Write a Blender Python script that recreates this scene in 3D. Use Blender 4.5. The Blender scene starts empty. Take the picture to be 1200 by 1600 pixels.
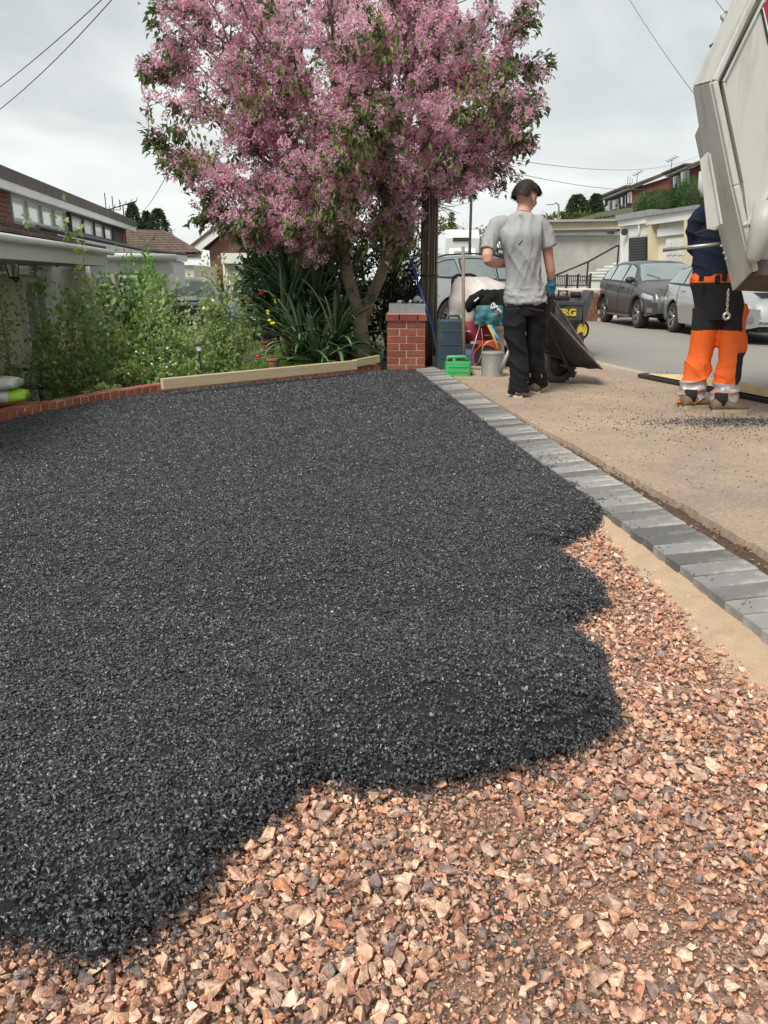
import bpy, bmesh, math, random
import numpy as np
from mathutils import Vector, Matrix, Euler
R = math.radians
random.seed(7); np.random.seed(7)
scene = bpy.context.scene
# ---------------------------------------------------------------- camera, sky, sun, exposure
CAM_H, PITCH, FPX = 1.0, R(16.9), 1200.0
cd = bpy.data.cameras.new('camera'); cam = bpy.data.objects.new('camera', cd)
scene.collection.objects.link(cam); scene.camera = cam
cd.sensor_fit = 'VERTICAL'; cd.sensor_height = 36.0; cd.lens = 36.0 * FPX / 1600.0
cd.clip_start = 0.05; cd.clip_end = 3000
cam.location = (0, 0, CAM_H); cam.rotation_euler = (R(90) - PITCH, 0, 0)
scene.view_settings.view_transform = 'Standard'; scene.view_settings.look = 'None'
scene.view_settings.exposure = 1.45; scene.view_settings.gamma = 1.0
scene.view_settings.use_curve_mapping = False
SUN_EL, SUN_AZ = R(52), R(215)
world = bpy.data.worlds.new("World"); scene.world = world; world.use_nodes = True
def make_world():
    nt = world.node_tree; nt.nodes.clear(); L = nt.links.new
    out = nt.nodes.new('ShaderNodeOutputWorld'); bg = nt.nodes.new('ShaderNodeBackground')
    bg.inputs['Strength'].default_value = 0.12
    sky = nt.nodes.new('ShaderNodeTexSky'); sky.sky_type = 'NISHITA'; sky.sun_disc = False
    sky.sun_elevation = SUN_EL; sky.sun_rotation = SUN_AZ; sky.air_density = 1.0; sky.dust_density = 2.0
    tc = nt.nodes.new('ShaderNodeTexCoord'); sep = nt.nodes.new('ShaderNodeSeparateXYZ'); L(tc.outputs['Generated'], sep.inputs[0])
    # cloud deck: project the view direction onto a layer overhead
    zz = nt.nodes.new('ShaderNodeMath'); zz.operation = 'ABSOLUTE'; L(sep.outputs['Z'], zz.inputs[0])
    za = nt.nodes.new('ShaderNodeMath'); za.operation = 'ADD'; za.inputs[1].default_value = 0.16; L(zz.outputs[0], za.inputs[0])
    dx = nt.nodes.new('ShaderNodeMath'); dx.operation = 'DIVIDE'; L(sep.outputs['X'], dx.inputs[0]); L(za.outputs[0], dx.inputs[1])
    dy = nt.nodes.new('ShaderNodeMath'); dy.operation = 'DIVIDE'; L(sep.outputs['Y'], dy.inputs[0]); L(za.outputs[0], dy.inputs[1])
    cb = nt.nodes.new('ShaderNodeCombineXYZ'); L(dx.outputs[0], cb.inputs[0]); L(dy.outputs[0], cb.inputs[1])
    n1 = nt.nodes.new('ShaderNodeTexNoise'); n1.inputs['Scale'].default_value = 0.75; n1.inputs['Detail'].default_value = 5; n1.inputs['Roughness'].default_value = 0.5; n1.inputs['Distortion'].default_value = 0.5
    L(cb.outputs[0], n1.inputs['Vector'])
    r1 = nt.nodes.new('ShaderNodeValToRGB'); L(n1.outputs['Fac'], r1.inputs[0])
    e = r1.color_ramp.elements; e[0].position = 0.40; e[0].color = (1.45, 1.56, 1.58, 1); e[1].position = 0.60; e[1].color = (2.85, 2.95, 2.87, 1)
    # brighter, slightly warm veil towards the horizon
    hz = nt.nodes.new('ShaderNodeMapRange'); L(zz.outputs[0], hz.inputs['Value']); hz.inputs['From Min'].default_value = 0.0; hz.inputs['From Max'].default_value = 0.36; hz.inputs['To Min'].default_value = 0.85; hz.inputs['To Max'].default_value = 0.0
    mh = nt.nodes.new('ShaderNodeMix'); mh.data_type = 'RGBA'; L(hz.outputs[0], mh.inputs['Factor']); L(r1.outputs[0], mh.inputs['A']); mh.inputs['B'].default_value = (2.95, 3.03, 2.92, 1)
    mx = nt.nodes.new('ShaderNodeMix'); mx.data_type = 'RGBA'; mx.inputs['Factor'].default_value = 0.95
    L(sky.outputs[0], mx.inputs['A']); L(mh.outputs['Result'], mx.inputs['B'])
    L(mx.outputs['Result'], bg.inputs['Color']); L(bg.outputs[0], out.inputs[0])
make_world()
sd = bpy.data.lights.new('sun', 'SUN'); sd.energy = 1.5; sd.angle = R(22); sd.color = (1, 0.95, 0.88)
sun = bpy.data.objects.new('sun', sd); scene.collection.objects.link(sun)
# the sun stands behind the camera's left shoulder, very soft through the cloud
_sd = Vector((math.sin(SUN_AZ) * math.cos(SUN_EL), math.cos(SUN_AZ) * math.cos(SUN_EL), math.sin(SUN_EL)))
sun.rotation_euler = _sd.to_track_quat('Z', 'Y').to_euler(); sun.location = (0, 0, 30)

# ---------------------------------------------------------------- helpers
CP, SP = math.cos(PITCH), math.sin(PITCH)
def W(px, py, Y):
    a = (px - 600) / FPX; b = (800 - py) / FPX
    dy = CP + b * SP; dz = -SP + b * CP; t = Y / dy
    return Vector((a * t, Y, CAM_H + dz * t))
def G(px, py, z=0.0):
    a = (px - 600) / FPX; b = (800 - py) / FPX
    dy = CP + b * SP; dz = -SP + b * CP; t = (z - CAM_H) / dz
    return Vector((a * t, dy * t, z))
WM = {}
def tag(o, label=None, cat=None, group=None, kind=None):
    if label: o['label'] = label
    if cat: o['category'] = cat
    if group: o['group'] = group
    if kind: o['kind'] = kind
    return o
def thing(name, label, cat, loc=(0, 0, 0), rz=0.0, group=None, rot=None):
    o = bpy.data.objects.new(name, None); scene.collection.objects.link(o)
    o.empty_display_size = 0.1
    o.location = loc; o.rotation_euler = rot if rot else (0, 0, rz)
    WM[o.name] = Matrix.Translation(Vector(loc)) @ Euler(rot if rot else (0, 0, rz)).to_matrix().to_4x4()
    return tag(o, label, cat, group)
def wm(o): return WM.get(o.name, Matrix.Identity(4)) if o else Matrix.Identity(4)
def frame_of(d, up=Vector((0, 0, 1))):
    d = Vector(d).normalized()
    u = d.cross(up)
    if u.length < 1e-4: u = d.cross(Vector((1, 0, 0)))
    u.normalize(); v = u.cross(d).normalized()
    return u, v, d
class M:
    def __init__(s): s.v = []; s.f = []; s.mi = []; s.cur = 0
    def add(s, vs, fs):
        b = len(s.v); s.v.extend([tuple(x) for x in vs])
        for f in fs: s.f.append(tuple(i + b for i in f)); s.mi.append(s.cur)
        return s
    def box(s, c, d, rot=None):
        c = Vector(c); hx, hy, hz = d[0] / 2, d[1] / 2, d[2] / 2
        m = rot if isinstance(rot, Matrix) else (Euler(rot).to_matrix() if rot else Matrix.Identity(3))
        vs = [c + m @ Vector((x * hx, y * hy, z * hz)) for x in (-1, 1) for y in (-1, 1) for z in (-1, 1)]
        return s.add(vs, [(0, 1, 3, 2), (4, 6, 7, 5), (0, 4, 5, 1), (2, 3, 7, 6), (0, 2, 6, 4), (1, 5, 7, 3)])
    def beam(s, a, b, w, h, up=Vector((0, 0, 1))):
        a = Vector(a); b = Vector(b); u, v, d = frame_of(b - a, up)
        vs = [p + u * x * w / 2 + v * y * h / 2 for p in (a, b) for x, y in ((-1, -1), (1, -1), (1, 1), (-1, 1))]
        return s.add(vs, [(3, 2, 1, 0), (4, 5, 6, 7), (0, 1, 5, 4), (1, 2, 6, 5), (2, 3, 7, 6), (3, 0, 4, 7)])
    def tube(s, pts, rad, seg=8, cap=True, flat=1.0, up=Vector((0, 0, 1))):
        pts = [Vector(p) for p in pts]; n = len(pts)
        if not hasattr(rad, '__len__'): rad = [rad] * n
        vs = []; u0 = None
        for i, p in enumerate(pts):
            d = (pts[min(i + 1, n - 1)] - pts[max(i - 1, 0)])
            if d.length < 1e-7: d = Vector((0, 0, 1))
            d.normalize()
            if u0 is None: u, v, _ = frame_of(d, up)
            else:
                u = (u0 - d * u0.dot(d))
                if u.length < 1e-5: u, v, _ = frame_of(d, up)
                u.normalize(); v = u.cross(d) * 1.0
            u0 = u
            r = rad[i]; rx, ry = (r if hasattr(r, '__len__') else (r, r * flat))
            for k in range(seg):
                a = 2 * math.pi * k / seg
                vs.append(p + u * math.cos(a) * rx + v * math.sin(a) * ry)
        fs = []
        for i in range(n - 1):
            for k in range(seg):
                a = i * seg + k; b = i * seg + (k + 1) % seg
                fs.append((a, a + seg, b + seg, b))
        if cap:
            fs.append(tuple(range(seg))); fs.append(tuple(reversed(range((n - 1) * seg, n * seg))))
        return s.add(vs, fs)
    def lathe(s, prof, o=(0, 0, 0), ax=(0, 0, 1), seg=20, cap=True):
        o = Vector(o); u, v, d = frame_of(ax)
        vs = []; fs = []; n = len(prof)
        for (r, z) in prof:
            for k in range(seg):
                a = 2 * math.pi * k / seg
                vs.append(o + d * z + (u * math.cos(a) + v * math.sin(a)) * max(r, 1e-4))
        for i in range(n - 1):
            for k in range(seg):
                a = i * seg + k; b = i * seg + (k + 1) % seg
                fs.append((a, a + seg, b + seg, b))
        if cap: fs.append(tuple(range(seg))); fs.append(tuple(reversed(range((n - 1) * seg, n * seg))))
        return s.add(vs, fs)
    def prism(s, poly, vec):
        vec = Vector(vec); n = len(poly); poly = [Vector(p) for p in poly]
        vs = poly + [p + vec for p in poly]
        fs = [tuple(range(n)), tuple(reversed(range(n, 2 * n)))] + [(i, i + n, (i + 1) % n + n, (i + 1) % n) for i in range(n)]
        return s.add(vs, fs)
    def rings(s, rs, cap=True, close=True):
        n = len(rs[0]); vs = [p for r in rs for p in r]; fs = []
        for i in range(len(rs) - 1):
            for k in range(n if close else n - 1):
                a = i * n + k; b = i * n + (k + 1) % n
                fs.append((a, a + n, b + n, b))
        if cap: fs.append(tuple(range(n))); fs.append(tuple(reversed(range((len(rs) - 1) * n, len(rs) * n))))
        return s.add(vs, fs)
    def ball(s, c, r, seg=12, rg=8, rot=None):
        c = Vector(c); r = r if hasattr(r, '__len__') else (r, r, r)
        m = Euler(rot).to_matrix() if rot else Matrix.Identity(3)
        rr = []
        for i in range(rg + 1):
            t = math.pi * (i + 0.001) / (rg + 0.002)
            rr.append([c + m @ Vector((r[0] * math.sin(t) * math.cos(2 * math.pi * k / seg), r[1] * math.sin(t) * math.sin(2 * math.pi * k / seg), r[2] * math.cos(t))) for k in range(seg)])
        return s.rings(rr)
    def build(s, name, mats, parent=None, smooth=False, bevel=0, local=False, label=None, kind=None, cat=None, group=None, auto=None, seg=2, loc=None):
        me = bpy.data.meshes.new(name)
        vs = s.v
        if parent is not None and not local:
            inv = wm(parent).inverted(); A = np.array(inv); V = np.array(vs, dtype=float).reshape(-1, 3)
            vs = (V @ A[:3, :3].T + A[:3, 3])
            vs = [tuple(x) for x in vs]
        me.from_pydata(vs, [], s.f)
        mats = mats if isinstance(mats, (list, tuple)) else [mats]
        for m_ in mats: me.materials.append(m_)
        if any(s.mi): me.polygons.foreach_set('material_index', s.mi)
        bm = bmesh.new(); bm.from_mesh(me); bmesh.ops.recalc_face_normals(bm, faces=bm.faces); bm.to_mesh(me); bm.free()
        if smooth or auto:
            me.shade_smooth()
            if auto:
                try: me.set_sharp_from_angle(angle=R(auto))
                except Exception: pass
        o = bpy.data.objects.new(name, me); scene.collection.objects.link(o)
        if parent is not None: o.parent = parent; WM[o.name] = wm(parent).copy()
        else: WM[o.name] = Matrix.Identity(4)
        if loc is not None: o.location = loc
        if bevel:
            b = o.modifiers.new('bevel', 'BEVEL'); b.width = bevel; b.segments = seg; b.limit_method = 'ANGLE'; b.angle_limit = R(35)
            b.harden_normals = False
        return tag(o, label, cat, group, kind)
def np_mesh(name, V, F, mats, parent=None, mi=None, smooth=False, attrs=None, label=None, kind=None, cat=None, group=None):
    """V (n,3), F (m,k) constant face size k; vertices in world coordinates"""
    V = np.asarray(V, dtype=np.float64)
    if parent is not None:
        A = np.array(wm(parent).inverted()); V = V @ A[:3, :3].T + A[:3, 3]
    F = np.asarray(F, dtype=np.int32); k = F.shape[1]
    me = bpy.data.meshes.new(name)
    me.vertices.add(len(V)); me.vertices.foreach_set('co', V.ravel().astype(np.float32))
    me.loops.add(F.size); me.loops.foreach_set('vertex_index', F.ravel())
    me.polygons.add(len(F)); me.polygons.foreach_set('loop_start', np.arange(len(F), dtype=np.int32) * k)
    try: me.polygons.foreach_set('loop_total', np.full(len(F), k, dtype=np.int32))
    except Exception: pass
    mats = mats if isinstance(mats, (list, tuple)) else [mats]
    for m_ in mats: me.materials.append(m_)
    if mi is not None: me.polygons.foreach_set('material_index', np.asarray(mi, dtype=np.int32))
    if not smooth: me.polygons.foreach_set('use_smooth', np.zeros(len(F), dtype=bool))
    me.update(calc_edges=True); me.validate()
    if smooth: me.shade_smooth()
    o = bpy.data.objects.new(name, me); scene.collection.objects.link(o)
    if parent is not None: o.parent = parent; WM[o.name] = wm(parent).copy()
    return tag(o, label, cat, group, kind)
def copy_obj(src, name, parent=None, loc=None, rot=None, scale=None):
    o = src.copy(); o.name = name; scene.collection.objects.link(o); o.parent = parent
    if loc is not None: o.location = loc
    if rot is not None: o.rotation_euler = rot
    if scale is not None: o.scale = scale
    WM[o.name] = wm(parent).copy() if parent else Matrix.Identity(4)
    return o
def copy_tree(o, parent=None):
    c = o.copy(); scene.collection.objects.link(c); c.parent = parent
    for ch in list(o.children): copy_tree(ch, c)
    return c
def text_part(s, size, loc, rot, m_, parent, name='lettering', depth=0.002, align='CENTER', label=None, bold=0.0, sx=1.0):
    cu = bpy.data.curves.new(name, 'FONT'); cu.body = s; cu.size = size; cu.extrude = depth; cu.align_x = align; cu.align_y = 'CENTER'; cu.offset = bold
    t = bpy.data.objects.new(name + '_curve', cu); scene.collection.objects.link(t)
    me = bpy.data.meshes.new_from_object(t.evaluated_get(bpy.context.evaluated_depsgraph_get()))
    scene.collection.objects.unlink(t); bpy.data.objects.remove(t)
    o = bpy.data.objects.new(name, me); me.materials.clear(); me.materials.append(m_); scene.collection.objects.link(o)
    o.parent = parent; o.location = loc; o.rotation_euler = rot; o.scale = (sx, 1, 1)
    if label: o['label'] = label
    return o

# ---------------------------------------------------------------- materials
def mat(name, c, c2=None, scale=6.0, rough=0.75, bump=0.0, bscale=60.0, metal=0.0, rand=0.0, island=0.0, spec=0.5, coat=0.0,
        detail=5.0, dirt=None, dscale=3.0, damt=0.5, stretch=None, transl=0.0, rvar=0.0, contrast=0.25, alpha=None, transmission=0.0, sheen=0.0, bdist=0.01):
    m = bpy.data.materials.new(name); m.use_nodes = True; nt = m.node_tree; L = nt.links.new
    b = nt.nodes['Principled BSDF']
    b.inputs['Roughness'].default_value = rough; b.inputs['Metallic'].default_value = metal
    b.inputs['Specular IOR Level'].default_value = spec; b.inputs['Coat Weight'].default_value = coat; b.inputs['Coat Roughness'].default_value = 0.08
    if sheen: b.inputs['Sheen Weight'].default_value = sheen
    if transmission: b.inputs['Transmission Weight'].default_value = transmission
    tc = nt.nodes.new('ShaderNodeTexCoord'); vec = tc.outputs['Object']
    if stretch:
        mp = nt.nodes.new('ShaderNodeMapping'); mp.inputs['Scale'].default_value = stretch; L(vec, mp.inputs['Vector']); vec = mp.outputs[0]
    col = None
    def noise(sc, dt=detail, rg=0.6):
        n = nt.nodes.new('ShaderNodeTexNoise'); n.inputs['Scale'].default_value = sc; n.inputs['Detail'].default_value = dt; n.inputs['Roughness'].default_value = rg; L(vec, n.inputs['Vector']); return n
    def ramp(src, lo, hi):
        r = nt.nodes.new('ShaderNodeMapRange'); L(src, r.inputs['Value']); r.inputs['From Min'].default_value = lo; r.inputs['From Max'].default_value = hi; return r.outputs[0]
    def mix(f, a, b_):
        x = nt.nodes.new('ShaderNodeMix'); x.data_type = 'RGBA'
        if isinstance(f, float): x.inputs['Factor'].default_value = f
        else: L(f, x.inputs['Factor'])
        for sock, val in (('A', a), ('B', b_)):
            if isinstance(val, (tuple, list)): x.inputs[sock].default_value = (*val[:3], 1)
            else: L(val, x.inputs[sock])
        return x.outputs['Result']
    if c2 is not None:
        n = noise(scale); col = mix(ramp(n.outputs['Fac'], 0.5 - contrast, 0.5 + contrast), c, c2)
    if dirt is not None:
        n = noise(dscale, 7, 0.7); f = ramp(n.outputs['Fac'], 0.5, 0.75)
        mm = nt.nodes.new('ShaderNodeMath'); mm.operation = 'MULTIPLY'; mm.inputs[1].default_value = damt; L(f, mm.inputs[0])
        col = mix(mm.outputs[0], col if col is not None else tuple(c), dirt)
    if rand or island:
        hs = nt.nodes.new('ShaderNodeHueSaturation')
        if col is not None: L(col, hs.inputs['Color'])
        else: hs.inputs['Color'].default_value = (*c, 1)
        if rand: o = nt.nodes.new('ShaderNodeObjectInfo'); src = o.outputs['Random']; amt = rand
        else: o = nt.nodes.new('ShaderNodeNewGeometry'); src = o.outputs['Random Per Island']; amt = island
        r = nt.nodes.new('ShaderNodeMapRange'); L(src, r.inputs['Value']); r.inputs['To Min'].default_value = 1 - amt; r.inputs['To Max'].default_value = 1 + amt
        L(r.outputs[0], hs.inputs['Value'])
        # second, decorrelated random for hue
        w = nt.nodes.new('ShaderNodeTexWhiteNoise'); w.noise_dimensions = '1D'; L(src, w.inputs['W'])
        r2 = nt.nodes.new('ShaderNodeMapRange'); L(w.outputs['Value'], r2.inputs['Value']); r2.inputs['To Min'].default_value = 0.5 - amt * 0.05; r2.inputs['To Max'].default_value = 0.5 + amt * 0.05
        L(r2.outputs[0], hs.inputs['Hue']); col = hs.outputs['Color']
    if col is not None: L(col, b.inputs['Base Color'])
    else: b.inputs['Base Color'].default_value = (*c, 1)
    if rvar:
        n = noise(scale * 2.3); r = nt.nodes.new('ShaderNodeMapRange'); L(n.outputs['Fac'], r.inputs['Value']); r.inputs['From Min'].default_value = .3; r.inputs['From Max'].default_value = .7
        r.inputs['To Min'].default_value = max(0.02, rough - rvar); r.inputs['To Max'].default_value = min(1, rough + rvar); L(r.outputs[0], b.inputs['Roughness'])
    if bump:
        n = noise(bscale, 6, 0.65); bp = nt.nodes.new('ShaderNodeBump'); bp.inputs['Strength'].default_value = bump; bp.inputs['Distance'].default_value = bdist
        L(n.outputs['Fac'], bp.inputs['Height']); L(bp.outputs[0], b.inputs['Normal'])
    if transl:
        tr = nt.nodes.new('ShaderNodeBsdfTranslucent'); ms = nt.nodes.new('ShaderNodeMixShader'); ms.inputs[0].default_value = transl
        if col is not None: L(col, tr.inputs['Color'])
        else: tr.inputs['Color'].default_value = (*c, 1)
        L(b.outputs[0], ms.inputs[1]); L(tr.outputs[0], ms.inputs[2]); L(ms.outputs[0], nt.nodes['Material Output'].inputs['Surface'])
    return m
def palette_mat(name, cols, rough=0.85, bump=0.4, bscale=90, spec=0.3, island=True, nscale=40, namt=0.35, transl=0.0):
    """each island (or object) takes its own colour from a palette, with grain"""
    m = bpy.data.materials.new(name); m.use_nodes = True; nt = m.node_tree; L = nt.links.new; b = nt.nodes['Principled BSDF']
    g = nt.nodes.new('ShaderNodeNewGeometry') if island else nt.nodes.new('ShaderNodeObjectInfo')
    src = g.outputs['Random Per Island'] if island else g.outputs['Random']
    w = nt.nodes.new('ShaderNodeTexWhiteNoise'); w.noise_dimensions = '1D'; L(src, w.inputs['W'])
    r = nt.nodes.new('ShaderNodeValToRGB'); r.color_ramp.interpolation = 'LINEAR'; L(w.outputs['Value'], r.inputs[0])
    el = r.color_ramp.elements
    for i, c in enumerate(cols):
        p = i / (len(cols) - 1)
        e = el[0] if i == 0 else (el[-1] if i == len(cols) - 1 else el.new(p))
        e.position = p; e.color = (*c, 1)
    tc = nt.nodes.new('ShaderNodeTexCoord'); n = nt.nodes.new('ShaderNodeTexNoise'); n.inputs['Scale'].default_value = nscale; n.inputs['Detail'].default_value = 4; L(tc.outputs['Object'], n.inputs['Vector'])
    mr = nt.nodes.new('ShaderNodeMapRange'); L(n.outputs['Fac'], mr.inputs['Value']); mr.inputs['From Min'].default_value = .3; mr.inputs['From Max'].default_value = .7; mr.inputs['To Min'].default_value = 1 - namt; mr.inputs['To Max'].default_value = 1 + namt
    hs = nt.nodes.new('ShaderNodeHueSaturation'); L(r.outputs[0], hs.inputs['Color']); L(mr.outputs[0], hs.inputs['Value'])
    L(hs.outputs[0], b.inputs['Base Color']); b.inputs['Roughness'].default_value = rough; b.inputs['Specular IOR Level'].default_value = spec
    if bump:
        n2 = nt.nodes.new('ShaderNodeTexNoise'); n2.inputs['Scale'].default_value = bscale; n2.inputs['Detail'].default_value = 5; L(tc.outputs['Object'], n2.inputs['Vector'])
        bp = nt.nodes.new('ShaderNodeBump'); bp.inputs['Strength'].default_value = bump; bp.inputs['Distance'].default_value = 0.006; L(n2.outputs['Fac'], bp.inputs['Height']); L(bp.outputs[0], b.inputs['Normal'])
    if transl:
        tr = nt.nodes.new('ShaderNodeBsdfTranslucent'); ms = nt.nodes.new('ShaderNodeMixShader'); ms.inputs[0].default_value = transl
        L(hs.outputs[0], tr.inputs['Color']); L(b.outputs[0], ms.inputs[1]); L(tr.outputs[0], ms.inputs[2]); L(ms.outputs[0], nt.nodes['Material Output'].inputs['Surface'])
    return m
K = {}
K['white_paint'] = mat('white_paint', (.72, .73, .70), (.62, .63, .6), scale=1.5, rough=.5, bump=.1, dirt=(.4, .4, .36), dscale=1.2, damt=.25)
K['white_render'] = mat('white_render', (.70, .70, .66), (.6, .6, .56), scale=1.2, rough=.9, bump=.3, bscale=30, dirt=(.35, .34, .3), dscale=.8, damt=.45)
K['cream_render'] = mat('cream_render', (.66, .58, .38), (.58, .5, .33), scale=1.0, rough=.9, bump=.3, bscale=30, dirt=(.35, .3, .2), dscale=1, damt=.3)
K['cream_wall'] = mat('cream_wall', (.76, .71, .59), (.68, .63, .52), scale=1.0, rough=.9, bump=.2, bscale=30)
K['pebbledash'] = mat('pebbledash', (.50, .49, .44), (.36, .36, .33), scale=1.4, rough=.95, bump=.8, bscale=25, dirt=(.25, .25, .22), dscale=.9, damt=.5, bdist=.03)
K['black_plastic'] = mat('black_plastic', (.018, .018, .02), (.03, .03, .032), rough=.45, bump=.1, bscale=40)
K['dark_metal'] = mat('dark_metal', (.03, .03, .032), (.06, .055, .05), rough=.5, metal=.4, bump=.2, scale=12)
K['black_rubber'] = mat('black_rubber', (.02, .02, .02), (.035, .033, .03), rough=.8, bump=.2)
K['steel'] = mat('steel', (.45, .45, .43), (.32, .31, .29), scale=20, rough=.4, metal=.8, bump=.1)
K['glass_dark'] = mat('glass_dark', (.02, .026, .028), rough=.05, spec=.9, coat=.5)
K['glass_car'] = mat('glass_car', (.22, .27, .26), (.32, .37, .36), scale=2, rough=.04, spec=1.0, coat=1.0, metal=.35)  # pale greenish base colour stands in for reflected overcast sky
K['glass_curtain'] = mat('glass_curtain', (.66, .68, .66), (.78, .80, .78), scale=3, stretch=(14, 14, .3), rough=.12, spec=.8, coat=.6)
K['glass_green'] = mat('glass_green', (.12, .2, .16), (.2, .28, .24), scale=2, rough=.08, spec=.9, coat=.6)
K['brick_red'] = mat('brick_red', (.27, .082, .048), (.21, .06, .04), scale=14, rough=.9, bump=.5, bscale=90, rand=.22, bdist=.004, dirt=(.36, .2, .14), dscale=9, damt=.35)
K['brick_edge'] = mat('brick_edge', (.33, .105, .06), (.25, .075, .045), scale=14, rough=.9, bump=.5, bscale=90, rand=.2, bdist=.004, dirt=(.42, .25, .18), dscale=9, damt=.4)
K['brick_far'] = mat('brick_far', (.20, .06, .045), (.14, .045, .035), scale=2, rough=.9, rand=.1)
K['brick_old'] = mat('brick_old', (.20, .085, .05), (.13, .06, .04), scale=5, rough=.9, bump=.3, rand=.25)
K['mortar'] = mat('mortar', (.62, .50, .39), (.50, .40, .31), scale=30, rough=.95, bump=.5, bscale=120)
K['concrete_block'] = mat('concrete_block', (.34, .36, .36), (.27, .29, .29), scale=12, rough=.95, bump=.6, bscale=120, dirt=(.5, .48, .42), dscale=8, damt=.3, bdist=.004)
K['timber'] = mat('timber', (.56, .45, .29), (.46, .36, .22), scale=3, stretch=(1, 22, 22), rough=.75, bump=.25, bscale=8, dirt=(.35, .3, .16), dscale=1.2, damt=.35)
K['timber_old'] = mat('timber_old', (.42, .36, .22), (.3, .26, .16), scale=3, stretch=(1, 20, 20), rough=.85, bump=.3, bscale=8, dirt=(.2, .22, .1), dscale=2, damt=.5)
K['pole_wood'] = mat('pole_wood', (.10, .075, .055), (.045, .035, .028), scale=6, stretch=(5, 5, .25), rough=.9, bump=.9, bscale=12, bdist=.02, dirt=(.25, .21, .16), dscale=4, damt=.8)
K['handle_wood'] = mat('handle_wood', (.26, .21, .15), (.18, .14, .1), scale=10, stretch=(8, 8, .6), rough=.75, bump=.2)
K['soil'] = mat('soil', (.075, .045, .028), (.14, .075, .045), scale=14, rough=.95, bump=1, bscale=60, bdist=.02)
# ---------------------------------------------------------------- ground, gravel, tarmac, edging, pavement, road
def vnoise(x, y, s, seed=0):
    """cheap smooth value noise"""
    x = np.asarray(x) * s + seed * 17.3; y = np.asarray(y) * s + seed * 9.1
    xi = np.floor(x); yi = np.floor(y); xf = x - xi; yf = y - yi
    xf = xf * xf * (3 - 2 * xf); yf = yf * yf * (3 - 2 * yf)
    def h(a, b): return np.modf(np.abs(np.sin(a * 127.1 + b * 311.7 + seed * 3.3) * 43758.5453))[0]
    return (h(xi, yi) * (1 - xf) + h(xi + 1, yi) * xf) * (1 - yf) + (h(xi, yi + 1) * (1 - xf) + h(xi + 1, yi + 1) * xf) * yf
def fbm(x, y, s, seed=0, o=3):
    r = 0; a = 1; t = 0
    for i in range(o): r = r + a * vnoise(x, y, s * 2 ** i, seed + i); t += a; a *= .5
    return r / t
def sdf(P, poly):
    """signed distance, positive inside; P (n,2)"""
    poly = np.asarray(poly); P = np.asarray(P); d = np.full(len(P), 1e9); ins = np.zeros(len(P), bool); n = len(poly)
    for i in range(n):
        a = poly[i]; b = poly[(i + 1) % n]; e = b - a; w = P - a
        t = np.clip((w @ e) / (e @ e + 1e-12), 0, 1); q = w - t[:, None] * e
        d = np.minimum(d, np.hypot(q[:, 0], q[:, 1]))
        c = (a[1] > P[:, 1]) != (b[1] > P[:, 1])
        xx = a[0] + (P[:, 1] - a[1]) / (b[1] - a[1] + 1e-12) * e[0]
        ins ^= c & (P[:, 0] < xx)
    return np.where(ins, d, -d)
# left edge of the paver strip as a function of Y
_py = [0.4, 2.06, 3.41, 5.51, 7.2, 9.05, 10]; _pxx = [1.29, 1.135, 1.0, .755, .575, .365, .25]
def strip_x(y): return np.interp(y, _py, _pxx)
STRIP_W = 0.245
GRAV_Z = -0.068
# brick edging line (driveway side), far end to near-left
EDGE = [G(600, 577), G(500, 586), G(400, 595), G(320, 603), G(240, 612), G(170, 622), G(100, 635), G(45, 646), G(0, 657)]
EDGE = [Vector((p.x, p.y, 0)) for p in EDGE] + [Vector((-3.15, 5.0, 0)), Vector((-3.3, 4.0, 0)), Vector((-3.4, 1.5, 0)), Vector((-3.5, -1.5, 0))]
# boundary of the laid tarmac
_b = [(0, 1450), (60, 1462), (110, 1478), (150, 1500), (185, 1470), (235, 1450), (270, 1425), (300, 1402), (318, 1360), (345, 1325), (385, 1300), (430, 1272), (462, 1235), (500, 1213),
      (545, 1222), (600, 1228), (655, 1226), (700, 1214), (755, 1208), (800, 1196), (850, 1180), (905, 1166), (950, 1145), (958, 1120), (938, 1080), (925, 1052), (940, 1030), (915, 1010), (885, 995),
      (878, 975), (905, 962), (938, 948), (936, 920), (905, 893), (872, 872), (855, 858), (880, 846), (915, 828), (936, 812), (946, 796)]
TB = [(G(x, y, -.045).x, G(x, y, -.045).y) for x, y in _b]
tar_poly = [(-3.5, -1.5), (-1.6, -.8), (-.95, .6)] + TB + [(float(strip_x(y)) - .004, y) for y in (3.5, 4.5, 5.5, 6.3, 7.2, 8.1, 9.02)]
tar_poly += [(p.x, p.y) for p in EDGE]
tar_poly = np.array(tar_poly)
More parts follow.
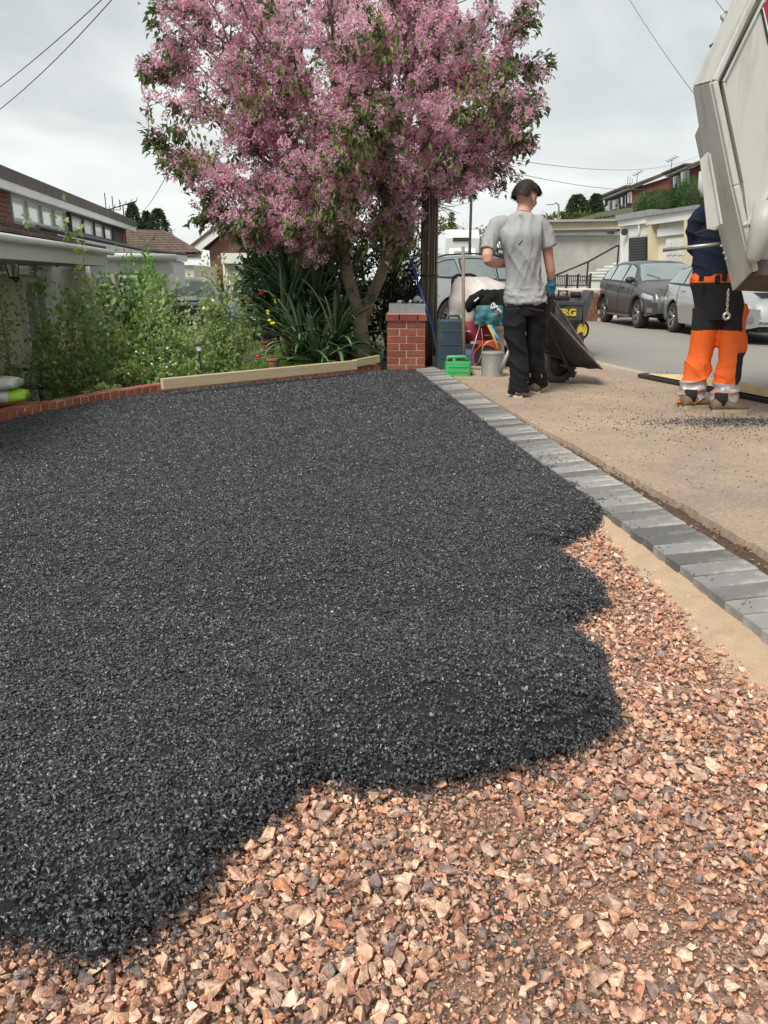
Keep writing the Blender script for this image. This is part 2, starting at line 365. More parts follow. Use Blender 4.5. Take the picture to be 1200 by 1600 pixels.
def tar_height(P):
    d = sdf(P, tar_poly); x = P[:, 0]; y = P[:, 1]
    # near, loose edge only tapers on the gravel side
    open_d = np.full(len(P), 9.0)
    tb = np.array([(-3.5, -1.5), (-1.6, -.8), (-.95, .6)] + TB)
    for i in range(len(tb) - 1):
        a = tb[i]; b = tb[i + 1]; e = b - a; w = P - a; t = np.clip((w @ e) / (e @ e), 0, 1); q = w - t[:, None] * e
        open_d = np.minimum(open_d, np.hypot(q[:, 0], q[:, 1]))
    s = np.clip(open_d / .11, 0, 1); s = np.sqrt(s * (2 - s))
    z = GRAV_Z + .004 + .064 * s
    z = z + .020 * (fbm(x, y, 3.2, 5, 3) - .5) * s + .006 * (fbm(x, y, 17, 8, 2) - .5) * s
    # raked ridge where the last barrow load was tipped, in front of the smoothed part
    z = z + .085 * np.exp(-(((x - .24) / .36) ** 2 + ((y - 1.74) / .22) ** 2)) * s - .012 * np.exp(-(((x + .1) / .8) ** 2 + ((y - 2.25) / .22) ** 2)) + .025 * np.exp(-(((x + .35) / .3) ** 2 + ((y - 1.15) / .15) ** 2)) * s
    far = np.clip((y - 3.4) / 1.5, 0, 1)
    z = z * (1 - far) + far * (-.012 + .008 * (fbm(x, y, 2.0, 5, 2) - .5))
    return z, d
tarmac_m = mat('tarmac', (.013, .0135, .0145), (.03, .031, .033), scale=70, rough=.52, bump=1.0, bscale=150, spec=.55, bdist=.012, contrast=.2, detail=3)
stone_tar = mat('bitumen_stone', (.030, .0325, .037), (.062, .066, .072), scale=30, rough=.38, island=.55, spec=.8, bump=.3, bscale=200, bdist=.003, rvar=.12)  # blue-grey lift and per-stone brightness partly stand in for sheen and sparkle
stone_tar_o = mat('bitumen_stone_single', (.018, .0185, .02), (.032, .033, .035), scale=30, rough=.4, rand=.5, spec=.6, bump=.3, bscale=200, bdist=.003, rvar=.12)
GR = [(.62, .40, .29), (.66, .52, .40), (.52, .29, .20), (.60, .36, .27), (.50, .30, .19), (.38, .19, .12), (.29, .17, .13), (.46, .33, .24), (.22, .16, .14), (.16, .145, .14), (.42, .26, .18), (.35, .26, .21), (.52, .38, .27), (.30, .14, .09), (.25, .21, .19), (.50, .26, .14)]
GR = [tuple(min(.8, v * k) for v, k in zip(c, (1.25, 1.16, 1.12))) for c in GR]
gravel_m = palette_mat('gravel_stone', GR, rough=.85, bump=.9, bscale=240, nscale=110, namt=.5)
gravel_o = palette_mat('gravel_stone_single', GR, rough=.85, bump=.8, bscale=3.5, nscale=1.3, namt=.5, island=False)
# --- wide ground
nx, ny = 60, 60
gx = np.concatenate([np.linspace(-600, -30, 12), np.linspace(-26, 26, 60), np.linspace(30, 600, 12)])
gy = np.concatenate([np.linspace(-60, -3, 6), np.linspace(-2, 40, 70), np.linspace(45, 900, 14)])
def terrain_z(x, y):
    """garden falls towards the bungalow on the left; ground rises gently far right"""
    edge_x = np.interp(y, [1.5, 5.6, 7.2, 9.1, 12, 16], [-3.6, -3.0, -2.4, -.1, -.2, -1.0])
    t = np.clip((edge_x - .25 - x) / 2.2, 0, 1); t = t * t * (3 - 2 * t)
    z = -.12 - .78 * t * np.clip(1.35 - np.clip((y - 10) / 9, 0, 1) * .75, 0, 1) * np.clip((-x - .9) / 1.6, 0, 1)
    rise = np.clip((x - 9.5 - np.clip((30 - y) * .0, 0, 9)) / 12, 0, 1) * np.clip((y - 10) / 12, 0, 1)
    z = z + rise * 4.0
    z = np.where(x > -.2, np.where(rise > 0, z, -.12), z)
    return z
X, Y = np.meshgrid(gx, gy); Z = terrain_z(X, Y)
V = np.stack([X, Y, Z], -1).reshape(-1, 3); w_ = len(gx)
F = [(j * w_ + i, j * w_ + i + 1, (j + 1) * w_ + i + 1, (j + 1) * w_ + i) for j in range(len(gy) - 1) for i in range(w_ - 1)]
ground_m = mat('ground_soil_grass', (.045, .07, .02), (.075, .07, .035), scale=1.6, rough=.95, bump=.8, bscale=20, dirt=(.09, .06, .035), dscale=1.3, damt=.8)
np_mesh('ground', V, F, ground_m, kind='structure', smooth=True)
# --- gravel bed sheet
gb = [( -3.5, -1.5), (1.42, -1.5)] + [(float(strip_x(y)) + .02, y) for y in (0, 1, 2, 3, 4, 5, 6, 7, 8, 9.0)] + [(p.x, p.y) for p in EDGE]
gbp = np.array(gb)
def sheet(name, poly, z, m_, res=.05, amp=0.0, s=5, seed=3, zf=None, kind='structure', parent=None, ylim=None):
    poly = np.array(poly); x0, y0 = poly.min(0); x1, y1 = poly.max(0)
    xs = np.arange(x0 - res, x1 + res, res); ys = np.arange(y0 - res, y1 + res, res)
    X, Y = np.meshgrid(xs, ys); P = np.stack([X.ravel(), Y.ravel()], -1); d = sdf(P, poly)
    # snap the verts that lie just outside onto the outline
    zz = z + amp * (fbm(P[:, 0], P[:, 1], s, seed) - .5) if zf is None else zf(P)
    n = len(xs); idx = np.arange(len(P)).reshape(len(ys), n)
    keep = d > -res * .75
    f = np.stack([idx[:-1, :-1], idx[:-1, 1:], idx[1:, 1:], idx[1:, :-1]], -1).reshape(-1, 4)
    f = f[keep[f].all(1)]
    used = np.unique(f); mp = np.full(len(P), -1); mp[used] = np.arange(len(used))
    V = np.stack([P[used, 0], P[used, 1], zz[used]], -1)
    return np_mesh(name, V, mp[f], m_, kind=kind, smooth=True, parent=parent)
gbed_m = mat('gravel_fines', (.46, .28, .19), (.33, .20, .14), scale=30, rough=.95, bump=1, bscale=160, bdist=.012, contrast=.2, dirt=(.42, .28, .19), dscale=6, damt=.6)
near_poly = [p for p in gb]
gravel_bed = sheet('gravel_bed', [( -3.4, -1.2), (1.40, -1.2), (1.3, .5), (1.14, 2.05), (1.02, 3.45), (.9, 4.2), (-3.3, 4.2)], GRAV_Z - .012, gbed_m, res=.06, amp=.02, s=4)
# --- tarmac base sheet (solid heightfield)
xs = np.arange(-3.55, 1.25, .024); ys = np.concatenate([np.arange(-1.5, .7, .08), np.arange(.7, 3.6, .02), np.arange(3.6, 9.2, .05)])
X, Y = np.meshgrid(xs, ys); P = np.stack([X.ravel(), Y.ravel()], -1); zz, d = tar_height(P)
idx = np.arange(len(P)).reshape(len(ys), len(xs)); f = np.stack([idx[:-1, :-1], idx[:-1, 1:], idx[1:, 1:], idx[1:, :-1]], -1).reshape(-1, 4)
ok = d > -.012; f = f[ok[f].all(1)]; used = np.unique(f); mp = np.full(len(P), -1); mp[used] = np.arange(len(used))
tarmac = np_mesh('tarmac', np.stack([P[used, 0], P[used, 1], zz[used]], -1), mp[f], tarmac_m, kind='structure', smooth=True)
# --- crushed stones: convex hulls
def hull(npts=11, flat=.6, seed=0):
    rs = np.random.RandomState(seed); bm = bmesh.new()
    p = rs.normal(size=(npts, 3)); p /= np.linalg.norm(p, axis=1)[:, None]; p *= rs.uniform(.75, 1.1, (npts, 1)); p[:, 0] *= 1.0; p[:, 1] *= rs.uniform(.55, .9); p[:, 2] *= flat * rs.uniform(.7, 1.1)
    for q in p: bm.verts.new(q)
    bmesh.ops.convex_hull(bm, input=bm.verts)
    bmesh.ops.triangulate(bm, faces=bm.faces)
    loose = [v for v in bm.verts if not v.link_faces]
    for v in loose: bm.verts.remove(v)
    bm.verts.index_update(); V = np.array([v.co[:] for v in bm.verts]); F = np.array([[v.index for v in f.verts] for f in bm.faces]); bm.free()
    return V, F
HULL = [hull(random.choice([10, 12, 14, 16]), .68, i) for i in range(28)]
HULL_S = [hull(8, .6, 100 + i) for i in range(14)]
def rotm(n, rs, tilt=math.pi):
    a = rs.uniform(0, 2 * math.pi, n); b = rs.uniform(-tilt, tilt, n); c = rs.uniform(-tilt, tilt, n)
    ca, sa, cb, sb, cc, sc = np.cos(a), np.sin(a), np.cos(b), np.sin(b), np.cos(c), np.sin(c)
    Rz = np.zeros((n, 3, 3)); Rz[:, 0, 0] = ca; Rz[:, 0, 1] = -sa; Rz[:, 1, 0] = sa; Rz[:, 1, 1] = ca; Rz[:, 2, 2] = 1
    Rx = np.zeros((n, 3, 3)); Rx[:, 0, 0] = 1; Rx[:, 1, 1] = cb; Rx[:, 1, 2] = -sb; Rx[:, 2, 1] = sb; Rx[:, 2, 2] = cb
    Ry = np.zeros((n, 3, 3)); Ry[:, 1, 1] = 1; Ry[:, 0, 0] = cc; Ry[:, 0, 2] = sc; Ry[:, 2, 0] = -sc; Ry[:, 2, 2] = cc
    return Rz @ Rx @ Ry
def scatter(tmpl, pos, size, rs, tilt=.5):
    """merge one randomly chosen template per position into arrays"""
    n = len(pos); which = rs.randint(0, len(tmpl), n); Rm = rotm(n, rs, tilt); Vs = []; Fs = []; off = 0
    for t, (tv, tf) in enumerate(tmpl):
        k = np.where(which == t)[0]
        if not len(k): continue
        v = np.einsum('nij,vj->nvi', Rm[k], tv) * np.asarray(size)[k][:, None, None] + pos[k][:, None, :]
        fs = tf[None] + (np.arange(len(k)) * len(tv))[:, None, None] + off
        Vs.append(v.reshape(-1, 3)); Fs.append(fs.reshape(-1, tf.shape[1])); off += len(k) * len(tv)
    return np.concatenate(Vs), np.concatenate(Fs)
rs = np.random.RandomState(3)
def in_view(P, m=.06):
    """ground points the camera could see, with a margin"""
    x, y = P[:, 0], P[:, 1]; return (y > .5) & (np.abs(x) < y * .62 + .6)
# gravel stones: layers of decreasing size
gpos = []; gsz = []
for (spc, s0, s1, zo, yb) in ((.0235, .009, .0172, .006, 6), (.0145, .006, .0105, .003, 6), (.0078, .0028, .0055, .001, 3.8)):
    xs = np.arange(-1.6, 1.6, spc); ys = np.arange(.5, 4.2, spc); X, Y = np.meshgrid(xs, ys); P = np.stack([X.ravel(), Y.ravel()], -1) + rs.uniform(-.5, .5, (X.size, 2)) * spc
    d = sdf(P, tar_poly); ok = (d < .03) & in_view(P) & (P[:, 0] < strip_x(P[:, 1]) - .01)
    # a sandy haunch runs along the pavers: few stones there
    hd = strip_x(P[:, 1]) - P[:, 0]; haunch = .075 + .10 * (vnoise(P[:, 0], P[:, 1], 6, 4) - .5)
    haunch = np.where(P[:, 1] > 3.0, .05, haunch); ok &= (hd > haunch) | (rs.rand(len(P)) < .10)
    fine = fbm(P[:, 0], P[:, 1], 3.5, 21, 2)        # patches of finer material
    keepf = (rs.rand(len(P)) < np.clip((.80 - fine) * 4.5, .45, 1)) if s1 > .01 else np.ones(len(P), bool)
    P = P[ok & keepf]; sz = rs.uniform(s0, s1, len(P)) * rs.choice([.8, 1, 1, 1.25], len(P))
    z = GRAV_Z - .010 + zo + sz * .45 + .02 * (fbm(P[:, 0], P[:, 1], 4, 3) - .5) + rs.uniform(0, .008, len(P))
    gpos.append(np.stack([P[:, 0], P[:, 1], z], -1)); gsz.append(sz)
gpos = np.concatenate(gpos); gsz = np.concatenate(gsz)
vis = gsz / (gpos[:, 1] ** 2 + 1) ** .5 * ((gpos[:, 1] > .8) & (np.abs(gpos[:, 0]) < gpos[:, 1] * .5) & (gpos[:, 1] < 2.6))
big = np.argsort(-vis)[:300]; mask = np.ones(len(gpos), bool); mask[big] = False
Vg, Fg = scatter(HULL + HULL_S, gpos[mask], gsz[mask], rs, .6)
np_mesh('gravel', Vg, Fg, gravel_m, parent=gravel_bed, kind='stuff')
stone_me = []
for (tv, tf) in HULL[:24]:
    me = bpy.data.meshes.new('stone'); me.from_pydata([tuple(v) for v in tv], [], [tuple(map(int, f)) for f in tf]); me.materials.append(gravel_o); stone_me.append(me)
for k, i in enumerate(big):
    o = bpy.data.objects.new('stone', stone_me[k % 24]); scene.collection.objects.link(o); o.parent = gravel_bed
    o.location = tuple(gpos[i]); o.rotation_euler = (rs.uniform(-.6, .6), rs.uniform(-.6, .6), rs.uniform(0, 6.28)); o.scale = (gsz[i] * 1.1,) * 3
# --- bitumen coated chippings on the tarmac
cl_col = bpy.data.collections.new('chipping_clusters')
for c in range(20):
    n = 46; a = rs.uniform(0, 2 * math.pi, n); r = .042 * np.sqrt(rs.rand(n)); sz = rs.uniform(.0032, .0072, n)
    p = np.stack([r * np.cos(a), r * np.sin(a), sz * .2 + rs.uniform(-.002, .003, n)], -1)
    Vc, Fc = scatter(HULL_S, p, sz, rs, .22 if c < 10 else 1.1)
    me = bpy.data.meshes.new('chippings'); me.from_pydata([tuple(v) for v in Vc], [], [tuple(map(int, f)) for f in Fc]); me.materials.append(stone_tar)
    cl_col.objects.link(bpy.data.objects.new('chippings', me))
def inst_points(name, pos, rot, scl, idx, col, parent, kind='stuff', m_=None, label=None):
    me = bpy.data.meshes.new(name); me.vertices.add(len(pos)); me.vertices.foreach_set('co', np.asarray(pos, dtype=np.float32).ravel())
    for nm, ty, arr in (('rot', 'FLOAT_VECTOR', rot), ('scl', 'FLOAT', scl), ('idx', 'INT', idx)):
        at = me.attributes.new(nm, ty, 'POINT'); at.data.foreach_set('vector' if ty == 'FLOAT_VECTOR' else 'value', np.asarray(arr, dtype=np.int32 if ty == 'INT' else np.float32).ravel())
    o = bpy.data.objects.new(name, me); scene.collection.objects.link(o); o.parent = parent
    ng = bpy.data.node_groups.new(name + '_nodes', 'GeometryNodeTree')
    ng.interface.new_socket('Geometry', in_out='INPUT', socket_type='NodeSocketGeometry'); ng.interface.new_socket('Geometry', in_out='OUTPUT', socket_type='NodeSocketGeometry')
    N = ng.nodes.new; L = ng.links.new; gi = N('NodeGroupInput'); go = N('NodeGroupOutput'); iop = N('GeometryNodeInstanceOnPoints'); ci = N('GeometryNodeCollectionInfo')
    ci.inputs['Collection'].default_value = col; ci.inputs['Separate Children'].default_value = True; ci.inputs['Reset Children'].default_value = True
    def attr(nm, ty): a = N('GeometryNodeInputNamedAttribute'); a.data_type = ty; a.inputs['Name'].default_value = nm; return [s for s in a.outputs if s.name == 'Attribute' and s.enabled][0]
    e2r = N('FunctionNodeEulerToRotation'); L(attr('rot', 'FLOAT_VECTOR'), e2r.inputs[0])
    L(gi.outputs[0], iop.inputs['Points']); L(ci.outputs[0], iop.inputs['Instance']); iop.inputs['Pick Instance'].default_value = True
    L(attr('idx', 'INT'), iop.inputs['Instance Index']); L(e2r.outputs[0], iop.inputs['Rotation']); L(attr('scl', 'FLOAT'), iop.inputs['Scale']); L(iop.outputs[0], go.inputs[0])
    md = o.modifiers.new('scatter', 'NODES'); md.node_group = ng
    return tag(o, label, kind=kind)
pts = []
for (y0, y1, spc, sc) in ((.55, 2.2, .034, .88), (2.2, 4.0, .042, .95), (4.0, 6.0, .055, 1.1), (6.0, 9.1, .07, 1.35)):
    xs = np.arange(-3.5, 1.2, spc); ys = np.arange(y0, y1, spc); X, Y = np.meshgrid(xs, ys); P = np.stack([X.ravel(), Y.ravel()], -1) + rs.uniform(-.5, .5, (X.size, 2)) * spc * .8
    z, d = tar_height(P); ok = (d > -.004) & in_view(P); P = P[ok]; z = z[ok]
    e = .02; hx, _ = tar_height(P + [e, 0]); hy, _ = tar_height(P + [0, e]); gx_ = np.clip((hx - z) / e, -1, 1); gy_ = np.clip((hy - z) / e, -1, 1)
    pts.append(np.stack([P[:, 0], P[:, 1], z + .002, np.arctan(gy_), -np.arctan(gx_), rs.uniform(0, 6.28, len(P)), sc * rs.uniform(.85, 1.2, len(P))], -1))
tbp = np.array(TB); seg = np.hypot(*(tbp[1:] - tbp[:-1]).T); cs = np.concatenate([[0], np.cumsum(seg)])
for off_, st_ in ((.004, .022), (.022, .026), (.045, .03), (.075, .035)):
    for s_ in np.arange(0, cs[-1], st_):
        i_ = min(np.searchsorted(cs, s_, 'right') - 1, len(seg) - 1); u_ = (s_ - cs[i_]) / seg[i_]; a_ = tbp[i_]; b_ = tbp[i_ + 1]; q_ = a_ + (b_ - a_) * u_; nn = np.array([b_[1] - a_[1], -(b_[0] - a_[0])]) / seg[i_]
        if sdf([q_ + nn * .01], tar_poly)[0] < 0: nn = -nn
        q_ = q_ + nn * off_ + rs.uniform(-.008, .008, 2); zz_, dd_ = tar_height(np.array([q_]))
        pts.append(np.array([[q_[0], q_[1], zz_[0] + .003, rs.uniform(-.5, .5), rs.uniform(-.5, .5), rs.uniform(0, 6.28), rs.uniform(.8, 1.1)]]))
pts = np.concatenate(pts)
# instance rotation: tilt with the surface (spin kept small relative to tilt order)
_open = np.array([(-3.5, -1.5), (-1.6, -.8), (-.95, .6)] + TB); _od = np.full(len(pts), 9.)
for i_ in range(len(_open) - 1):
    a_ = _open[i_]; e_ = _open[i_ + 1] - a_; w_ = pts[:, :2] - a_; t_ = np.clip((w_ @ e_) / (e_ @ e_), 0, 1); q_ = w_ - t_[:, None] * e_; _od = np.minimum(_od, np.hypot(q_[:, 0], q_[:, 1]))
_rough = np.clip(1.15 - _od / .38, 0, 1) + np.exp(-(((pts[:, 0] - .28) / .42) ** 2 + ((pts[:, 1] - 1.75) / .36) ** 2)) + .35 * (fbm(pts[:, 0], pts[:, 1], 1.3, 31, 2) - .4)
_rg = rs.rand(len(pts)) < np.clip(_rough, .06, 1)
inst_points('chippings', pts[:, :3], pts[:, 3:6] * [1, 1, 1], pts[:, 6], rs.randint(0, 10, len(pts)) + 10 * _rg, cl_col, tarmac)
# larger single coated stones, those nearest the camera
P = np.stack([rs.uniform(-.9, .75, 9000), rs.uniform(.95, 2.3, 9000)], -1); z, d = tar_height(P)
ok = (d > .02) & (np.abs(P[:, 0]) < P[:, 1] * .5 + .03); P = P[ok][:300]; z = z[ok][:300]
tme = []
for (tv, tf) in HULL[:12]:
    me = bpy.data.meshes.new('coated_stone'); me.from_pydata([tuple(v) for v in tv], [], [tuple(map(int, f)) for f in tf]); me.materials.append(stone_tar_o); tme.append(me)
for k in range(len(P)):
    o = bpy.data.objects.new('coated_stone', tme[k % 12]); scene.collection.objects.link(o); o.parent = tarmac
    o.location = (P[k, 0], P[k, 1], z[k] + .005); s = rs.uniform(.006, .0115); o.scale = (s, s, s); o.rotation_euler = (rs.uniform(-.5, .5), rs.uniform(-.5, .5), rs.uniform(0, 6.28))
# --- sand haunch along the pavers
sand_m = mat('sand_bedding', (.62, .47, .31), (.50, .36, .24), scale=9, rough=.95, bump=.9, bscale=160, bdist=.012, dirt=(.40, .25, .16), dscale=14, damt=.7)
hv = []; hf = []; ys = np.arange(.3, 4.0, .04); cols = 7
for j, y in enumerate(ys):
    wd = (.15 + .06 * float(vnoise(0, y, 4, 2))) * min(1, max(.25, (4.2 - y) / 1.2))
    for i in range(cols):
        t = i / (cols - 1); x = float(strip_x(y)) + .01 - t * wd
        zq = GRAV_Z + .032 * (1 - t) ** 1.5 - .016 * t + .010 * (float(fbm(x, y, 14, 9)) - .5) + .006
        hv.append((x, y, zq))
for j in range(len(ys) - 1):
    for i in range(cols - 1): a = j * cols + i; hf.append((a, a + 1, a + 1 + cols, a + cols))
np_mesh('sand_haunch', hv, hf, sand_m, kind='structure', smooth=True)
# --- paver strip: every paver is its own object
pav_m = mat('paver_charcoal', (.145, .145, .14), (.225, .217, .205), scale=7, rough=.85, bump=.5, bscale=120, rand=.5, bdist=.004, dirt=(.56, .50, .42), dscale=9, damt=.65)
pv0 = M().box((0, 0, 0), (STRIP_W, .100, .066)).build('paver', pav_m, None, bevel=.005)
bpy.data.objects.remove(pv0, do_unlink=False) if False else None
pv_me = pv0.data; scene.collection.objects.unlink(pv0)
strip = M()
v_ = []
yy = np.arange(-.4, 9.3, .2)
for y in yy:
    x = float(strip_x(y)); strip.v += [(x + .012, y, -.05), (x + STRIP_W - .012, y, -.04), (x + .012, y, -.0155), (x + STRIP_W - .012, y, .0)]
for j in range(len(yy) - 1):
    a = j * 4; strip.f += [(a + 2, a + 3, a + 7, a + 6), (a, a + 2, a + 6, a + 4), (a + 1, a + 5, a + 7, a + 3)]; strip.mi += [0, 0, 0]
joint_m = mat('joint_sand', (.07, .06, .05), (.2, .17, .13), scale=30, rough=.95, bump=.4)
paver_bed = strip.build('paver_edging', joint_m, None, kind='structure')
y = -.3; i = 0
while y < 9.12:
    x = float(strip_x(y)); dx = (float(strip_x(y + .1)) - float(strip_x(y - .1))) / .2
    o = bpy.data.objects.new('paver', pv_me); scene.collection.objects.link(o); o.parent = paver_bed
    o.location = (x + STRIP_W / 2 + random.uniform(-.003, .003), y, -.026 + random.uniform(-.002, .002)); o.rotation_euler = (random.uniform(-.012, .012), R(-3.2) + random.uniform(-.01, .01), -math.atan(dx) + R(1.5) + random.uniform(-.008, .008))
    b = o.modifiers.new('bevel', 'BEVEL'); b.width = .004; b.segments = 2
    y += .107; i += 1
# --- dirt trench, footway, kerb, road
def px_poly(l, z=0): return [(G(a, b, z).x, G(a, b, z).y) for a, b in l]
def trench_x(y): return float(strip_x(y)) + STRIP_W
soil_m2 = mat('trench_soil', (.07, .045, .03), (.16, .095, .06), scale=25, rough=.95, bump=1, bscale=90, bdist=.02)
tv = []; tf = []; ys = np.arange(-.4, 9.1, .05)
for j, y in enumerate(ys):
    x0 = trench_x(y) - .02
    for i in range(7):
        x = x0 + i * .045; tv.append((x, y, -.026 + .022 * (float(fbm(x, y, 16, 6)) - .5)))
for j in range(len(ys) - 1):
    for i in range(6): a = j * 7 + i; tf.append((a, a + 1, a + 8, a + 7))
np_mesh('trench_soil', tv, tf, soil_m2, kind='structure', smooth=True)
foot_m = bpy.data.materials.new('footway_concrete')
def foot_mat():
    m = mat('footway_concrete', (.41, .305, .215), (.29, .22, .165), scale=.9, rough=.9, bump=.6, bscale=150, bdist=.006, dirt=(.17, .14, .12), dscale=1.3, damt=.8, detail=12, contrast=.14)
    nt = m.node_tree; b = nt.nodes['Principled BSDF']; src = b.inputs['Base Color'].links[0].from_socket; tc = nt.nodes.new('ShaderNodeTexCoord')
    v = nt.nodes.new('ShaderNodeTexVoronoi'); v.inputs['Scale'].default_value = 95; nt.links.new(tc.outputs['Object'], v.inputs['Vector'])
    hs = nt.nodes.new('ShaderNodeHueSaturation'); r = nt.nodes.new('ShaderNodeSeparateColor'); nt.links.new(v.outputs['Color'], r.inputs[0]); mr = nt.nodes.new('ShaderNodeMapRange'); mr.inputs['To Min'].default_value = .8; mr.inputs['To Max'].default_value = 1.18
    nt.links.new(r.outputs[0], mr.inputs['Value']); nt.links.new(mr.outputs[0], hs.inputs['Value']); nt.links.new(src, hs.inputs['Color'])
    n = nt.nodes.new('ShaderNodeTexNoise'); n.inputs['Scale'].default_value = 2.6; n.inputs['Detail'].default_value = 6; nt.links.new(tc.outputs['Object'], n.inputs['Vector']); m2 = nt.nodes.new('ShaderNodeMapRange'); m2.inputs['From Min'].default_value = .6; m2.inputs['From Max'].default_value = .72; m2.inputs['To Max'].default_value = .5
    nt.links.new(n.outputs['Fac'], m2.inputs['Value']); mx = nt.nodes.new('ShaderNodeMix'); mx.data_type = 'RGBA'; mx.inputs['B'].default_value = (.46, .24, .15, 1); nt.links.new(hs.outputs[0], mx.inputs['A']); nt.links.new(m2.outputs[0], mx.inputs['Factor']); nt.links.new(mx.outputs['Result'], b.inputs['Base Color'])
    return m
foot_m = foot_mat()
def kerb_x(y): return float(np.interp(y, [-1, 6.8, 8.46, 9.44, 14, 20, 40], [4.1, 3.15, 2.82, 2.62, 2.2, 1.9, 1.0]))
fv = []; ff = []; ys = np.concatenate([np.arange(-.6, 9.4, .03), np.arange(9.4, 40, .5)]); C = 26
for j, y in enumerate(ys):
    w_ = float(np.interp(y, [0, 2.5, 4.0, 6, 9], [.20, .15, .10, .04, .015])) + .05 * (float(fbm(0, y, 5, 3)) - .5) * float(np.interp(y, [2, 6], [1, .25])) + .02 * (float(vnoise(0, y, 40, 3)) - .5)
    x0 = trench_x(y) + w_ if y < 9.3 else trench_x(9.2) + .01 - (y - 9.2) * .05; x1 = kerb_x(y)
    for i in range(C):
        t = i / (C - 1); x = x0 + (x1 - x0) * t
        zq = .006 + .004 * (float(fbm(x, y, 1.5, 4)) - .5)
        if i == 0: zq = -.035
        if i == 1: x = x0 + .008
        fv.append((x, y, zq))
for j in range(len(ys) - 1):
    for i in range(C - 1): a = j * C + i; ff.append((a, a + 1, a + 1 + C, a + C))
np_mesh('footway', fv, ff, foot_m, kind='structure', smooth=False)
kerb_m = mat('kerb_concrete', (.42, .36, .27), (.34, .29, .22), scale=6, rough=.9, bump=.3, rand=.12, dirt=(.2, .17, .13), dscale=5, damt=.4)
kerbs = M(); kerbs.box((3.2, -3, -.06), (.1, .3, .08)); kb = kerbs.build('kerb', kerb_m, None, kind='structure')
y = .5
while y < 26:
    L_ = .9; a = Vector((kerb_x(y) + .062, y, 0)); b = Vector((kerb_x(y + L_ - .01) + .062, y + L_ - .01, 0))
    k = M().beam(a + Vector((0, 0, -.055)), b + Vector((0, 0, -.055)), .115, .13).build('kerb_stone', kerb_m, kb, bevel=.012)
    y += L_
road_m = mat('road_asphalt', (.27, .25, .225), (.20, .19, .172), scale=.5, rough=.9, bump=.4, bscale=110, bdist=.006, dirt=(.28, .25, .21), dscale=3, damt=.45, stretch=(1.0, .35, 1), detail=9)
rv = []; rf = []; ys = np.concatenate([np.arange(-8, 45, .7), np.arange(45, 160, 5)])
for j, y in enumerate(ys):
    x0 = kerb_x(y) + .11 if y > -1 else 4.2
    for i in range(6): rv.append((x0 + (9.0 - x0) * i / 5, y, -.10))
for j in range(len(ys) - 1):
    for i in range(5): a = j * 6 + i; rf.append((a, a + 1, a + 7, a + 6))
np_mesh('road', rv, rf, road_m, kind='structure')
# far footway with its kerb
fk = M().box((9.07, 30, -.05), (.13, 80, .12)).build('far_kerb', kerb_m, None, kind='structure', bevel=.01)
M().box((10.1, 30, -.055), (1.9, 80, .10)).build('far_footway', mat('far_paving', (.3, .28, .25), (.24, .22, .2), scale=2, rough=.9, bump=.3), None, kind='structure')
# cast iron cover seam on the footway
# loose black crumbs on footway, pavers and road
cr = []
def crumbs(n, cx, cy, sx, sy, s0, s1, z=.01, pile=0):
    p = rs.normal(size=(n, 2)) * [sx, sy] + [cx, cy]
    r2 = ((p[:, 0] - cx) / sx) ** 2 + ((p[:, 1] - cy) / sy) ** 2
    zz = z + pile * np.exp(-r2) * rs.rand(n); cr.append(np.concatenate([p, zz[:, None], rs.uniform(s0, s1, n)[:, None]], 1))
c1 = G(1140, 660); crumbs(1500, c1.x + .1, c1.y - .05, .33, .085, .005, .011, .012, .03); crumbs(650, c1.x - .1, c1.y - .15, .5, .28, .004, .010)
crumbs(500, 2.2, 6.4, .6, .9, .004, .010); crumbs(350, 1.8, 4.8, .45, 1.0, .003, .008)
for (a, b, n, s) in ((650, 720, 1, 1), (870, 718, 60, .06), (905, 728, 25, .05), (700, 605, 40, .08), (1180, 620, 60, .12), (985, 885, 30, .05), (960, 1150, 60, .05), (600, 1215, 50, .09), (760, 1390, 40, .05), (820, 1490, 60, .05), (480, 1560, 30, .03), (560, 1370, 20, .04), (930, 800, 40, .04)):
    q = G(a, b, -.05 if b > 790 else 0); crumbs(n, q.x, q.y, s, s, .004, .008, (GRAV_Z + .012) if b > 790 else .008)
for s_ in np.arange(0, cs[-1], .05):
    i_ = min(np.searchsorted(cs, s_, 'right') - 1, len(seg) - 1); q_ = tbp[i_] + (tbp[i_ + 1] - tbp[i_]) * (s_ - cs[i_]) / seg[i_]; crumbs(int(rs.randint(1, 9)), q_[0] + .015, q_[1] - .015, .028, .028, .004, .009, GRAV_Z + .014)
yl = rs.uniform(2.2, 9, 260); cr.append(np.stack([strip_x(yl) + rs.rand(260) ** 3 * .24, yl, np.full(260, .006), rs.uniform(.003, .007, 260)], -1))
cr = np.concatenate(cr); cr = cr[(cr[:, 1] > .7)]
Vc, Fc = scatter(HULL_S, cr[:, :3], cr[:, 3], rs, .8)
np_mesh('loose_tarmac_crumbs', Vc, Fc, stone_tar, kind='stuff', label='loose black tarmac crumbs scattered over the footway and gravel', cat='crumbs')
# trench rubble
n = 700; yl = rs.uniform(1.6, 7, n); p = np.stack([np.array([trench_x(a) for a in yl]) + rs.rand(n) * np.interp(yl, [2, 4, 6, 9], [.17, .11, .05, .02]), yl, np.full(n, -.012)], -1)
Vc, Fc = scatter(HULL_S, p, rs.uniform(.003, .011, n), rs, .8); np_mesh('trench_rubble', Vc, Fc, palette_mat('rubble', [(.10, .06, .045), (.2, .12, .08), (.3, .2, .15), (.09, .08, .07), (.4, .33, .27)], rough=.9), kind='stuff', label='small rubble in the dirt gap beside the pavers', cat='rubble')
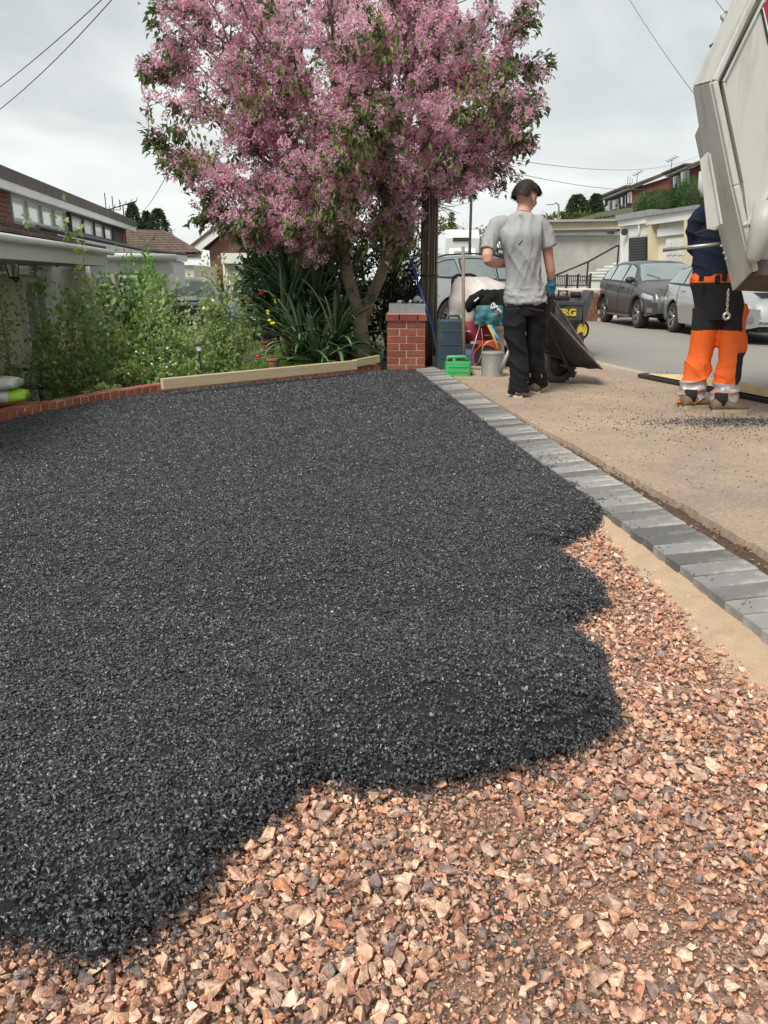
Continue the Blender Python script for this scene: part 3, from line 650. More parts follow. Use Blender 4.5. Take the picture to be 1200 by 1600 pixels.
# --- brick edging
eb = M()
pts_e = [EDGE[i] for i in range(len(EDGE))]
def left_n(a, b): d = (b - a).normalized(); return Vector((d.y, -d.x, 0))   # away from drive
seg_pts = []
tot = 0; BR = .075; GAP = .010; acc = 0; brick_me = None
edging = thing('brick_edging', 'low row of red bricks on edge bordering the black tarmac along the garden', 'edging', (EDGE[0].x, EDGE[0].y, -.12))
haunch = M(); bricks = []
cur = Vector(EDGE[0]); i = 0; pos = 0.0
cum = [0]
for a, b in zip(EDGE[:-1], EDGE[1:]): cum.append(cum[-1] + (b - a).length)
def along(s):
    for k in range(len(EDGE) - 1):
        if s <= cum[k + 1]: t = (s - cum[k]) / (cum[k + 1] - cum[k]); return EDGE[k].lerp(EDGE[k + 1], t), (EDGE[k + 1] - EDGE[k]).normalized()
    return EDGE[-1], (EDGE[-1] - EDGE[-2]).normalized()
BW = .125; BH = .085; s = .09
pr = []
while s < min(cum[-1], 9.6):
    p, d = along(s); n = Vector((d.y, -d.x, 0)); n = n if (p + n - Vector((-6, 9, 0))).length < (p - n - Vector((-6, 9, 0))).length else -n
    c = p + n * BW / 2
    k = M().box((0, 0, 0), (BR, BW, BH)) if brick_me is None else None
    if k: ob = k.build('brick', K['brick_edge'], None); brick_me = ob.data; scene.collection.objects.unlink(ob)
    o = bpy.data.objects.new('brick', brick_me); scene.collection.objects.link(o); o.parent = edging
    zt = .012 + .006 * math.sin(s * 3) + random.uniform(-.003, .003)
    o.location = Vector((c.x, c.y, zt)) - edging.location; o.rotation_euler = (random.uniform(-.02, .02), random.uniform(-.02, .02), math.atan2(d.y, d.x) + random.uniform(-.015, .015))
    bv = o.modifiers.new('bevel', 'BEVEL'); bv.width = .004; bv.segments = 2
    s += BR + GAP
mb = M()
ss = np.arange(.05, min(cum[-1], 9.65), .12); rr = []
for s_ in ss:
    p, d = along(s_); n = Vector((d.y, -d.x, 0)); n = n if (p + n - Vector((-6, 9, 0))).length < (p - n - Vector((-6, 9, 0))).length else -n
    rr.append([p + n * .006 + Vector((0, 0, -.12)), p + n * .006 + Vector((0, 0, .046)), p + n * (BW - .006) + Vector((0, 0, .046)), p + n * (BW + .03) + Vector((0, 0, -.3))])
mb.rings(rr); mb.build('mortar_bed', K['mortar'], edging)
# ---------------------------------------------------------------- foliage tools
def leaf_tmpl(l=1.0, w=.45, fold=.18, droop=.15):
    V = np.array([(0, 0, 0), (l * .45, w / 2, fold * w), (l, 0, -droop * l), (l * .45, -w / 2, fold * w), (l * .5, 0, -droop * .3 * l)])
    return V, np.array([(0, 4, 1), (1, 4, 2), (0, 3, 4), (3, 2, 4)])
def place_leaves(pos, dirs, size, tmpl, rs, jitter=.5):
    """leaves at pos, pointing roughly along dirs"""
    n = len(pos); D = dirs + rs.normal(size=(n, 3)) * jitter; D /= np.linalg.norm(D, axis=1)[:, None] + 1e-9
    U = rs.normal(size=(n, 3)) * .6 + [0, 0, 1]; S = np.cross(U, D); S /= np.linalg.norm(S, axis=1)[:, None] + 1e-9; N = np.cross(D, S)
    Rm = np.stack([D, S, N], -1); tv, tf = tmpl
    v = np.einsum('nij,vj->nvi', Rm, tv) * np.asarray(size)[:, None, None] + pos[:, None, :]
    f = tf[None] + (np.arange(n) * len(tv))[:, None, None]
    return v.reshape(-1, 3), f.reshape(-1, tf.shape[1])
LEAF = leaf_tmpl(); LEAF_W = leaf_tmpl(1, .6, .1, .1); LEAF_N = leaf_tmpl(1, .3, .2, .25)
def leaf_mat(name, cols, rough=.5, spec=.4, transl=.45): return palette_mat(name, cols, rough=rough, bump=0, spec=spec, nscale=3, namt=.2, transl=transl)
GREEN_MID = leaf_mat('leaf_mid', [(.15, .28, .06), (.23, .38, .09), (.30, .44, .13), (.10, .20, .04), (.42, .52, .20), (.26, .25, .09)])
GREEN_LIGHT = leaf_mat('leaf_light', [(.30, .44, .13), (.42, .54, .22), (.20, .34, .09), (.52, .60, .32), (.33, .36, .15)])
GREEN_DARK = leaf_mat('leaf_dark', [(.02, .06, .018), (.035, .08, .022), (.05, .11, .03), (.025, .05, .02), (.075, .14, .05)], rough=.35, spec=.6, transl=.12)
GREEN_YEL = leaf_mat('leaf_yellowgreen', [(.12, .15, .02), (.2, .2, .03), (.05, .09, .015), (.03, .05, .012), (.28, .24, .05)])
CONIFER = leaf_mat('conifer_green', [(.03, .06, .028), (.045, .08, .038), (.065, .10, .045), (.025, .045, .022)], transl=.1)
HEDGE = leaf_mat('hedge_green', [(.03, .09, .015), (.05, .13, .02), (.07, .16, .03), (.02, .06, .012)], transl=.15)
BARK = mat('bark', (.12, .085, .06), (.06, .045, .035), scale=12, rough=.95, bump=.8, bscale=40)
TWIG = mat('twig_green', (.20, .21, .09), (.28, .22, .12), scale=8, rough=.9)
TWIG_GREY = mat('twig_grey', (.20, .18, .15), (.12, .10, .085), scale=8, rough=.95)
GRASS = leaf_mat('grass_blade', [(.15, .30, .04), (.22, .38, .06), (.28, .42, .09), (.10, .20, .03), (.32, .36, .12)])
def grow(m, p, d, L, r, depth, rs, tips, bend=.25, up=.25, nb=(2, 4), shrink=.68, seg=5, wig=.15, spread=.8):
    pts = [p.copy()]; q = p.copy(); dd = d.normalized(); n = 5
    for i in range(n):
        dd = (dd + Vector(rs.normal(size=3)) * wig + Vector((0, 0, up)) * .18).normalized(); q = q + dd * L / n; pts.append(q.copy())
    rad = [r * (1 - .5 * i / n) for i in range(n + 1)]
    m.tube(pts, rad, seg if r > .008 else 4, cap=False)
    for i in range(2, n + 1): tips.append((pts[i], (pts[i] - pts[i - 1]).normalized(), depth))
    if depth > 0:
        k = rs.randint(nb[0], nb[1] + 1)
        for j in range(k):
            i = n if j == 0 else rs.randint(2, n + 1); base = pts[i]; dr = (pts[i] - pts[i - 1]).normalized()
            nd = (dr + Vector(rs.normal(size=3)) * spread * .6).normalized() if j else dr
            grow(m, base, nd, L * shrink * rs.uniform(.8, 1.15), rad[i] * (.85 if j == 0 else .6), depth - 1, rs, tips, bend, up, nb, shrink, seg, wig, spread)
def bush(name, label, cat, base, w, h, d, n, lm, size=.035, tmpl=LEAF, stems=10, group=None, seed=1, stemr=.008, hollow=.35, twig=None, flowers=None, zlift=0.0, lump=.3, per=1.0, oval=1.0, lift=0.0):
    """a shrub: stems from the base, leaves clumped around shoot tips through an uneven volume"""
    rs = np.random.RandomState(seed); base = Vector(base); t = thing(name, label, cat, base, 0, group)
    sm = M(); tips = []
    for i in range(stems):
        a = rs.uniform(0, 6.28); rr = rs.rand() ** .5
        p0 = base + Vector((math.cos(a) * w * .10, math.sin(a) * d * .10, 0))
        tgt = base + Vector((math.cos(a) * rr * w * .46, math.sin(a) * rr * d * .46, h * rs.uniform(.55, .95) * (1 - .25 * rr)))
        mid = p0.lerp(tgt, .5) + Vector((0, 0, h * .10)) + Vector(rs.normal(size=3)) * .05 * w
        pts = [(p0 * (1 - u) ** 2 + mid * 2 * u * (1 - u) + tgt * u * u) for u in np.linspace(0, 1, 7)]
        pts = [q + Vector(rs.normal(size=3)) * .012 * w for q in pts]
        sm.tube(pts, [stemr * (1 - .7 * u) for u in np.linspace(0, 1, 7)], 5, cap=False)
        for k in range(3, 7): tips.append((pts[k], (pts[k] - pts[k - 1]).normalized()))
        for b in range(5):
            k = rs.randint(2, 6); q0 = pts[k]; dr = Vector(rs.normal(size=3)); dr.z = abs(dr.z) * .6; q1 = q0 + dr.normalized() * rs.uniform(.12, .3) * w * .7
            sm.tube([q0, q0.lerp(q1, .5) + Vector((0, 0, .02)), q1], [stemr * .5, stemr * .35, stemr * .2], 4, cap=False); tips.append((q1, (q1 - q0).normalized())); tips.append((q0.lerp(q1, .6), (q1 - q0).normalized()))
    sm.build('stem', twig or TWIG, t, smooth=True)
    # clump centres: tips plus random shell points
    nc = max(12, n // 45); C = []
    while len(C) < nc:
        a = rs.uniform(0, 6.28); ph = math.acos(rs.uniform(-.55 if not lift else -.75, 1)); r = rs.uniform(hollow, 1) ** .5 * (1 + lump * math.sin(a * 3 + seed) * .5)
        C.append(base + Vector((math.cos(a) * math.sin(ph) * w / 2 * r, math.sin(a) * math.sin(ph) * d / 2 * r, (h * lift + (h - h * lift) * .5 + math.cos(ph) * (h - h * lift) * .5 * r) if lift else h * .54 * oval + math.cos(ph) * h * .46 * r + zlift)))
    C = np.array([c[:] for c in C] + [tp[0][:] for tp in tips]); T = np.array([c[:] for c in C])
    k = rs.randint(0, len(C), n); P = C[k] + rs.normal(size=(n, 3)) * np.array([w, d, h]) * .045
    D = P - np.array(base + Vector((0, 0, h * .35))); D /= np.linalg.norm(D, axis=1)[:, None] + 1e-6
    v, f = place_leaves(P, D, size * rs.uniform(.6, 1.25, n), tmpl, rs, .8)
    np_mesh('foliage', v, f, lm, parent=t, kind='stuff')
    if flowers:
        fm, fn, fs = flowers
        for i in range(fn):
            c = C[rs.randint(0, nc)]; fl = M(); c = Vector(c) + (Vector(c) - base - Vector((0, 0, h * .4))).normalized() * .06
            for q in range(6):
                a = q * 1.047 + rs.rand() * .4; u = Vector((math.cos(a), -.5 + .3 * rs.rand(), math.sin(a))).normalized()
                fl.ball(c + u * fs * .4, (fs * .5, fs * .35, fs * .5), 6, 4)
            fl.build('flower', fm, t, smooth=True)
    return t
# ---------------------------------------------------------------- garden surface
lawn_poly = [(-2.3, 7.6), (-1.2, 8.55), (-.3, 9.35), (-.3, 12.5), (-1.2, 15), (-3.4, 15.2), (-3.4, 10)]
def lawn_z(P): return terrain_z(P[:, 0], P[:, 1]) + .05 + .05 * fbm(P[:, 0], P[:, 1], 1.2, 4)
lawn_m = mat('lawn_turf', (.07, .13, .025), (.11, .18, .04), scale=5, rough=.95, bump=1, bscale=60, dirt=(.12, .10, .05), dscale=2, damt=.5)
lawn = sheet('lawn', lawn_poly, 0, lawn_m, res=.15, zf=lawn_z)
rs = np.random.RandomState(11)
def grass(name, poly, n, size, zf, m_, parent=None, label=None, cat=None):
    poly = np.array(poly); lo = poly.min(0); hi = poly.max(0); P = rs.uniform(lo, hi, (n * 2, 2)); P = P[sdf(P, poly) > 0][:n]
    z = zf(P); pos = np.stack([P[:, 0], P[:, 1], z], -1); D = np.tile([0, 0, 1.0], (len(P), 1))
    v, f = place_leaves(pos, D, size * rs.uniform(.5, 1.3, len(P)), leaf_tmpl(1, .13, .1, -.1), rs, .35)
    return np_mesh(name, v, f, m_, parent=parent, kind='stuff', label=label, cat=cat)
grass('grass', lawn_poly, 26000, .075, lawn_z, GRASS, label='rough green lawn grass beyond the timber board', cat='grass')
bed_poly = [(-3.1, 6.2), (-2.3, 7.35), (-1.4, 8.1), (-.25, 9.25), (-.3, 10.2), (-1.2, 9.7), (-2.2, 9.0), (-3.2, 8.3)]
grass('weeds', [(-2.7, 6.9), (-.3, 9.2), (-.3, 9.9), (-1.4, 9.3), (-2.8, 8.2)], 2600, .10, lambda P: terrain_z(P[:, 0], P[:, 1]) + .02, GREEN_LIGHT, label='low pale green weeds in the bed behind the brick edging', cat='weeds')
# timber boards on the edging
def board(a, b, h, m_, label, z0, thick=.045, tilt=0):
    a = Vector(a); b = Vector(b); L_ = (b - a).length; c = (a + b) / 2
    t = M(); t.box((0, 0, 0), (L_, thick, h)); 
    o = t.build('timber_board', m_, None, bevel=.006, label=label, cat='board'); d = b - a
    o.location = (c.x, c.y, z0 + h / 2); o.rotation_euler = (0, -math.asin((b.z - a.z) / L_) + 0, math.atan2(d.y, d.x)); return o
pA, dA = along(.55); 
def ept(px, py, off=.09):
    g = G(px, py, .05); return g
A = G(242, 612, .05); B = G(556, 579, .05); A = A + Vector((.02, .155, 0)); B = B + Vector((0, .155, 0))
board((A.x, A.y, 0), (B.x, B.y, 0), .100, K['timber'], 'long pale new timber board lying on edge along the red brick edging', .045)
A2 = G(550, 577, .05) + Vector((0, .17, 0)); B2 = G(595, 572, .05) + Vector((-.02, .08, 0))
o = board((A2.x, A2.y, 0), (B2.x, B2.y, .035), .085, K['timber_old'], 'short weathered timber offcut between the cherry trunk and brick pillar', .065)
# ---------------------------------------------------------------- the bungalow on the left
HD = Vector((math.sin(R(-7.6)), math.cos(R(-7.6)), 0)); HN = Vector((HD.y, -HD.x, 0))      # along the house, outwards to the drive
tile_m = mat('roof_tile', (.085, .06, .05), (.13, .095, .075), scale=4, rough=.9, bump=.4, rand=.2, dirt=(.16, .15, .11), dscale=2, damt=.4)
tile_m2 = mat('roof_tile_brown', (.13, .085, .065), (.09, .06, .05), scale=4, rough=.9, bump=.4, bscale=20, island=.25, dirt=(.18, .16, .12), dscale=2, damt=.4)
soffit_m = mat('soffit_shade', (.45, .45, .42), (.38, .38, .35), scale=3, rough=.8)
felt_m = mat('roof_edge_tile', (.10, .085, .08), (.15, .13, .12), scale=5, rough=.9, bump=.4, bscale=30)
house = thing('bungalow', 'white and brick dormer bungalow behind the rose bushes at the left', 'house', (-6.6, 14, -.9), 0)
O0 = W(0, 300, 13.2)     # a point on the dormer face at the left frame edge
def hp(s, out=0.0, z=0.0):
    """s metres along the house from px 0, out = towards the drive, z world"""
    p = Vector((O0.x, O0.y, 0)) + HD * s + HN * out; p.z = z; return p
DT, D0 = 2.60, -4.0
# dormer: flat roof with hanging tiles, white fascia, soffit, window band
def hbox(m, s0, s1, o0, o1, z0, z1): 
    m.prism([hp(s0, o0, z0), hp(s1, o0, z0), hp(s1, o1, z0), hp(s0, o1, z0)], (0, 0, z1 - z0)); return m
hbox(M(), D0, 10.7, -3.2, .30, DT - .09, DT + .01).build('dormer_roof', felt_m, house)
for a in np.arange(D0, 10.7, .42): hbox(M(), a + .008, min(a + .412, 10.7), .30, .325, DT - .17, DT + .02).build('edge_tile', felt_m, house)
hbox(M(), D0, 10.72, .24, .305, DT - .30, DT - .15).build('fascia', K['white_paint'], house, bevel=.01)
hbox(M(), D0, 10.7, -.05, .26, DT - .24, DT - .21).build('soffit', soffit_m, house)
hbox(M(), D0, 10.6, -3.2, -.12, .2, DT - .245).build('dormer_wall', K['white_render'], house)
hbox(M(), 4.85, 10.7, .37, .45, DT - .24, DT + .06).build('roof_joint_cap', felt_m, house) if False else None
wz0, wz1 = 1.93, DT - .25
brk = M(); bz = 1.65
c = 0
while bz < wz1:           # brick pier at the near end of the window band
    for q in range(3):
        hbox(brk, -1.2 + q * .45 + (.2 if c % 2 else 0), -1.2 + q * .45 + .435 + (.2 if c % 2 else 0), -.1, .05, bz, bz + .065) if True else None
    bz += .075; c += 1
brk.build('brick_pier', K['brick_old'], house)
def window(s0, s1, z0, z1, glass, out=.0, frame=.05, fm=None, n=1):
    fr = M(); fm = fm or K['white_paint']
    hbox(fr, s0, s1, out - .04, out + .03, z0, z0 + frame); hbox(fr, s0, s1, out - .04, out + .03, z1 - frame, z1)
    for i in range(n + 1):
        x = s0 + (s1 - s0 - frame) * i / n; hbox(fr, x, x + frame, out - .04, out + .028, z0 + frame, z1 - frame)
    wf = fr.build('window', fm, house)
    for i in range(n):
        x0 = s0 + (s1 - s0 - frame) * i / n + frame; x1 = s0 + (s1 - s0 - frame) * (i + 1) / n
        p = hbox(M(), x0, x1, out - .03, out - .015, z0 + frame, z1 - frame).build('pane', glass, wf)
dk = mat('dark_frame', (.05, .05, .05), rough=.5)
window(.42, 3.9, wz0, wz1, K['glass_curtain'], n=4, frame=.05, fm=mat('grey_frame', (.42, .43, .43), rough=.5))
window(4.3, 8.8, wz0, wz1, K['glass_curtain'], n=4, frame=.06, fm=dk)
hbox(M(), 8.8, 10.0, -.1, .02, 1.2, wz1).build('dark_cladding', mat('dark_cladding', (.06, .065, .075), rough=.7), house)
hbox(M(), 10.0, 10.6, -.1, .03, 1.0, wz1).build('brick_end', K['brick_old'], house)
# lower roof slope between dormer and the eaves, with tiles
EZ = 1.33; EO = 2.1        # eaves height and how far out they are
ev0, ev1 = -10.0, -2.7
def slope(o_): return 1.40 + (1.80 - 1.40) * (EO - o_) / EO
m_ = M(); m_.prism([hp(ev0, EO - .05, EZ + .02), hp(ev0, 0, 1.86), hp(ev0, 0, 1.74), hp(ev0, EO - .05, EZ - .08)], HD * (ev1 - ev0)); m_.build('roof', tile_m, house)
rows = 7
for r_ in range(rows):
    o1 = EO - r_ * EO / rows; o0 = o1 - EO / rows - .05
    z1 = EZ + .045 + (1.88 - EZ) * (EO - o1) / EO; z0 = EZ + .03 + (1.88 - EZ) * (EO - o0) / EO
    for a in np.arange(ev0, ev1 - .1, .33):
        if a < -8.2: continue
        t_ = M(); aa = a + (.16 if r_ % 2 else 0)
        t_.prism([hp(aa, o1, z1), hp(aa, o0, z0), hp(aa, o0, z0 + .02), hp(aa, o1, z1 + .03)], HD * .315); t_.build('tile', tile_m, house)
gut = M(); gut.tube([hp(ev0, EO + .05, EZ - .02), hp(ev1 + .05, EO + .05, EZ)], .036, 10); gut.build('gutter', K['white_paint'], house, smooth=True)
hbox(M(), ev0, ev1, EO - .06, EO - .01, EZ - .17, EZ - .02).build('eaves_fascia', K['white_paint'], house)
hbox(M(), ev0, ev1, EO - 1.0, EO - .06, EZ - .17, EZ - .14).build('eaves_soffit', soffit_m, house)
# front wall set back under the eaves, door glazing, window, brick pier
WO = EO - .85
hbox(M(), ev0, ev1 - .1, WO - .25, WO, -1.6, EZ - .28).build('front_wall', K['cream_wall'], house)
def awin(pxs, pz, glass, name='window', n=1, fr=None, out=None, frm=.06):
    pass
def s_at(px, out):
    """station on the house whose point at offset out shows at column px (near the horizon)"""
    lo, hi = -11.0, 60.0
    for _ in range(50):
        mid = (lo + hi) / 2; p = hp(mid, out, 1.0); x = 600 + FPX * p.x / (p.y * CP)
        if x < px: lo = mid
        else: hi = mid
    return lo
s0, s1 = s_at(26, WO), s_at(66, WO); window(s0, s1, -.9, 1.02, K['glass_green'], out=WO + .03, frame=.07, n=2)
s0, s1 = s_at(112, WO + .15), s_at(132, WO + .15)
bz = -.9; c = 0
while bz < EZ - .36:
    hbox(M(), s0 + (0 if c % 2 else .0), s1, WO, WO + .2, bz, bz + .066).build('brick', K['brick_old'], house); bz += .076; c += 1
hbox(M(), s0 + .01, s1 - .01, WO - .01, WO + .19, -1.2, EZ - .31).build('pier_mortar', K['mortar'], house)
s0, s1 = s_at(70, WO), s_at(104, WO); window(s0, s1, -.9, -.05, K['glass_curtain'], out=WO + .03, n=1)
# wall lantern
lant = thing('wall_lantern', 'black carriage lantern fixed under the bungalow eaves', 'lantern', W(19, 418, 9.0))
lp = W(19, 418, 9.0); lm_ = M(); lm_.lathe([(.005, .135), (.012, .13), (.016, .11), (.03, .10), (.085, .055), (.09, .045)], lp, seg=8); lm_.build('lamp_cap', K['black_plastic'], lant); M().lathe([(.045, -.125), (.055, -.115), (.05, -.1), (.02, -.1)], lp, seg=8).build('lamp_base', K['black_plastic'], lant)
fr_ = M()
for k in range(6):
    a = k * math.pi / 3; fr_.tube([lp + Vector((math.cos(a) * .05, math.sin(a) * .05, -.11)), lp + Vector((math.cos(a) * .078, math.sin(a) * .078, .05))], .006, 4)
fr_.tube([lp + Vector((0, 0, -.12)), lp + Vector((-.03, .1, -.16)), lp + Vector((-.1, .35, -.12))], .012, 5); fr_.build('frame', K['black_plastic'], lant)
M().lathe([(.045, -.10), (.07, .045)], lp, seg=6).build('lamp_glass', K['glass_curtain'], lant)
# projecting garage / porch wing with a flat roof, facing us
wing = thing('garage_wing', 'flat roofed garage wing with white gutter behind the climbing leaves', 'garage', (-3.2, 11.6, -.9))
gy0 = 11.3; gL = W(148, 400, gy0); gR = W(262, 399, gy0 + 1.4)
def wbox(m, x0, y0, x1, y1, z0, z1, dep):
    a = Vector((x0, y0, z0)); b = Vector((x1, y1, z0)); d = (b - a).normalized(); n = Vector((-d.y, d.x, 0)) * dep
    m.prism([a, b, b + n, a + n], (0, 0, z1 - z0)); return m
gz = gL.z
wbox(M(), gL.x, gL.y, gR.x, gR.y, -1.6, gz - .2, 2.6).build('wall', K['cream_wall'], wing)
wbox(M(), gL.x - .05, gL.y - .10, gR.x + .1, gR.y - .1, gz - .23, gz - .04, .09).build('fascia', K['white_paint'], wing)
wbox(M(), gL.x - .05, gL.y - .08, gR.x + .1, gR.y - .08, gz + .0, gz + .06, 2.8).build('flat_roof', mat('roof_felt', (.04, .04, .045), (.07, .07, .07), rough=.9), wing)
M().tube([(gL.x - .05, gL.y - .15, gz - .01), (gR.x + .15, gR.y - .15, gz + .01)], .055, 10).build('gutter', K['white_paint'], wing, smooth=True)
# window with blind in the wing
for (a, b, c_, d_) in ((152, 182, 428, 470), (188, 214, 430, 470)):
    p0 = W(a, d_, gy0 + .06); p1 = W(b, c_, gy0 + .2)
    f_ = wbox(M(), p0.x, gL.y - .02 + (p0.x - gL.x) * .5, p1.x, gL.y - .02 + (p1.x - gL.x) * .5, p0.z, p1.z, .06); wf = f_.build('window', K['white_paint'], wing)
    wbox(M(), p0.x + .04, gL.y - .03 + (p0.x + .04 - gL.x) * .5, p1.x - .04, gL.y - .03 + (p1.x - .04 - gL.x) * .5, p0.z + .04, p1.z - .04, .02).build('pane', K['glass_green'], wf)
# glazed lean-to roofs stepping up behind the wing
for (a, b, yy0, yy1, lab) in (((62, 362), (232, 396), 10.2, 17.5, 'white glazed canopy roof rising from the bungalow eaves'), ((150, 388), (290, 400), 14.5, 21, 'shallow white canopy roof with dark gutter beyond the first canopy')):
    P0 = W(a[0], a[1], yy0); P1 = W(b[0], b[1], yy1); tt = thing('canopy_roof', lab, 'canopy', P0.lerp(P1, .5))
    d = (P1 - P0); nrm = Vector((-.9, .12, -.02)) * 1.0
    M().prism([P0, P1, P1 + Vector((0, 0, -.14)), P0 + Vector((0, 0, -.14))], Vector((.04, -.01, 0))).build('bargeboard', K['white_paint'], tt)
    M().prism([P0 + Vector((-.01, 0, .03)), P1 + Vector((-.01, 0, .03)), P1 + Vector((-1.6, .2, -.22)), P0 + Vector((-1.3, .2, -.22))], (0, 0, -.03)).build('roof_sheet', K['glass_curtain'], tt)
    M().tube([P0 + Vector((0, -.05, .05)), P1 + Vector((0, -.05, .05))], .035, 6).build('gutter', K['dark_metal'], tt)
    M().prism([P0 + Vector((-.05, .02, -.15)), P1 + Vector((-.05, .02, -.15)), P1 + Vector((-.05, .02, -.75)), P0 + Vector((-.05, .02, -1.15))], Vector((-.08, .01, 0))).build('side_cladding', K['white_paint'], tt)
    for k in range(6):
        q = P0.lerp(P1, (k + .5) / 6); M().tube([q + Vector((0, 0, .04)), q + Vector((-1.2, .15, -.16))], .018, 5).build('glazing_bar', K['white_paint'], tt)
# brown tiled roof of the next bungalow
nb = thing('tiled_bungalow', 'next bungalow with brown pantiled roof beyond the dormer end', 'house', (-9, 27, -.7))
Y1 = 26.0; a0 = W(186, 362, Y1 + 3.5); a1 = W(258, 364, Y1 + 3.5); b0 = W(176, 396, Y1); b1 = W(312, 396, Y1)
nrow, ncol = 9, 26
M().prism([b0 + Vector((0, 0, -.08)), b1 + Vector((0, 0, -.08)), a1 + Vector((0, 0, -.08)), a0 + Vector((0, 0, -.08))], (0, 0, .05)).build('roof', tile_m2, nb)
tl = M()
for i in range(nrow):
    t0 = i / nrow; t1 = (i + 1.08) / nrow
    for j in range(ncol):
        l0 = b0.lerp(a0, t0); r0 = b1.lerp(a1, t0); l1 = b0.lerp(a0, min(t1, 1)); r1 = b1.lerp(a1, min(t1, 1)); f0 = j / ncol; f1 = (j + .92) / ncol
        tl.prism([l0.lerp(r0, f0) + Vector((0, 0, .03)), l0.lerp(r0, f1) + Vector((0, 0, .03)), l1.lerp(r1, f1), l1.lerp(r1, f0)], (0, 0, .03))
tl.build('tiles', tile_m2, nb, kind='stuff')
M().tube([a0, a1], .1, 6).build('ridge', tile_m2, nb); M().tube([a1, b1], .08, 6).build('hip', tile_m2, nb)
M().box(((b0.x + b1.x) / 2, b0.y + .1, b0.z - .12), (b1.x - b0.x, .1, .14)).build('fascia', K['white_paint'], nb)
M().box(((b0.x + b1.x) / 2, b0.y + 2.6, (b0.z - 1.2) / 2 - .25), (b1.x - b0.x - .6, 4.6, b0.z + 1.0)).build('wall', K['cream_wall'], nb)
# gable house further right
gh = thing('gable_house', 'brick gabled house with white bargeboards behind the camellia', 'house', (-5.5, 32, -.7)); Yg = 30.0
ap = W(362, 345, Yg); el = W(306, 392, Yg); er = W(420, 392, Yg); eb_ = W(306, 490, Yg); ghm = mat('gable_brick', (.20, .095, .065), (.13, .075, .055), scale=1.2, stretch=(1, 1, 6), rough=.9, bump=.3, bscale=12)
zb = -.9; base = [Vector((el.x + .5, Yg, zb)), Vector((er.x, Yg, zb)), Vector((er.x, Yg, er.z)), Vector((ap.x, Yg, ap.z - .15)), Vector((el.x + .5, Yg, el.z + .05))]
M().prism(base, (0, 7, 0)).build('wall', ghm, gh)
M().prism([Vector((ap.x + .1, Yg - .03, er.z + .0)), Vector((er.x, Yg - .03, er.z)), Vector((ap.x + .1, Yg - .03, ap.z - .25))], (0, .02, 0)).build('hung_tiles', tile_m, gh)
for (p, q) in ((el, ap), (ap, er)):
    M().prism([p + Vector((-.1, -.35, .08)), q + Vector((0, -.35, .08)), q + Vector((0, -.35, -.22)), p + Vector((-.1, -.35, -.22))], (0, .1, 0)).build('bargeboard', K['white_paint'], gh)
    M().prism([p + Vector((-.1, -.4, .1)), q + Vector((0, -.4, .1)), q + Vector((0, -.4, .2)), p + Vector((-.1, -.4, .2))], (0, 7.6, 0)).build('roof', tile_m2, gh)
p0 = W(350, 412, Yg - .3); p1 = W(398, 396, Yg - .3); M().box(((p0.x + p1.x) / 2, Yg - .5, (p0.z + p1.z) / 2), (p1.x - p0.x, .5, p1.z - p0.z)).build('garage_fascia', K['white_paint'], gh)
p0 = W(352, 470, Yg - .3); p1 = W(378, 412, Yg - .3); M().box(((p0.x + p1.x) / 2, Yg - .25, (p0.z + p1.z) / 2), (p1.x - p0.x, .3, p1.z - p0.z)).build('pale_cladding', K['cream_wall'], gh)
for k in range(7): M().box((p0.x + .08 + k * .09, Yg - .42, (p0.z + p1.z) / 2), (.012, .03, p1.z - p0.z)).build('batten', K['white_paint'], gh)
p0 = W(380, 470, Yg - .3); p1 = W(440, 420, Yg - .3); M().box(((p0.x + p1.x) / 2, Yg - .1, (p0.z + p1.z) / 2), (p1.x - p0.x, .3, p1.z - p0.z)).build('garage_door', mat('door_shade', (.2, .18, .17), rough=.7), gh)
# tv aerials
def aerial(px, py, Y, w_, h_, label, n=6, yag=True):
    p = W(px, py, Y); t = thing('tv_aerial', label, 'aerial', p + Vector((0, 0, -h_)), group=None); m = M(); m.tube([p + Vector((0, 0, -h_)), p], .02, 5); m.build('mast', K['dark_metal'], t)
    b = M()
    if yag:
        b.tube([p + Vector((-w_ / 2, 0, -.1)), p + Vector((w_ / 2, 0, .15))], .018, 4)
        for k in range(n): q = p + Vector((-w_ / 2 + w_ * k / (n - 1), 0, -.1 + .25 * k / (n - 1))); b.tube([q + Vector((.05, -.25, -.05)), q + Vector((-.05, .25, .12))], .012, 4)
    else:
        for k in range(3): q = p + Vector((-w_ / 2 + w_ * k / 2, 0, 0)); b.tube([q, q + Vector((0, 0, .5 - .1 * k))], .015, 4)
        b.tube([p + Vector((-w_ / 2, 0, 0)), p + Vector((w_ / 2, 0, 0))], .012, 4)
    b.build('elements', K['dark_metal'], t); return t
aerial(192, 322, 26, .9, 1.3, 'long comb shaped television aerial at the dormer end'); aerial(177, 328, 26, .45, 1.0, 'small upright three rod aerial beside the comb shaped one', yag=False)
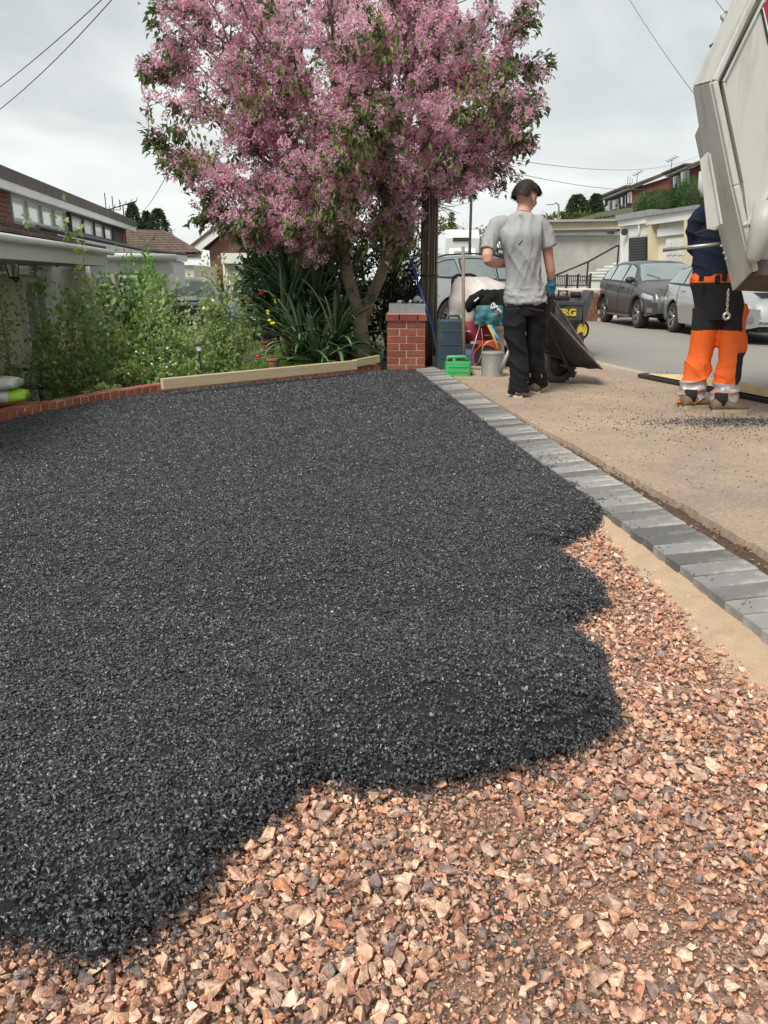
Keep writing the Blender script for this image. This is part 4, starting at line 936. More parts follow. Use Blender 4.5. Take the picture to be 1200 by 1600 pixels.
# ---------------------------------------------------------------- conifers behind the left roofs
def conifer(name, label, px, py, Y, wpx, zb, n=5200, lm=CONIFER, group=None, seed=1, cat='tree', pw=.8, size=.32, skirt=0.0):
    top = W(px, py, Y); h = top.z - zb; w_ = wpx / FPX * Y; t = thing(name, label, cat, (top.x, Y, zb), 0, group); rs = np.random.RandomState(seed)
    M().tube([(top.x, Y, zb), (top.x, Y, top.z - .1 * h)], [.05 * w_ + .08, .03], 7).build('trunk', BARK, t, smooth=True)
    u = rs.rand(n) ** .8; a = rs.uniform(0, 6.28, n); r = w_ / 2 * ((1 - u) ** pw + skirt) * rs.uniform(.55, 1.08, n) * (1 + .16 * np.sin(a * 5 + u * 17))
    P = np.stack([top.x + r * np.cos(a), Y + r * np.sin(a), zb + h * (.06 + .94 * u)], -1); D = np.stack([np.cos(a), np.sin(a), np.full(n, -.15)], -1)
    v, f = place_leaves(P, D, size * rs.uniform(.5, 1.3, n), LEAF_N, rs, .35); np_mesh('crown', v, f, lm, parent=t, kind='stuff'); return t
conifer('conifer_tree', 'tallest dark conifer rising behind the left bungalow roof', 206, 318, 60, 74, -1, seed=1, size=.3)
conifer('conifer_tree', 'drooping middle conifer between the two taller ones', 228, 330, 62, 46, -1, seed=2, size=.3)
conifer('conifer_tree', 'rounded right hand conifer above the brown tiled roof', 246, 326, 58, 62, -1, seed=3, size=.3, pw=.6)
# ---------------------------------------------------------------- shrubs of the front garden
def tz(x, y): return float(terrain_z(np.array([x]), np.array([y]))[0])
def rose(px0, Y, wpx, ptop, n, lm, label, seed, stems=12, size=.05, group=None, d=None, zb=None, hollow=.3, name='rose_bush', cat='bush', flowers=None, stemr=.009, zt=None, twig=None, tmpl=LEAF_W, lift=0.0):
    x = (px0 - 600) / FPX * (Y * CP + .1); zb = tz(x, Y) if zb is None else zb; top = W(px0, ptop, Y).z; w_ = wpx / FPX * Y
    return bush(name, label, cat, (x, Y, zb), w_, top - zb, d or w_ * .8, n, lm, size=size, stems=stems, seed=seed, group=group, hollow=hollow, flowers=flowers, stemr=stemr, twig=twig, tmpl=tmpl, lift=lift)
WHT_FL = mat('flower_white', (.75, .76, .68), rough=.7); YEL_FL = mat('flower_yellow', (.75, .62, .03), rough=.7); RED_FL = mat('flower_red', (.6, .03, .035), rough=.6)
rose(125, 8.1, 150, 430, 2600, GREEN_MID, 'broad rose bush with many bare lower canes beside the patio table', 11, stems=30, lift=.58, size=.055, stemr=.011)
rose(95, 8.6, 105, 332, 750, GREEN_MID, 'tall open rose shoots reaching above the bungalow gutter', 12, stems=9, hollow=.75, size=.085, lift=.72)
rose(5, 8.3, 90, 425, 750, GREEN_LIGHT, 'pale green shrub cut by the left edge of the picture', 13, stems=7, lift=.62, size=.062)
rose(190, 8.9, 140, 425, 2300, GREEN_MID, 'dense mid green shrub in front of the garage wing', 14, stems=14, lift=.3, size=.062)
rose(262, 9.6, 110, 432, 1900, GREEN_LIGHT, 'light green shrub with thin leaning stems left of the lawn', 15, stems=12, lift=.3, size=.062)
rose(225, 10.8, 130, 404, 3600, leaf_mat('leaf_vine', [(.12, .28, .05), (.20, .38, .08), (.28, .46, .11), (.08, .18, .035)]), 'bright green climbing vine covering the garage wing wall', 16, stems=8, size=.085, d=.9, tmpl=LEAF_W, name='climbing_vine', cat='vine')
rose(347, 11.6, 100, 395, 3600, GREEN_LIGHT, 'rounded pale leaved shrub with grey stems at the lawn edge', 17, stems=16, size=.06, hollow=.45, twig=TWIG_GREY, flowers=(WHT_FL, 6, .03))
rose(215, 7.6, 90, 545, 1300, GREEN_MID, 'low shrub starred with tiny white flowers behind the edging', 18, stems=6, size=.04, flowers=(WHT_FL, 26, .012), name='flowering_shrub')
rose(150, 7.2, 60, 600, 500, GREEN_LIGHT, 'small clump of herb leaves near the patio corner', 19, stems=3, size=.05, name='herb_clump', cat='plant')
for i, (px, Y, w_, top, n, lab, lm) in enumerate([(300, 9.4, 60, 548, 1500, 'broad leaved bright green perennial nearest the board', GREEN_LIGHT), (345, 9.9, 70, 540, 1300, 'low green perennial clump left of the red flower', GREEN_MID), (335, 12.5, 90, 508, 1600, 'pale spreading ground cover at the back of the lawn', GREEN_LIGHT), (270, 8.6, 60, 556, 1100, 'dark leafy perennial beside the solar light', GREEN_MID), (385, 13.5, 70, 505, 900, 'green clump below the parked blue car', GREEN_MID), (265, 10.6, 60, 470, 700, 'bronze tinted small shrub between the roses and lawn', leaf_mat('leaf_bronze', [(.12, .07, .04), (.16, .11, .05), (.08, .09, .03), (.2, .12, .08)]))]):
    rose(px, Y, w_, top, n, lm, lab, 30 + i, stems=5, size=.07 if i < 5 else .05, name='perennial_plant', cat='plant', tmpl=LEAF_W)
yf = rose(202, 9.6, 44, 520, 300, GREEN_MID, 'patch of bright yellow flowers deep in the rose bushes', 41, stems=5, name='yellow_flowers', cat='flowers', flowers=(YEL_FL, 22, .055))
yf2 = rose(250, 8.9, 40, 545, 220, GREEN_LIGHT, 'small plant with white star flowers beside the solar lamp', 42, stems=4, name='white_flowers', cat='flowers', flowers=(WHT_FL, 12, .02))
# solar stake light
sp = W(311, 540, 9.3); sl = thing('solar_light', 'small black and clear solar stake light on the lawn edge', 'garden light', (sp.x, sp.y, -.15))
M().tube([(sp.x, sp.y, -.16), (sp.x, sp.y, sp.z - .05)], .008, 6).build('stake', K['dark_metal'], sl); M().lathe([(.03, -.06), (.035, .0)], sp, seg=10).build('lamp_glass', K['glass_curtain'], sl); M().lathe([(.045, 0), (.045, .012), (.02, .025)], sp, seg=10).build('cap', K['black_plastic'], sl)
# red fallen flower and terracotta pot near the strap leaved plant
q = G(404, 562, .0); M().ball((q.x, q.y, .045), (.04, .045, .022), 10, 6).build('fallen_flower', RED_FL, None, smooth=True, label='red camellia bloom fallen on the grass by the strap leaves', cat='flower')
for (px, py, s, lab) in ((420, 553, .11, 'terracotta pot half hidden by the strap leaves'), (428, 578, .08, 'smaller terracotta pot nearer the timber board')):
    q = G(px, py, -.08); pt = thing('terracotta_pot', lab, 'plant pot', q); M().lathe([(s * .65, 0), (s * .95, s * 1.5), (s * 1.1, s * 1.5), (s * 1.1, s * 1.8), (s * .92, s * 1.8), (s * .85, s * 1.4)], q, seg=16, cap=False).build('pot', mat('terracotta', (.36, .17, .10), (.28, .13, .08), rough=.9), pt, smooth=False)
    M().lathe([(s * .9, s * 1.45), (0.001, s * 1.5)], q, seg=16).build('compost', K['soil'], pt)
# ---------------------------------------------------------------- bistro table, chairs, planters, paving
patio = [(-6.0, 6.0), (-3.4, 6.0), (-3.2, 7.2), (-3.0, 9.2), (-3.6, 11.0), (-6.0, 11.0)]
PZ = -.86
slab_bed = M().prism([(-7, 7.2, PZ - .06), (-3.15, 7.2, PZ - .06), (-3.15, 11.2, PZ - .06), (-7, 11.2, PZ - .06)], (0, 0, .04)).build('patio', K['mortar'], None, kind='structure')
for i in range(8):
    for j in range(7): M().box((-6.72 + i * .48, 7.5 + j * .58, PZ - .01), (.465, .565, .03)).build('paving_slab', K['cream_wall'] if (i + j) % 3 else K['concrete_block'], slab_bed, bevel=.006)
tp = W(58, 571, 9.0); tx, ty, tzz = tp.x, 9.0, tp.z
bt = thing('bistro_table', 'round black iron bistro table with curved legs on the patio', 'table', (tx, ty, PZ))
IR = mat('wrought_iron', (.02, .025, .022), (.04, .045, .04), rough=.5, metal=.3)
M().lathe([(.001, 0), (.3, 0), (.305, .012), (.3, .02), (.001, .02)], (tx, ty, tzz - .01), seg=28).build('tabletop', mat('glass_top', (.35, .4, .38), (.5, .55, .52), scale=4, rough=.1, spec=.9), bt)
M().lathe([(.298, -.02), (.312, -.02), (.312, .008), (.298, .008)], (tx, ty, tzz - .01), seg=28).build('rim', IR, bt)
for k in range(4):
    a = k * math.pi / 2 + .5; ca, sa = math.cos(a), math.sin(a); h = tzz - PZ
    M().tube([(tx + ca * r_, ty + sa * r_, PZ + z_ * h) for r_, z_ in ((.29, .95), (.27, .8), (.16, .62), (.05, .5), (.06, .35), (.18, .15), (.26, .0))], .010, 6).build('leg', IR, bt, smooth=True)
M().lathe([(.17, 0), (.182, 0), (.182, .01), (.17, .01)], (tx, ty, PZ + .72 * (tzz - PZ)), seg=20).build('hoop', IR, bt)
def chair(x, y, rz, label):
    t = thing('bistro_chair', label, 'chair', (x, y, PZ), rz, 'folding chairs round the bistro table'); ST = mat('seat_slat', (.12, .085, .06), (.09, .065, .05), rough=.8)
    for k in range(5): M().box((0, -.16 + k * .08, .42), (.4, .068, .018)).build('slat', ST, t, local=True)
    for s in (-1, 1):
        M().tube([(s * .19, -.18, .0), (s * .19, .17, .42), (s * .19, .2, .88)], .011, 6).build('back_leg', IR, t, local=True)
        M().tube([(s * .175, .22, 0), (s * .175, -.18, .44)], .011, 6).build('front_leg', IR, t, local=True)
    M().tube([(-.19, .2, .88), (-.1, .2, .95), (.1, .2, .95), (.19, .2, .88)], .011, 6).build('back_rail', IR, t, local=True)
    for k in range(4): M().tube([(-.12 + k * .08, .19, .5), (-.12 + k * .08, .2, .93)], .007, 5).build('back_bar', IR, t, local=True)
    return t
chair(tx - .12, ty - .75, 2.6, 'folding iron chair with slatted seat in front of the bistro table'); chair(tx - .75, ty - .1, 1.3, 'dark folding chair left of the bistro table at the picture edge'); chair(tx + .7, ty + .3, -1.4, 'folding chair with curled back right of the bistro table')
PGR = mat('planter_green', (.10, .16, .14), (.14, .2, .18), rough=.6)
for (dx, dy, s, lab) in ((.15, .75, .17, 'sage green planter standing behind the bistro table'), (1.0, .9, .14, 'second green planter among the rose canes')):
    t = thing('planter', lab, 'planter', (tx + dx, ty + dy, PZ)); M().lathe([(s * .7, 0), (s, s * 2.2), (s * 1.08, s * 2.2), (s * 1.08, s * 2.45), (s * .95, s * 2.45)], (tx + dx, ty + dy, PZ), seg=18).build('pot', PGR, t, smooth=False)
    rsb = np.random.RandomState(5); P_ = rsb.normal(size=(260, 3)) * [s * .6, s * .6, s * .5] + [tx + dx, ty + dy, PZ + s * 2.9]; v, f = place_leaves(P_, rsb.normal(size=(260, 3)) + [0, 0, 1], np.full(260, .06), LEAF, rsb, .5); np_mesh('leaves', v, f, GREEN_LIGHT, parent=t, kind='stuff')
# sacks on a block platform at far left
SPt = G(0, 640, .05); plat = thing('brick_step', 'red brick step under the plastic sacks at the left edge', 'step', (SPt.x - .25, SPt.y + .3, -.1))
for i in range(4):
    for j in range(7): M().box((SPt.x - .62 + i * .225, SPt.y + .05 + j * .085, -.02), (.215, .075, .085)).build('brick', K['brick_edge'], plat, bevel=.004)
M().box((SPt.x - .29, SPt.y + .31, -.20), (.9, .62, .30)).build('mortar_bed', K['mortar'], plat)
def sack(c, sx, sy, sz, rz, label, m1, m2, seed):
    rs = np.random.RandomState(seed); t = thing('plastic_sack', label, 'sack', c, rz); rr = []
    n = 20
    for i in range(13):
        u = i / 12; x = (u - .5) * sx; w_ = sy / 2 * (1 - .12 * abs(2 * u - 1) ** 3); h_ = sz / 2 * max(.62, (1 - abs(2 * u - 1) ** 9)); ring = []
        for k in range(n):
            a = 2 * math.pi * k / n; ca, sa = math.cos(a), math.sin(a); cs = math.copysign(abs(ca) ** .75, ca); ss_ = math.copysign(abs(sa) ** .8, sa)
            j = 1 + .05 * math.sin(a * 5 + u * 9 + seed); ring.append((x + .006 * math.sin(k * 2.1), cs * w_ * j, sz / 2 + ss_ * h_ * j))
        rr.append(ring)
    b = M(); b.rings(rr); o = b.build('bag', [m1, m2], t, smooth=True, local=True)
    for p in o.data.polygons:
        if -.22 * sx < p.center.x < .25 * sx and p.center.z > sz * .2: p.material_index = 1
    # printed stripe panel, raised film
    return t
SW = mat('sack_white', (.66, .67, .62), (.5, .5, .46), scale=8, rough=.35, bump=.3, bscale=25); SG = mat('sack_lime', (.35, .60, .02), (.26, .48, .02), scale=5, rough=.35, bump=.3, bscale=25)
sp_ = W(8, 636, 5.95)
sack((sp_.x - .12, sp_.y + .12, .062), .46, .32, .10, .25, 'lower lime green and white plastic sack on the brick step', SG, SW, 1)
sack((sp_.x - .17, sp_.y + .14, .16), .44, .30, .10, .1, 'upper white and lime plastic sack stacked on the other', SW, SG, 2)
# ---------------------------------------------------------------- strap leaved plant (cordyline), many single leaves
def strap_leaf(m_, base, dr, L_, w_, droop, seed):
    rs = np.random.RandomState(seed); m = M(); d = Vector(dr).normalized(); side = d.cross(Vector((0, 0, 1)))
    if side.length < .05: side = Vector((1, 0, 0))
    side.normalize(); pts = []; p = Vector(base); n = 9; dd = d.copy(); ring = []
    for i in range(n + 1):
        u = i / n; ww = w_ * (.55 + .9 * u) * (1 - u) ** .55 if u < 1 else 0.002; ww = max(ww, .002)
        nrm = side.cross(dd).normalized(); fold = .28 * ww
        ring.append([p - side * ww / 2 + nrm * fold, p, p + side * ww / 2 + nrm * fold, p - nrm * .002])
        dd = (dd + Vector((0, 0, -1)) * droop * u / n * 3.2).normalized(); p = p + dd * L_ / n
    m.rings(ring); return m
YUC = mat('strap_leaf', (.06, .13, .055), (.11, .20, .08), scale=3, rough=.45, rand=.4, spec=.5, transl=.1, stretch=(1, 1, 1))
YUC2 = mat('strap_leaf_grey', (.17, .24, .13), (.26, .31, .19), scale=3, rough=.45, rand=.35, spec=.5, transl=.1)
yb = Vector((-.95, 9.75, -.1))
yu = thing('strap_leaf_plant', 'big clump of long dark green sword leaves beside the cherry trunk', 'plant', yb)
rs = np.random.RandomState(21); cnt = 0
crowns = [(Vector((-.60, 9.75, .22)), 46), (Vector((-1.0, 9.7, .12)), 48), (Vector((-.85, 10.1, .62)), 46), (Vector((-1.2, 10.25, .8)), 42), (Vector((-.5, 10.3, .85)), 32), (Vector((-.8, 9.6, .02)), 44), (Vector((-1.25, 9.95, .4)), 40)]
for ci_, (c, n) in enumerate(crowns):
    M().tube([(c.x + .05, c.y + .1, -.15), (c.x, c.y, c.z)], [.05, .04], 7).build('stem', BARK, yu, smooth=True)
    for i in range(n):
        a = rs.uniform(0, 6.28); el_ = rs.uniform(-.25, 1.35); d = Vector((math.cos(a) * math.cos(el_), math.sin(a) * math.cos(el_), math.sin(el_) + .15))
        strap_leaf(None, c + d * .03, d, rs.uniform(.55, .92), rs.uniform(.055, .085), rs.uniform(.25, .9) * (1.2 if ci_ < 2 else .5), i).build('leaf', YUC2 if rs.rand() < (.35 if ci_ < 2 else .12) else YUC, yu, smooth=True)
for (px, py, Y) in ((417, 488, 9.4), (425, 503, 9.3), (433, 470, 9.6)):
    q = W(px, py, Y); fl = M()
    for k in range(5): fl.ball(q + Vector((rs.uniform(-.03, .03), 0, rs.uniform(-.02, .02))), (.02, .014, .015), 7, 5)
    fl.build('yellow_flower', YEL_FL, yu, smooth=True)
# camellia with red blooms behind
bush('camellia_bush', 'glossy dark camellia with red blooms behind the strap leaves', 'bush', (-1.3, 11.5, -.2), 1.5, 2.1, 1.3, 8000, GREEN_DARK, size=.095, tmpl=LEAF_W, stems=9, seed=51, stemr=.02, twig=BARK, flowers=(RED_FL, 16, .045))
bush('evergreen_bush', 'dark evergreen bush with bronze leaf tips behind the brick pillar', 'bush', (-.02, 11.2, -.2), 1.15, 1.9, 1.0, 8000, leaf_mat('leaf_bronze_dark', [(.012, .025, .01), (.03, .05, .015), (.07, .06, .02), (.02, .04, .012), (.10, .075, .03)], rough=.4, spec=.6, transl=.1), size=.07, stems=8, seed=52, stemr=.02, twig=BARK)
bush('weed_tuft', 'little green weed tuft at the foot of the cherry trunk', 'plant', (-.17, 10.0, -.02), .28, .22, .25, 260, GREEN_MID, size=.06, stems=4, seed=53)
# ---------------------------------------------------------------- flowering cherry
def cherry():
    rs = np.random.RandomState(77); TY = 9.95
    b0 = W(567, 562, TY); t = thing('cherry_tree', 'pink blossoming cherry tree with forked trunk beside the brick pillar', 'tree', (b0.x, TY, -.1))
    bark = mat('cherry_bark', (.44, .35, .26), (.25, .19, .14), scale=5, stretch=(1.5, 1.5, 9), rough=.9, bump=.9, bscale=14, bdist=.02, dirt=(.50, .42, .30), dscale=3, damt=.6)
    m = M()
    def P(px, py, dy=0): return W(px, py, TY + dy)
    trunk = [Vector((b0.x, TY, -.15)), P(567, 545), P(563, 515), P(562, 490)]
    m.tube(trunk, [.125, .105, .098, .10], 14, cap=True)
    left = [P(564, 500), P(553, 465), P(543, 430, -.05), P(538, 408, -.05)]; m.tube(left, [.085, .08, .078, .075], 12)
    right = [P(566, 502), P(577, 470, .08), P(594, 432, .15), P(606, 405, .2), P(618, 380, .2)]; m.tube(right, [.075, .072, .07, .055, .04], 12)
    m.tube([P(580, 470, .0), P(592, 440, -.1), P(598, 402, -.12), P(603, 370, -.15)], [.035, .035, .03, .02], 8)
    m.build('trunk', bark, t, smooth=True)
    heads = [(P(539, 412, -.05), .062), (P(606, 405, .2), .05), (P(600, 392, -.12), .03)]
    # crown envelope
    C = P(538, 95); RX, RY, RZ = 2.10, 1.75, 2.55
    lm_ = M(); tips = []
    targets = []
    for i in range(17):
        a = i * 2.399 + .4; el_ = rs.uniform(.05, 1.3) if i % 3 else rs.uniform(-.25, .3)
        targets.append(C + Vector((math.cos(a) * math.cos(el_) * RX * .92, math.sin(a) * math.cos(el_) * RY * .9, math.sin(el_) * RZ * .9)))
    forced = [P(222, 228, -.1), P(228, 104, .2), P(245, 12, 0), P(340, 325, -.5), P(855, 104, .1), P(826, 216, -.2), P(838, 168, .2), P(835, 25, .0), P(700, 285, -.3), P(440, 350, -.4), P(290, 165, -.2), P(735, 275, .3), P(300, 270, -.5), P(400, 340, -.7), P(510, 335, -1.1), P(640, 330, -.9), P(770, 235, .1), P(460, 250, -1.3), P(600, 200, -1.4), P(350, 90, -.8), P(740, 90, -.8), P(560, 60, -1.5), P(430, 20, -1.2), P(690, 10, -1.0), P(680, 200, -1.1), P(545, 110, -1.7), P(535, 20, -1.5), P(555, 180, -1.7), P(548, -60, -1.2), P(530, 250, -1.6), P(570, 130, -1.0)]
    shoots = []
    _zl = [P(545, y).z for y in (415, 390, 350, 300, 240, 190, 100, 0, -120, -260)]; _rl = [.5, .95, 1.6, 1.95, 2.05, 2.1, 2.12, 2.0, 1.8, .9]
    slack = [1.0]
    def env(q): return np.interp(q.z, _zl, _rl)
    def clampq(q0, q1):
        for _ in range(8):
            if math.hypot(q1.x - C.x, (q1.y - C.y) * 1.2) < env(q1) * slack[0]: break
            q1 = q0.lerp(q1, .8)
        return q1
    def curve(p0, p1, r0, r1, sag=.25, n=9, lift=.5):
        d = p1 - p0; mid = p0.lerp(p1, .45) + Vector((0, 0, d.length * .16)) - Vector((d.x, d.y, 0)) * .12
        pts = []
        for u in np.linspace(0, 1, n):
            q = p0 * (1 - u) ** 2 + mid * 2 * u * (1 - u) + p1 * u * u; pts.append(q + Vector(rs.normal(size=3)) * .018 * min(1, d.length))
        pts[0] = p0.copy(); lm_.tube(pts, [r0 + (r1 - r0) * u for u in np.linspace(0, 1, n)], 7, cap=False); return pts
    for i, tg in enumerate(targets + forced):
        slack[0] = 1.0 if i < len(targets) else 1.10
        if i < len(targets): tg = clampq(C - Vector((0, 0, 1.0)), tg)
        h = heads[0] if tg.x < heads[0][0].x + .1 * (i % 3) else heads[1 + (i % 2)]
        if i >= len(targets) and tg.x < b0.x: h = heads[0]
        pts = curve(h[0] + Vector(rs.normal(size=3)) * .02, tg, h[1] * rs.uniform(.35, .6), .006, n=11)
        for k in range(3, 11): shoots.append((pts[k], (pts[k] - pts[k - 1]).normalized(), k / 10))
        ns = 11
        for s_ in range(ns):
            k = rs.randint(3, 10); q0 = pts[k]; dr = (pts[min(k + 1, 10)] - pts[k - 1]).normalized()
            out = (q0 - (C - Vector((0, 0, 1.2)))).normalized()
            dr = (dr * .7 + out * .5 + Vector(rs.normal(size=3)) * .55).normalized(); L_ = rs.uniform(.35, .95) * (.55 if i >= len(targets) else 1)
            q1 = clampq(q0, q0 + dr * L_); sp_ = curve(q0, q1, .010, .003, n=6)
            for kk in range(1, 6): shoots.append((sp_[kk], (sp_[kk] - sp_[kk - 1]).normalized(), .6 + kk / 12))
            for w2 in range(4):
                kk = rs.randint(1, 6); r0 = sp_[kk]; d2 = (dr + Vector(rs.normal(size=3)) * .8).normalized(); r1 = clampq(r0, r0 + d2 * rs.uniform(.12, .34))
                lm_.tube([r0, r0.lerp(r1, .5), r1], [.004, .003, .002], 4, cap=False)
                for u in (.35, .7, 1): shoots.append((r0.lerp(r1, u), d2, .9))
    lm_.build('limbs', mat('cherry_limb_bark', (.20, .145, .115), (.12, .085, .07), scale=10, rough=.9, bump=.5, bscale=30), t, smooth=True)
    S = np.array([s[0][:] for s in shoots]); Dr = np.array([s[1][:] for s in shoots])
    # keep things out of the bare fork; the lower edge of the crown is ragged
    keep = ~((S[:, 0] > P(638, 340).x) & (S[:, 2] < P(0, 302).z)); S = S[keep]; Dr = Dr[keep]
    e = (S - np.array(C)) / [RX, RY, RZ]; rad = np.linalg.norm(e, axis=1)
    n = len(S)
    # ---- blossom puffs: pom-poms of petals strung along the shoots
    petal = (np.array([(0, 0, 0), (.6, .5, .12), (1.1, 0, .3), (.6, -.5, .12)]), np.array([(0, 1, 2, 3)]))
    temps = []
    for k in range(8):
        m0 = 40; u = rs.normal(size=(m0, 3)); u /= np.linalg.norm(u, axis=1)[:, None]; u[:, 2] *= .85
        base_ = u * rs.uniform(.6, .95, (m0, 1)) * [1, 1, .9]
        v, f = place_leaves(base_, u, np.full(m0, .42) * rs.uniform(.7, 1.2, m0), petal, rs, .8); temps.append((v, f))
    idx = rs.choice(n, 9000, p=(lambda w: w / w.sum())(np.where(rad < 1.1, 1.0, .12) * np.where(S[:, 2] < C.z - 2.2, .25, 1) * np.where((S[:, 2] < C.z - 1.9) & (np.abs(S[:, 0] + .25) < .5), .1, 1)))
    pos = S[idx] + rs.normal(size=(len(idx), 3)) * .06; sz = rs.uniform(.040, .066, len(idx))
    v, f = scatter(temps, pos, sz, rs, 3.1)
    pink = palette_mat('blossom_petal', [(.82, .46, .57), (.87, .56, .67), (.90, .70, .78), (.74, .36, .48), (.88, .63, .73), (.62, .28, .38), (.92, .80, .85)], rough=.7, bump=0, spec=.2, nscale=2, namt=.15, transl=.6)
    np_mesh('blossom', v, f, pink, parent=t, kind='stuff')
    # ---- leaves: bronze-green, hanging in whorls at shoot ends
    w = np.where(rad > .95, 3.0, .55) * (rs.rand(n) < .5) + 1e-6; w /= w.sum()
    idx = rs.choice(n, 2500, p=w); P_ = np.repeat(S[idx], 6, 0) + rs.normal(size=(len(idx) * 6, 3)) * .045; D = np.repeat(Dr[idx], 6, 0) * .8 + [0, 0, -.35]
    v, f = place_leaves(P_, D, rs.uniform(.065, .115, len(P_)), leaf_tmpl(1, .42, .15, .3), rs, .55)
    lm2 = leaf_mat('cherry_leaf', [(.08, .14, .04), (.10, .16, .05), (.15, .20, .06), (.13, .11, .055), (.22, .27, .08), (.06, .11, .035), (.16, .12, .07)], rough=.45, transl=.4)
    np_mesh('foliage', v, f, lm2, parent=t, kind='stuff')
    # fresh light green leaves hanging in the middle and low right
    pr = [P(*a) for a in ((520, 300, -1.5), (535, 260, -1.6), (500, 330, -1.3), (560, 230, -1.6), (610, 345, -.9), (620, 372, -.7), (600, 365, -1), (750, 160, -1.3), (745, 130, -1.3), (460, 120, -1.6), (380, 150, -1.2), (320, 210, -.9), (600, 50, -1.7), (680, 250, -1.2))]
    Pp = np.array([p[:] for p in pr]); k = rs.randint(0, len(Pp), 700); P_ = Pp[k] + rs.normal(size=(700, 3)) * [.16, .16, .16]
    v, f = place_leaves(P_, np.tile([0, -.2, -1.0], (700, 1)), rs.uniform(.06, .10, 700), leaf_tmpl(1, .42, .15, .3), rs, .5)
    np_mesh('young_leaves', v, f, leaf_mat('cherry_leaf_young', [(.15, .20, .05), (.22, .26, .07), (.10, .15, .035), (.18, .15, .06)], transl=.35), parent=t, kind='stuff')
    # shaded dark leaves low on the right, around the stub
    cs = [P(618, 385, .5), P(625, 350, .4), P(615, 345, .5), P(600, 355, .6), P(615, 325, .5), P(500, 350, .7)]
    Pp = np.array([p[:] for p in cs]); k = rs.randint(0, len(Pp), 1500); P_ = Pp[k] + rs.normal(size=(1500, 3)) * [.12, .2, .12]
    v, f = place_leaves(P_, rs.normal(size=(1500, 3)) + [0, 0, -.6], rs.uniform(.06, .11, 1500), leaf_tmpl(1, .42, .15, .3), rs, .5)
    np_mesh('inner_leaves', v, f, lm2, parent=t, kind='stuff')
cherry()
# ---------------------------------------------------------------- telegraph pole, wires
PP = G(668, 566, .0); ty_ = 9.75; px_ = (668 - 600) / FPX * (ty_ * CP + .3)
tpole = thing('telegraph_pole', 'weathered dark timber telegraph pole rising behind the brick pillar', 'pole', (px_, ty_, -.1))
m_ = M(); zz_ = np.linspace(-.1, 7.4, 26); m_.tube([(px_ + .004 * math.sin(z * 3), ty_, z) for z in zz_], [.108 - .004 * z + .003 * math.sin(z * 9) for z in zz_], 18); m_.build('pole_shaft', K['pole_wood'], tpole, smooth=True)
for k in range(7):      # deep drying cracks: raised splinter ridges along the shaft
    a = -1.2 + k * .35; z0 = random.uniform(0, .5); M().tube([(px_ + math.sin(a) * .107, ty_ - math.cos(a) * .107, z0 + j * .35) for j in range(random.randint(4, 8))], [.006] * 8 if False else .006, 4).build('splinter', mat('splinter_%d' % k, (.30, .25, .18) if k % 2 else (.16, .12, .09), rough=.9, stretch=(5, 5, .3)), tpole) if k < 7 else None
M().lathe([(.109, 0), (.116, 0), (.116, .03), (.109, .03)], (px_, ty_, 1.02), seg=20, cap=False).build('band', K['dark_metal'], tpole)
M().tube([(px_ + .09, ty_ - .07, .0), (px_ + .085, ty_ - .08, 3.0), (px_ + .08, ty_ - .07, 7.2)], .011, 6).build('down_cable', mat('cable_grey', (.3, .29, .27), rough=.6), tpole, smooth=True)
K['wire_grey'] = mat('wire_grey', (.12, .12, .12), rough=.6)
def wire(a, b, sag, label, r=.006, name='overhead_wire'):
    pts = []
    for u in np.linspace(0, 1, 24): q = Vector(a).lerp(Vector(b), u); q.z -= sag * 4 * u * (1 - u); pts.append(q)
    return M().tube(pts, r, 5, cap=False).build(name, K['wire_grey'], None, smooth=True, label=label, cat='wire')
ptop = Vector((px_, ty_, 7.2))
wire(W(-40, 165, 13), W(190, -30, 9.8), .05, 'upper left overhead wire crossing the top left corner of the sky', .006)
wire(W(-40, 200, 13), W(200, -30, 9.9), .10, 'lower of the two overhead wires in the top left corner', .006)
wire(W(212, 335, 40), W(298, 195, 12), .3, 'thin service wire dropping from the cherry crown to the left houses', .008)
wire(W(960, -40, 12), W(1110, 180, 9), .05, 'single wire running down to the lorry from the top of the sky', .0035)
wire(W(1110, -10, 9), W(1140, 28, 8.6), .0, 'short wire reaching the eye on the lorry tail', .0035)
wire(W(700, 232, 16), W(1110, 233, 60), .8, 'faint wire crossing level above the brick houses', .007)
wire(W(740, 255, 16), W(1110, 262, 60), .9, 'faint lower wire crossing above the brick houses', .007)
# ---------------------------------------------------------------- buildings right
def bx(m, x0, x1, y0, y1, z0, z1): return m.box(((x0 + x1) / 2, (y0 + y1) / 2, (z0 + z1) / 2), (x1 - x0, y1 - y0, z1 - z0))
def pq(px0, py0, px1, py1, Y): a = W(px0, py0, Y); b = W(px1, py1, Y); return a.x, b.x, b.z, a.z
def facade(px0, pyt0, pyb0, px1, pyt1, pyb1, Y0, Y1, dep, name, m_, parent, bevel=0, off=0.0):
    """a wall slab between two columns, each at its own distance"""
    a = W(px0, pyt0, Y0); b = W(px1, pyt1, Y1); c = W(px1, pyb1, Y1); d = W(px0, pyb0, Y0)
    dd = Vector((b.x - a.x, b.y - a.y, 0)).normalized(); n = Vector((-dd.y, dd.x, 0)); n = n if n.y > 0 else -n
    o = n * (-off)
    return M().prism([a + o, b + o, c + o, d + o], n * dep).build(name, m_, parent, bevel=bevel)
FY0, FY1 = 30, 24.5
fl = thing('flat_roof_house', 'long pebbledashed building with cream top band behind the fence', 'building', (9, 28, -.1))
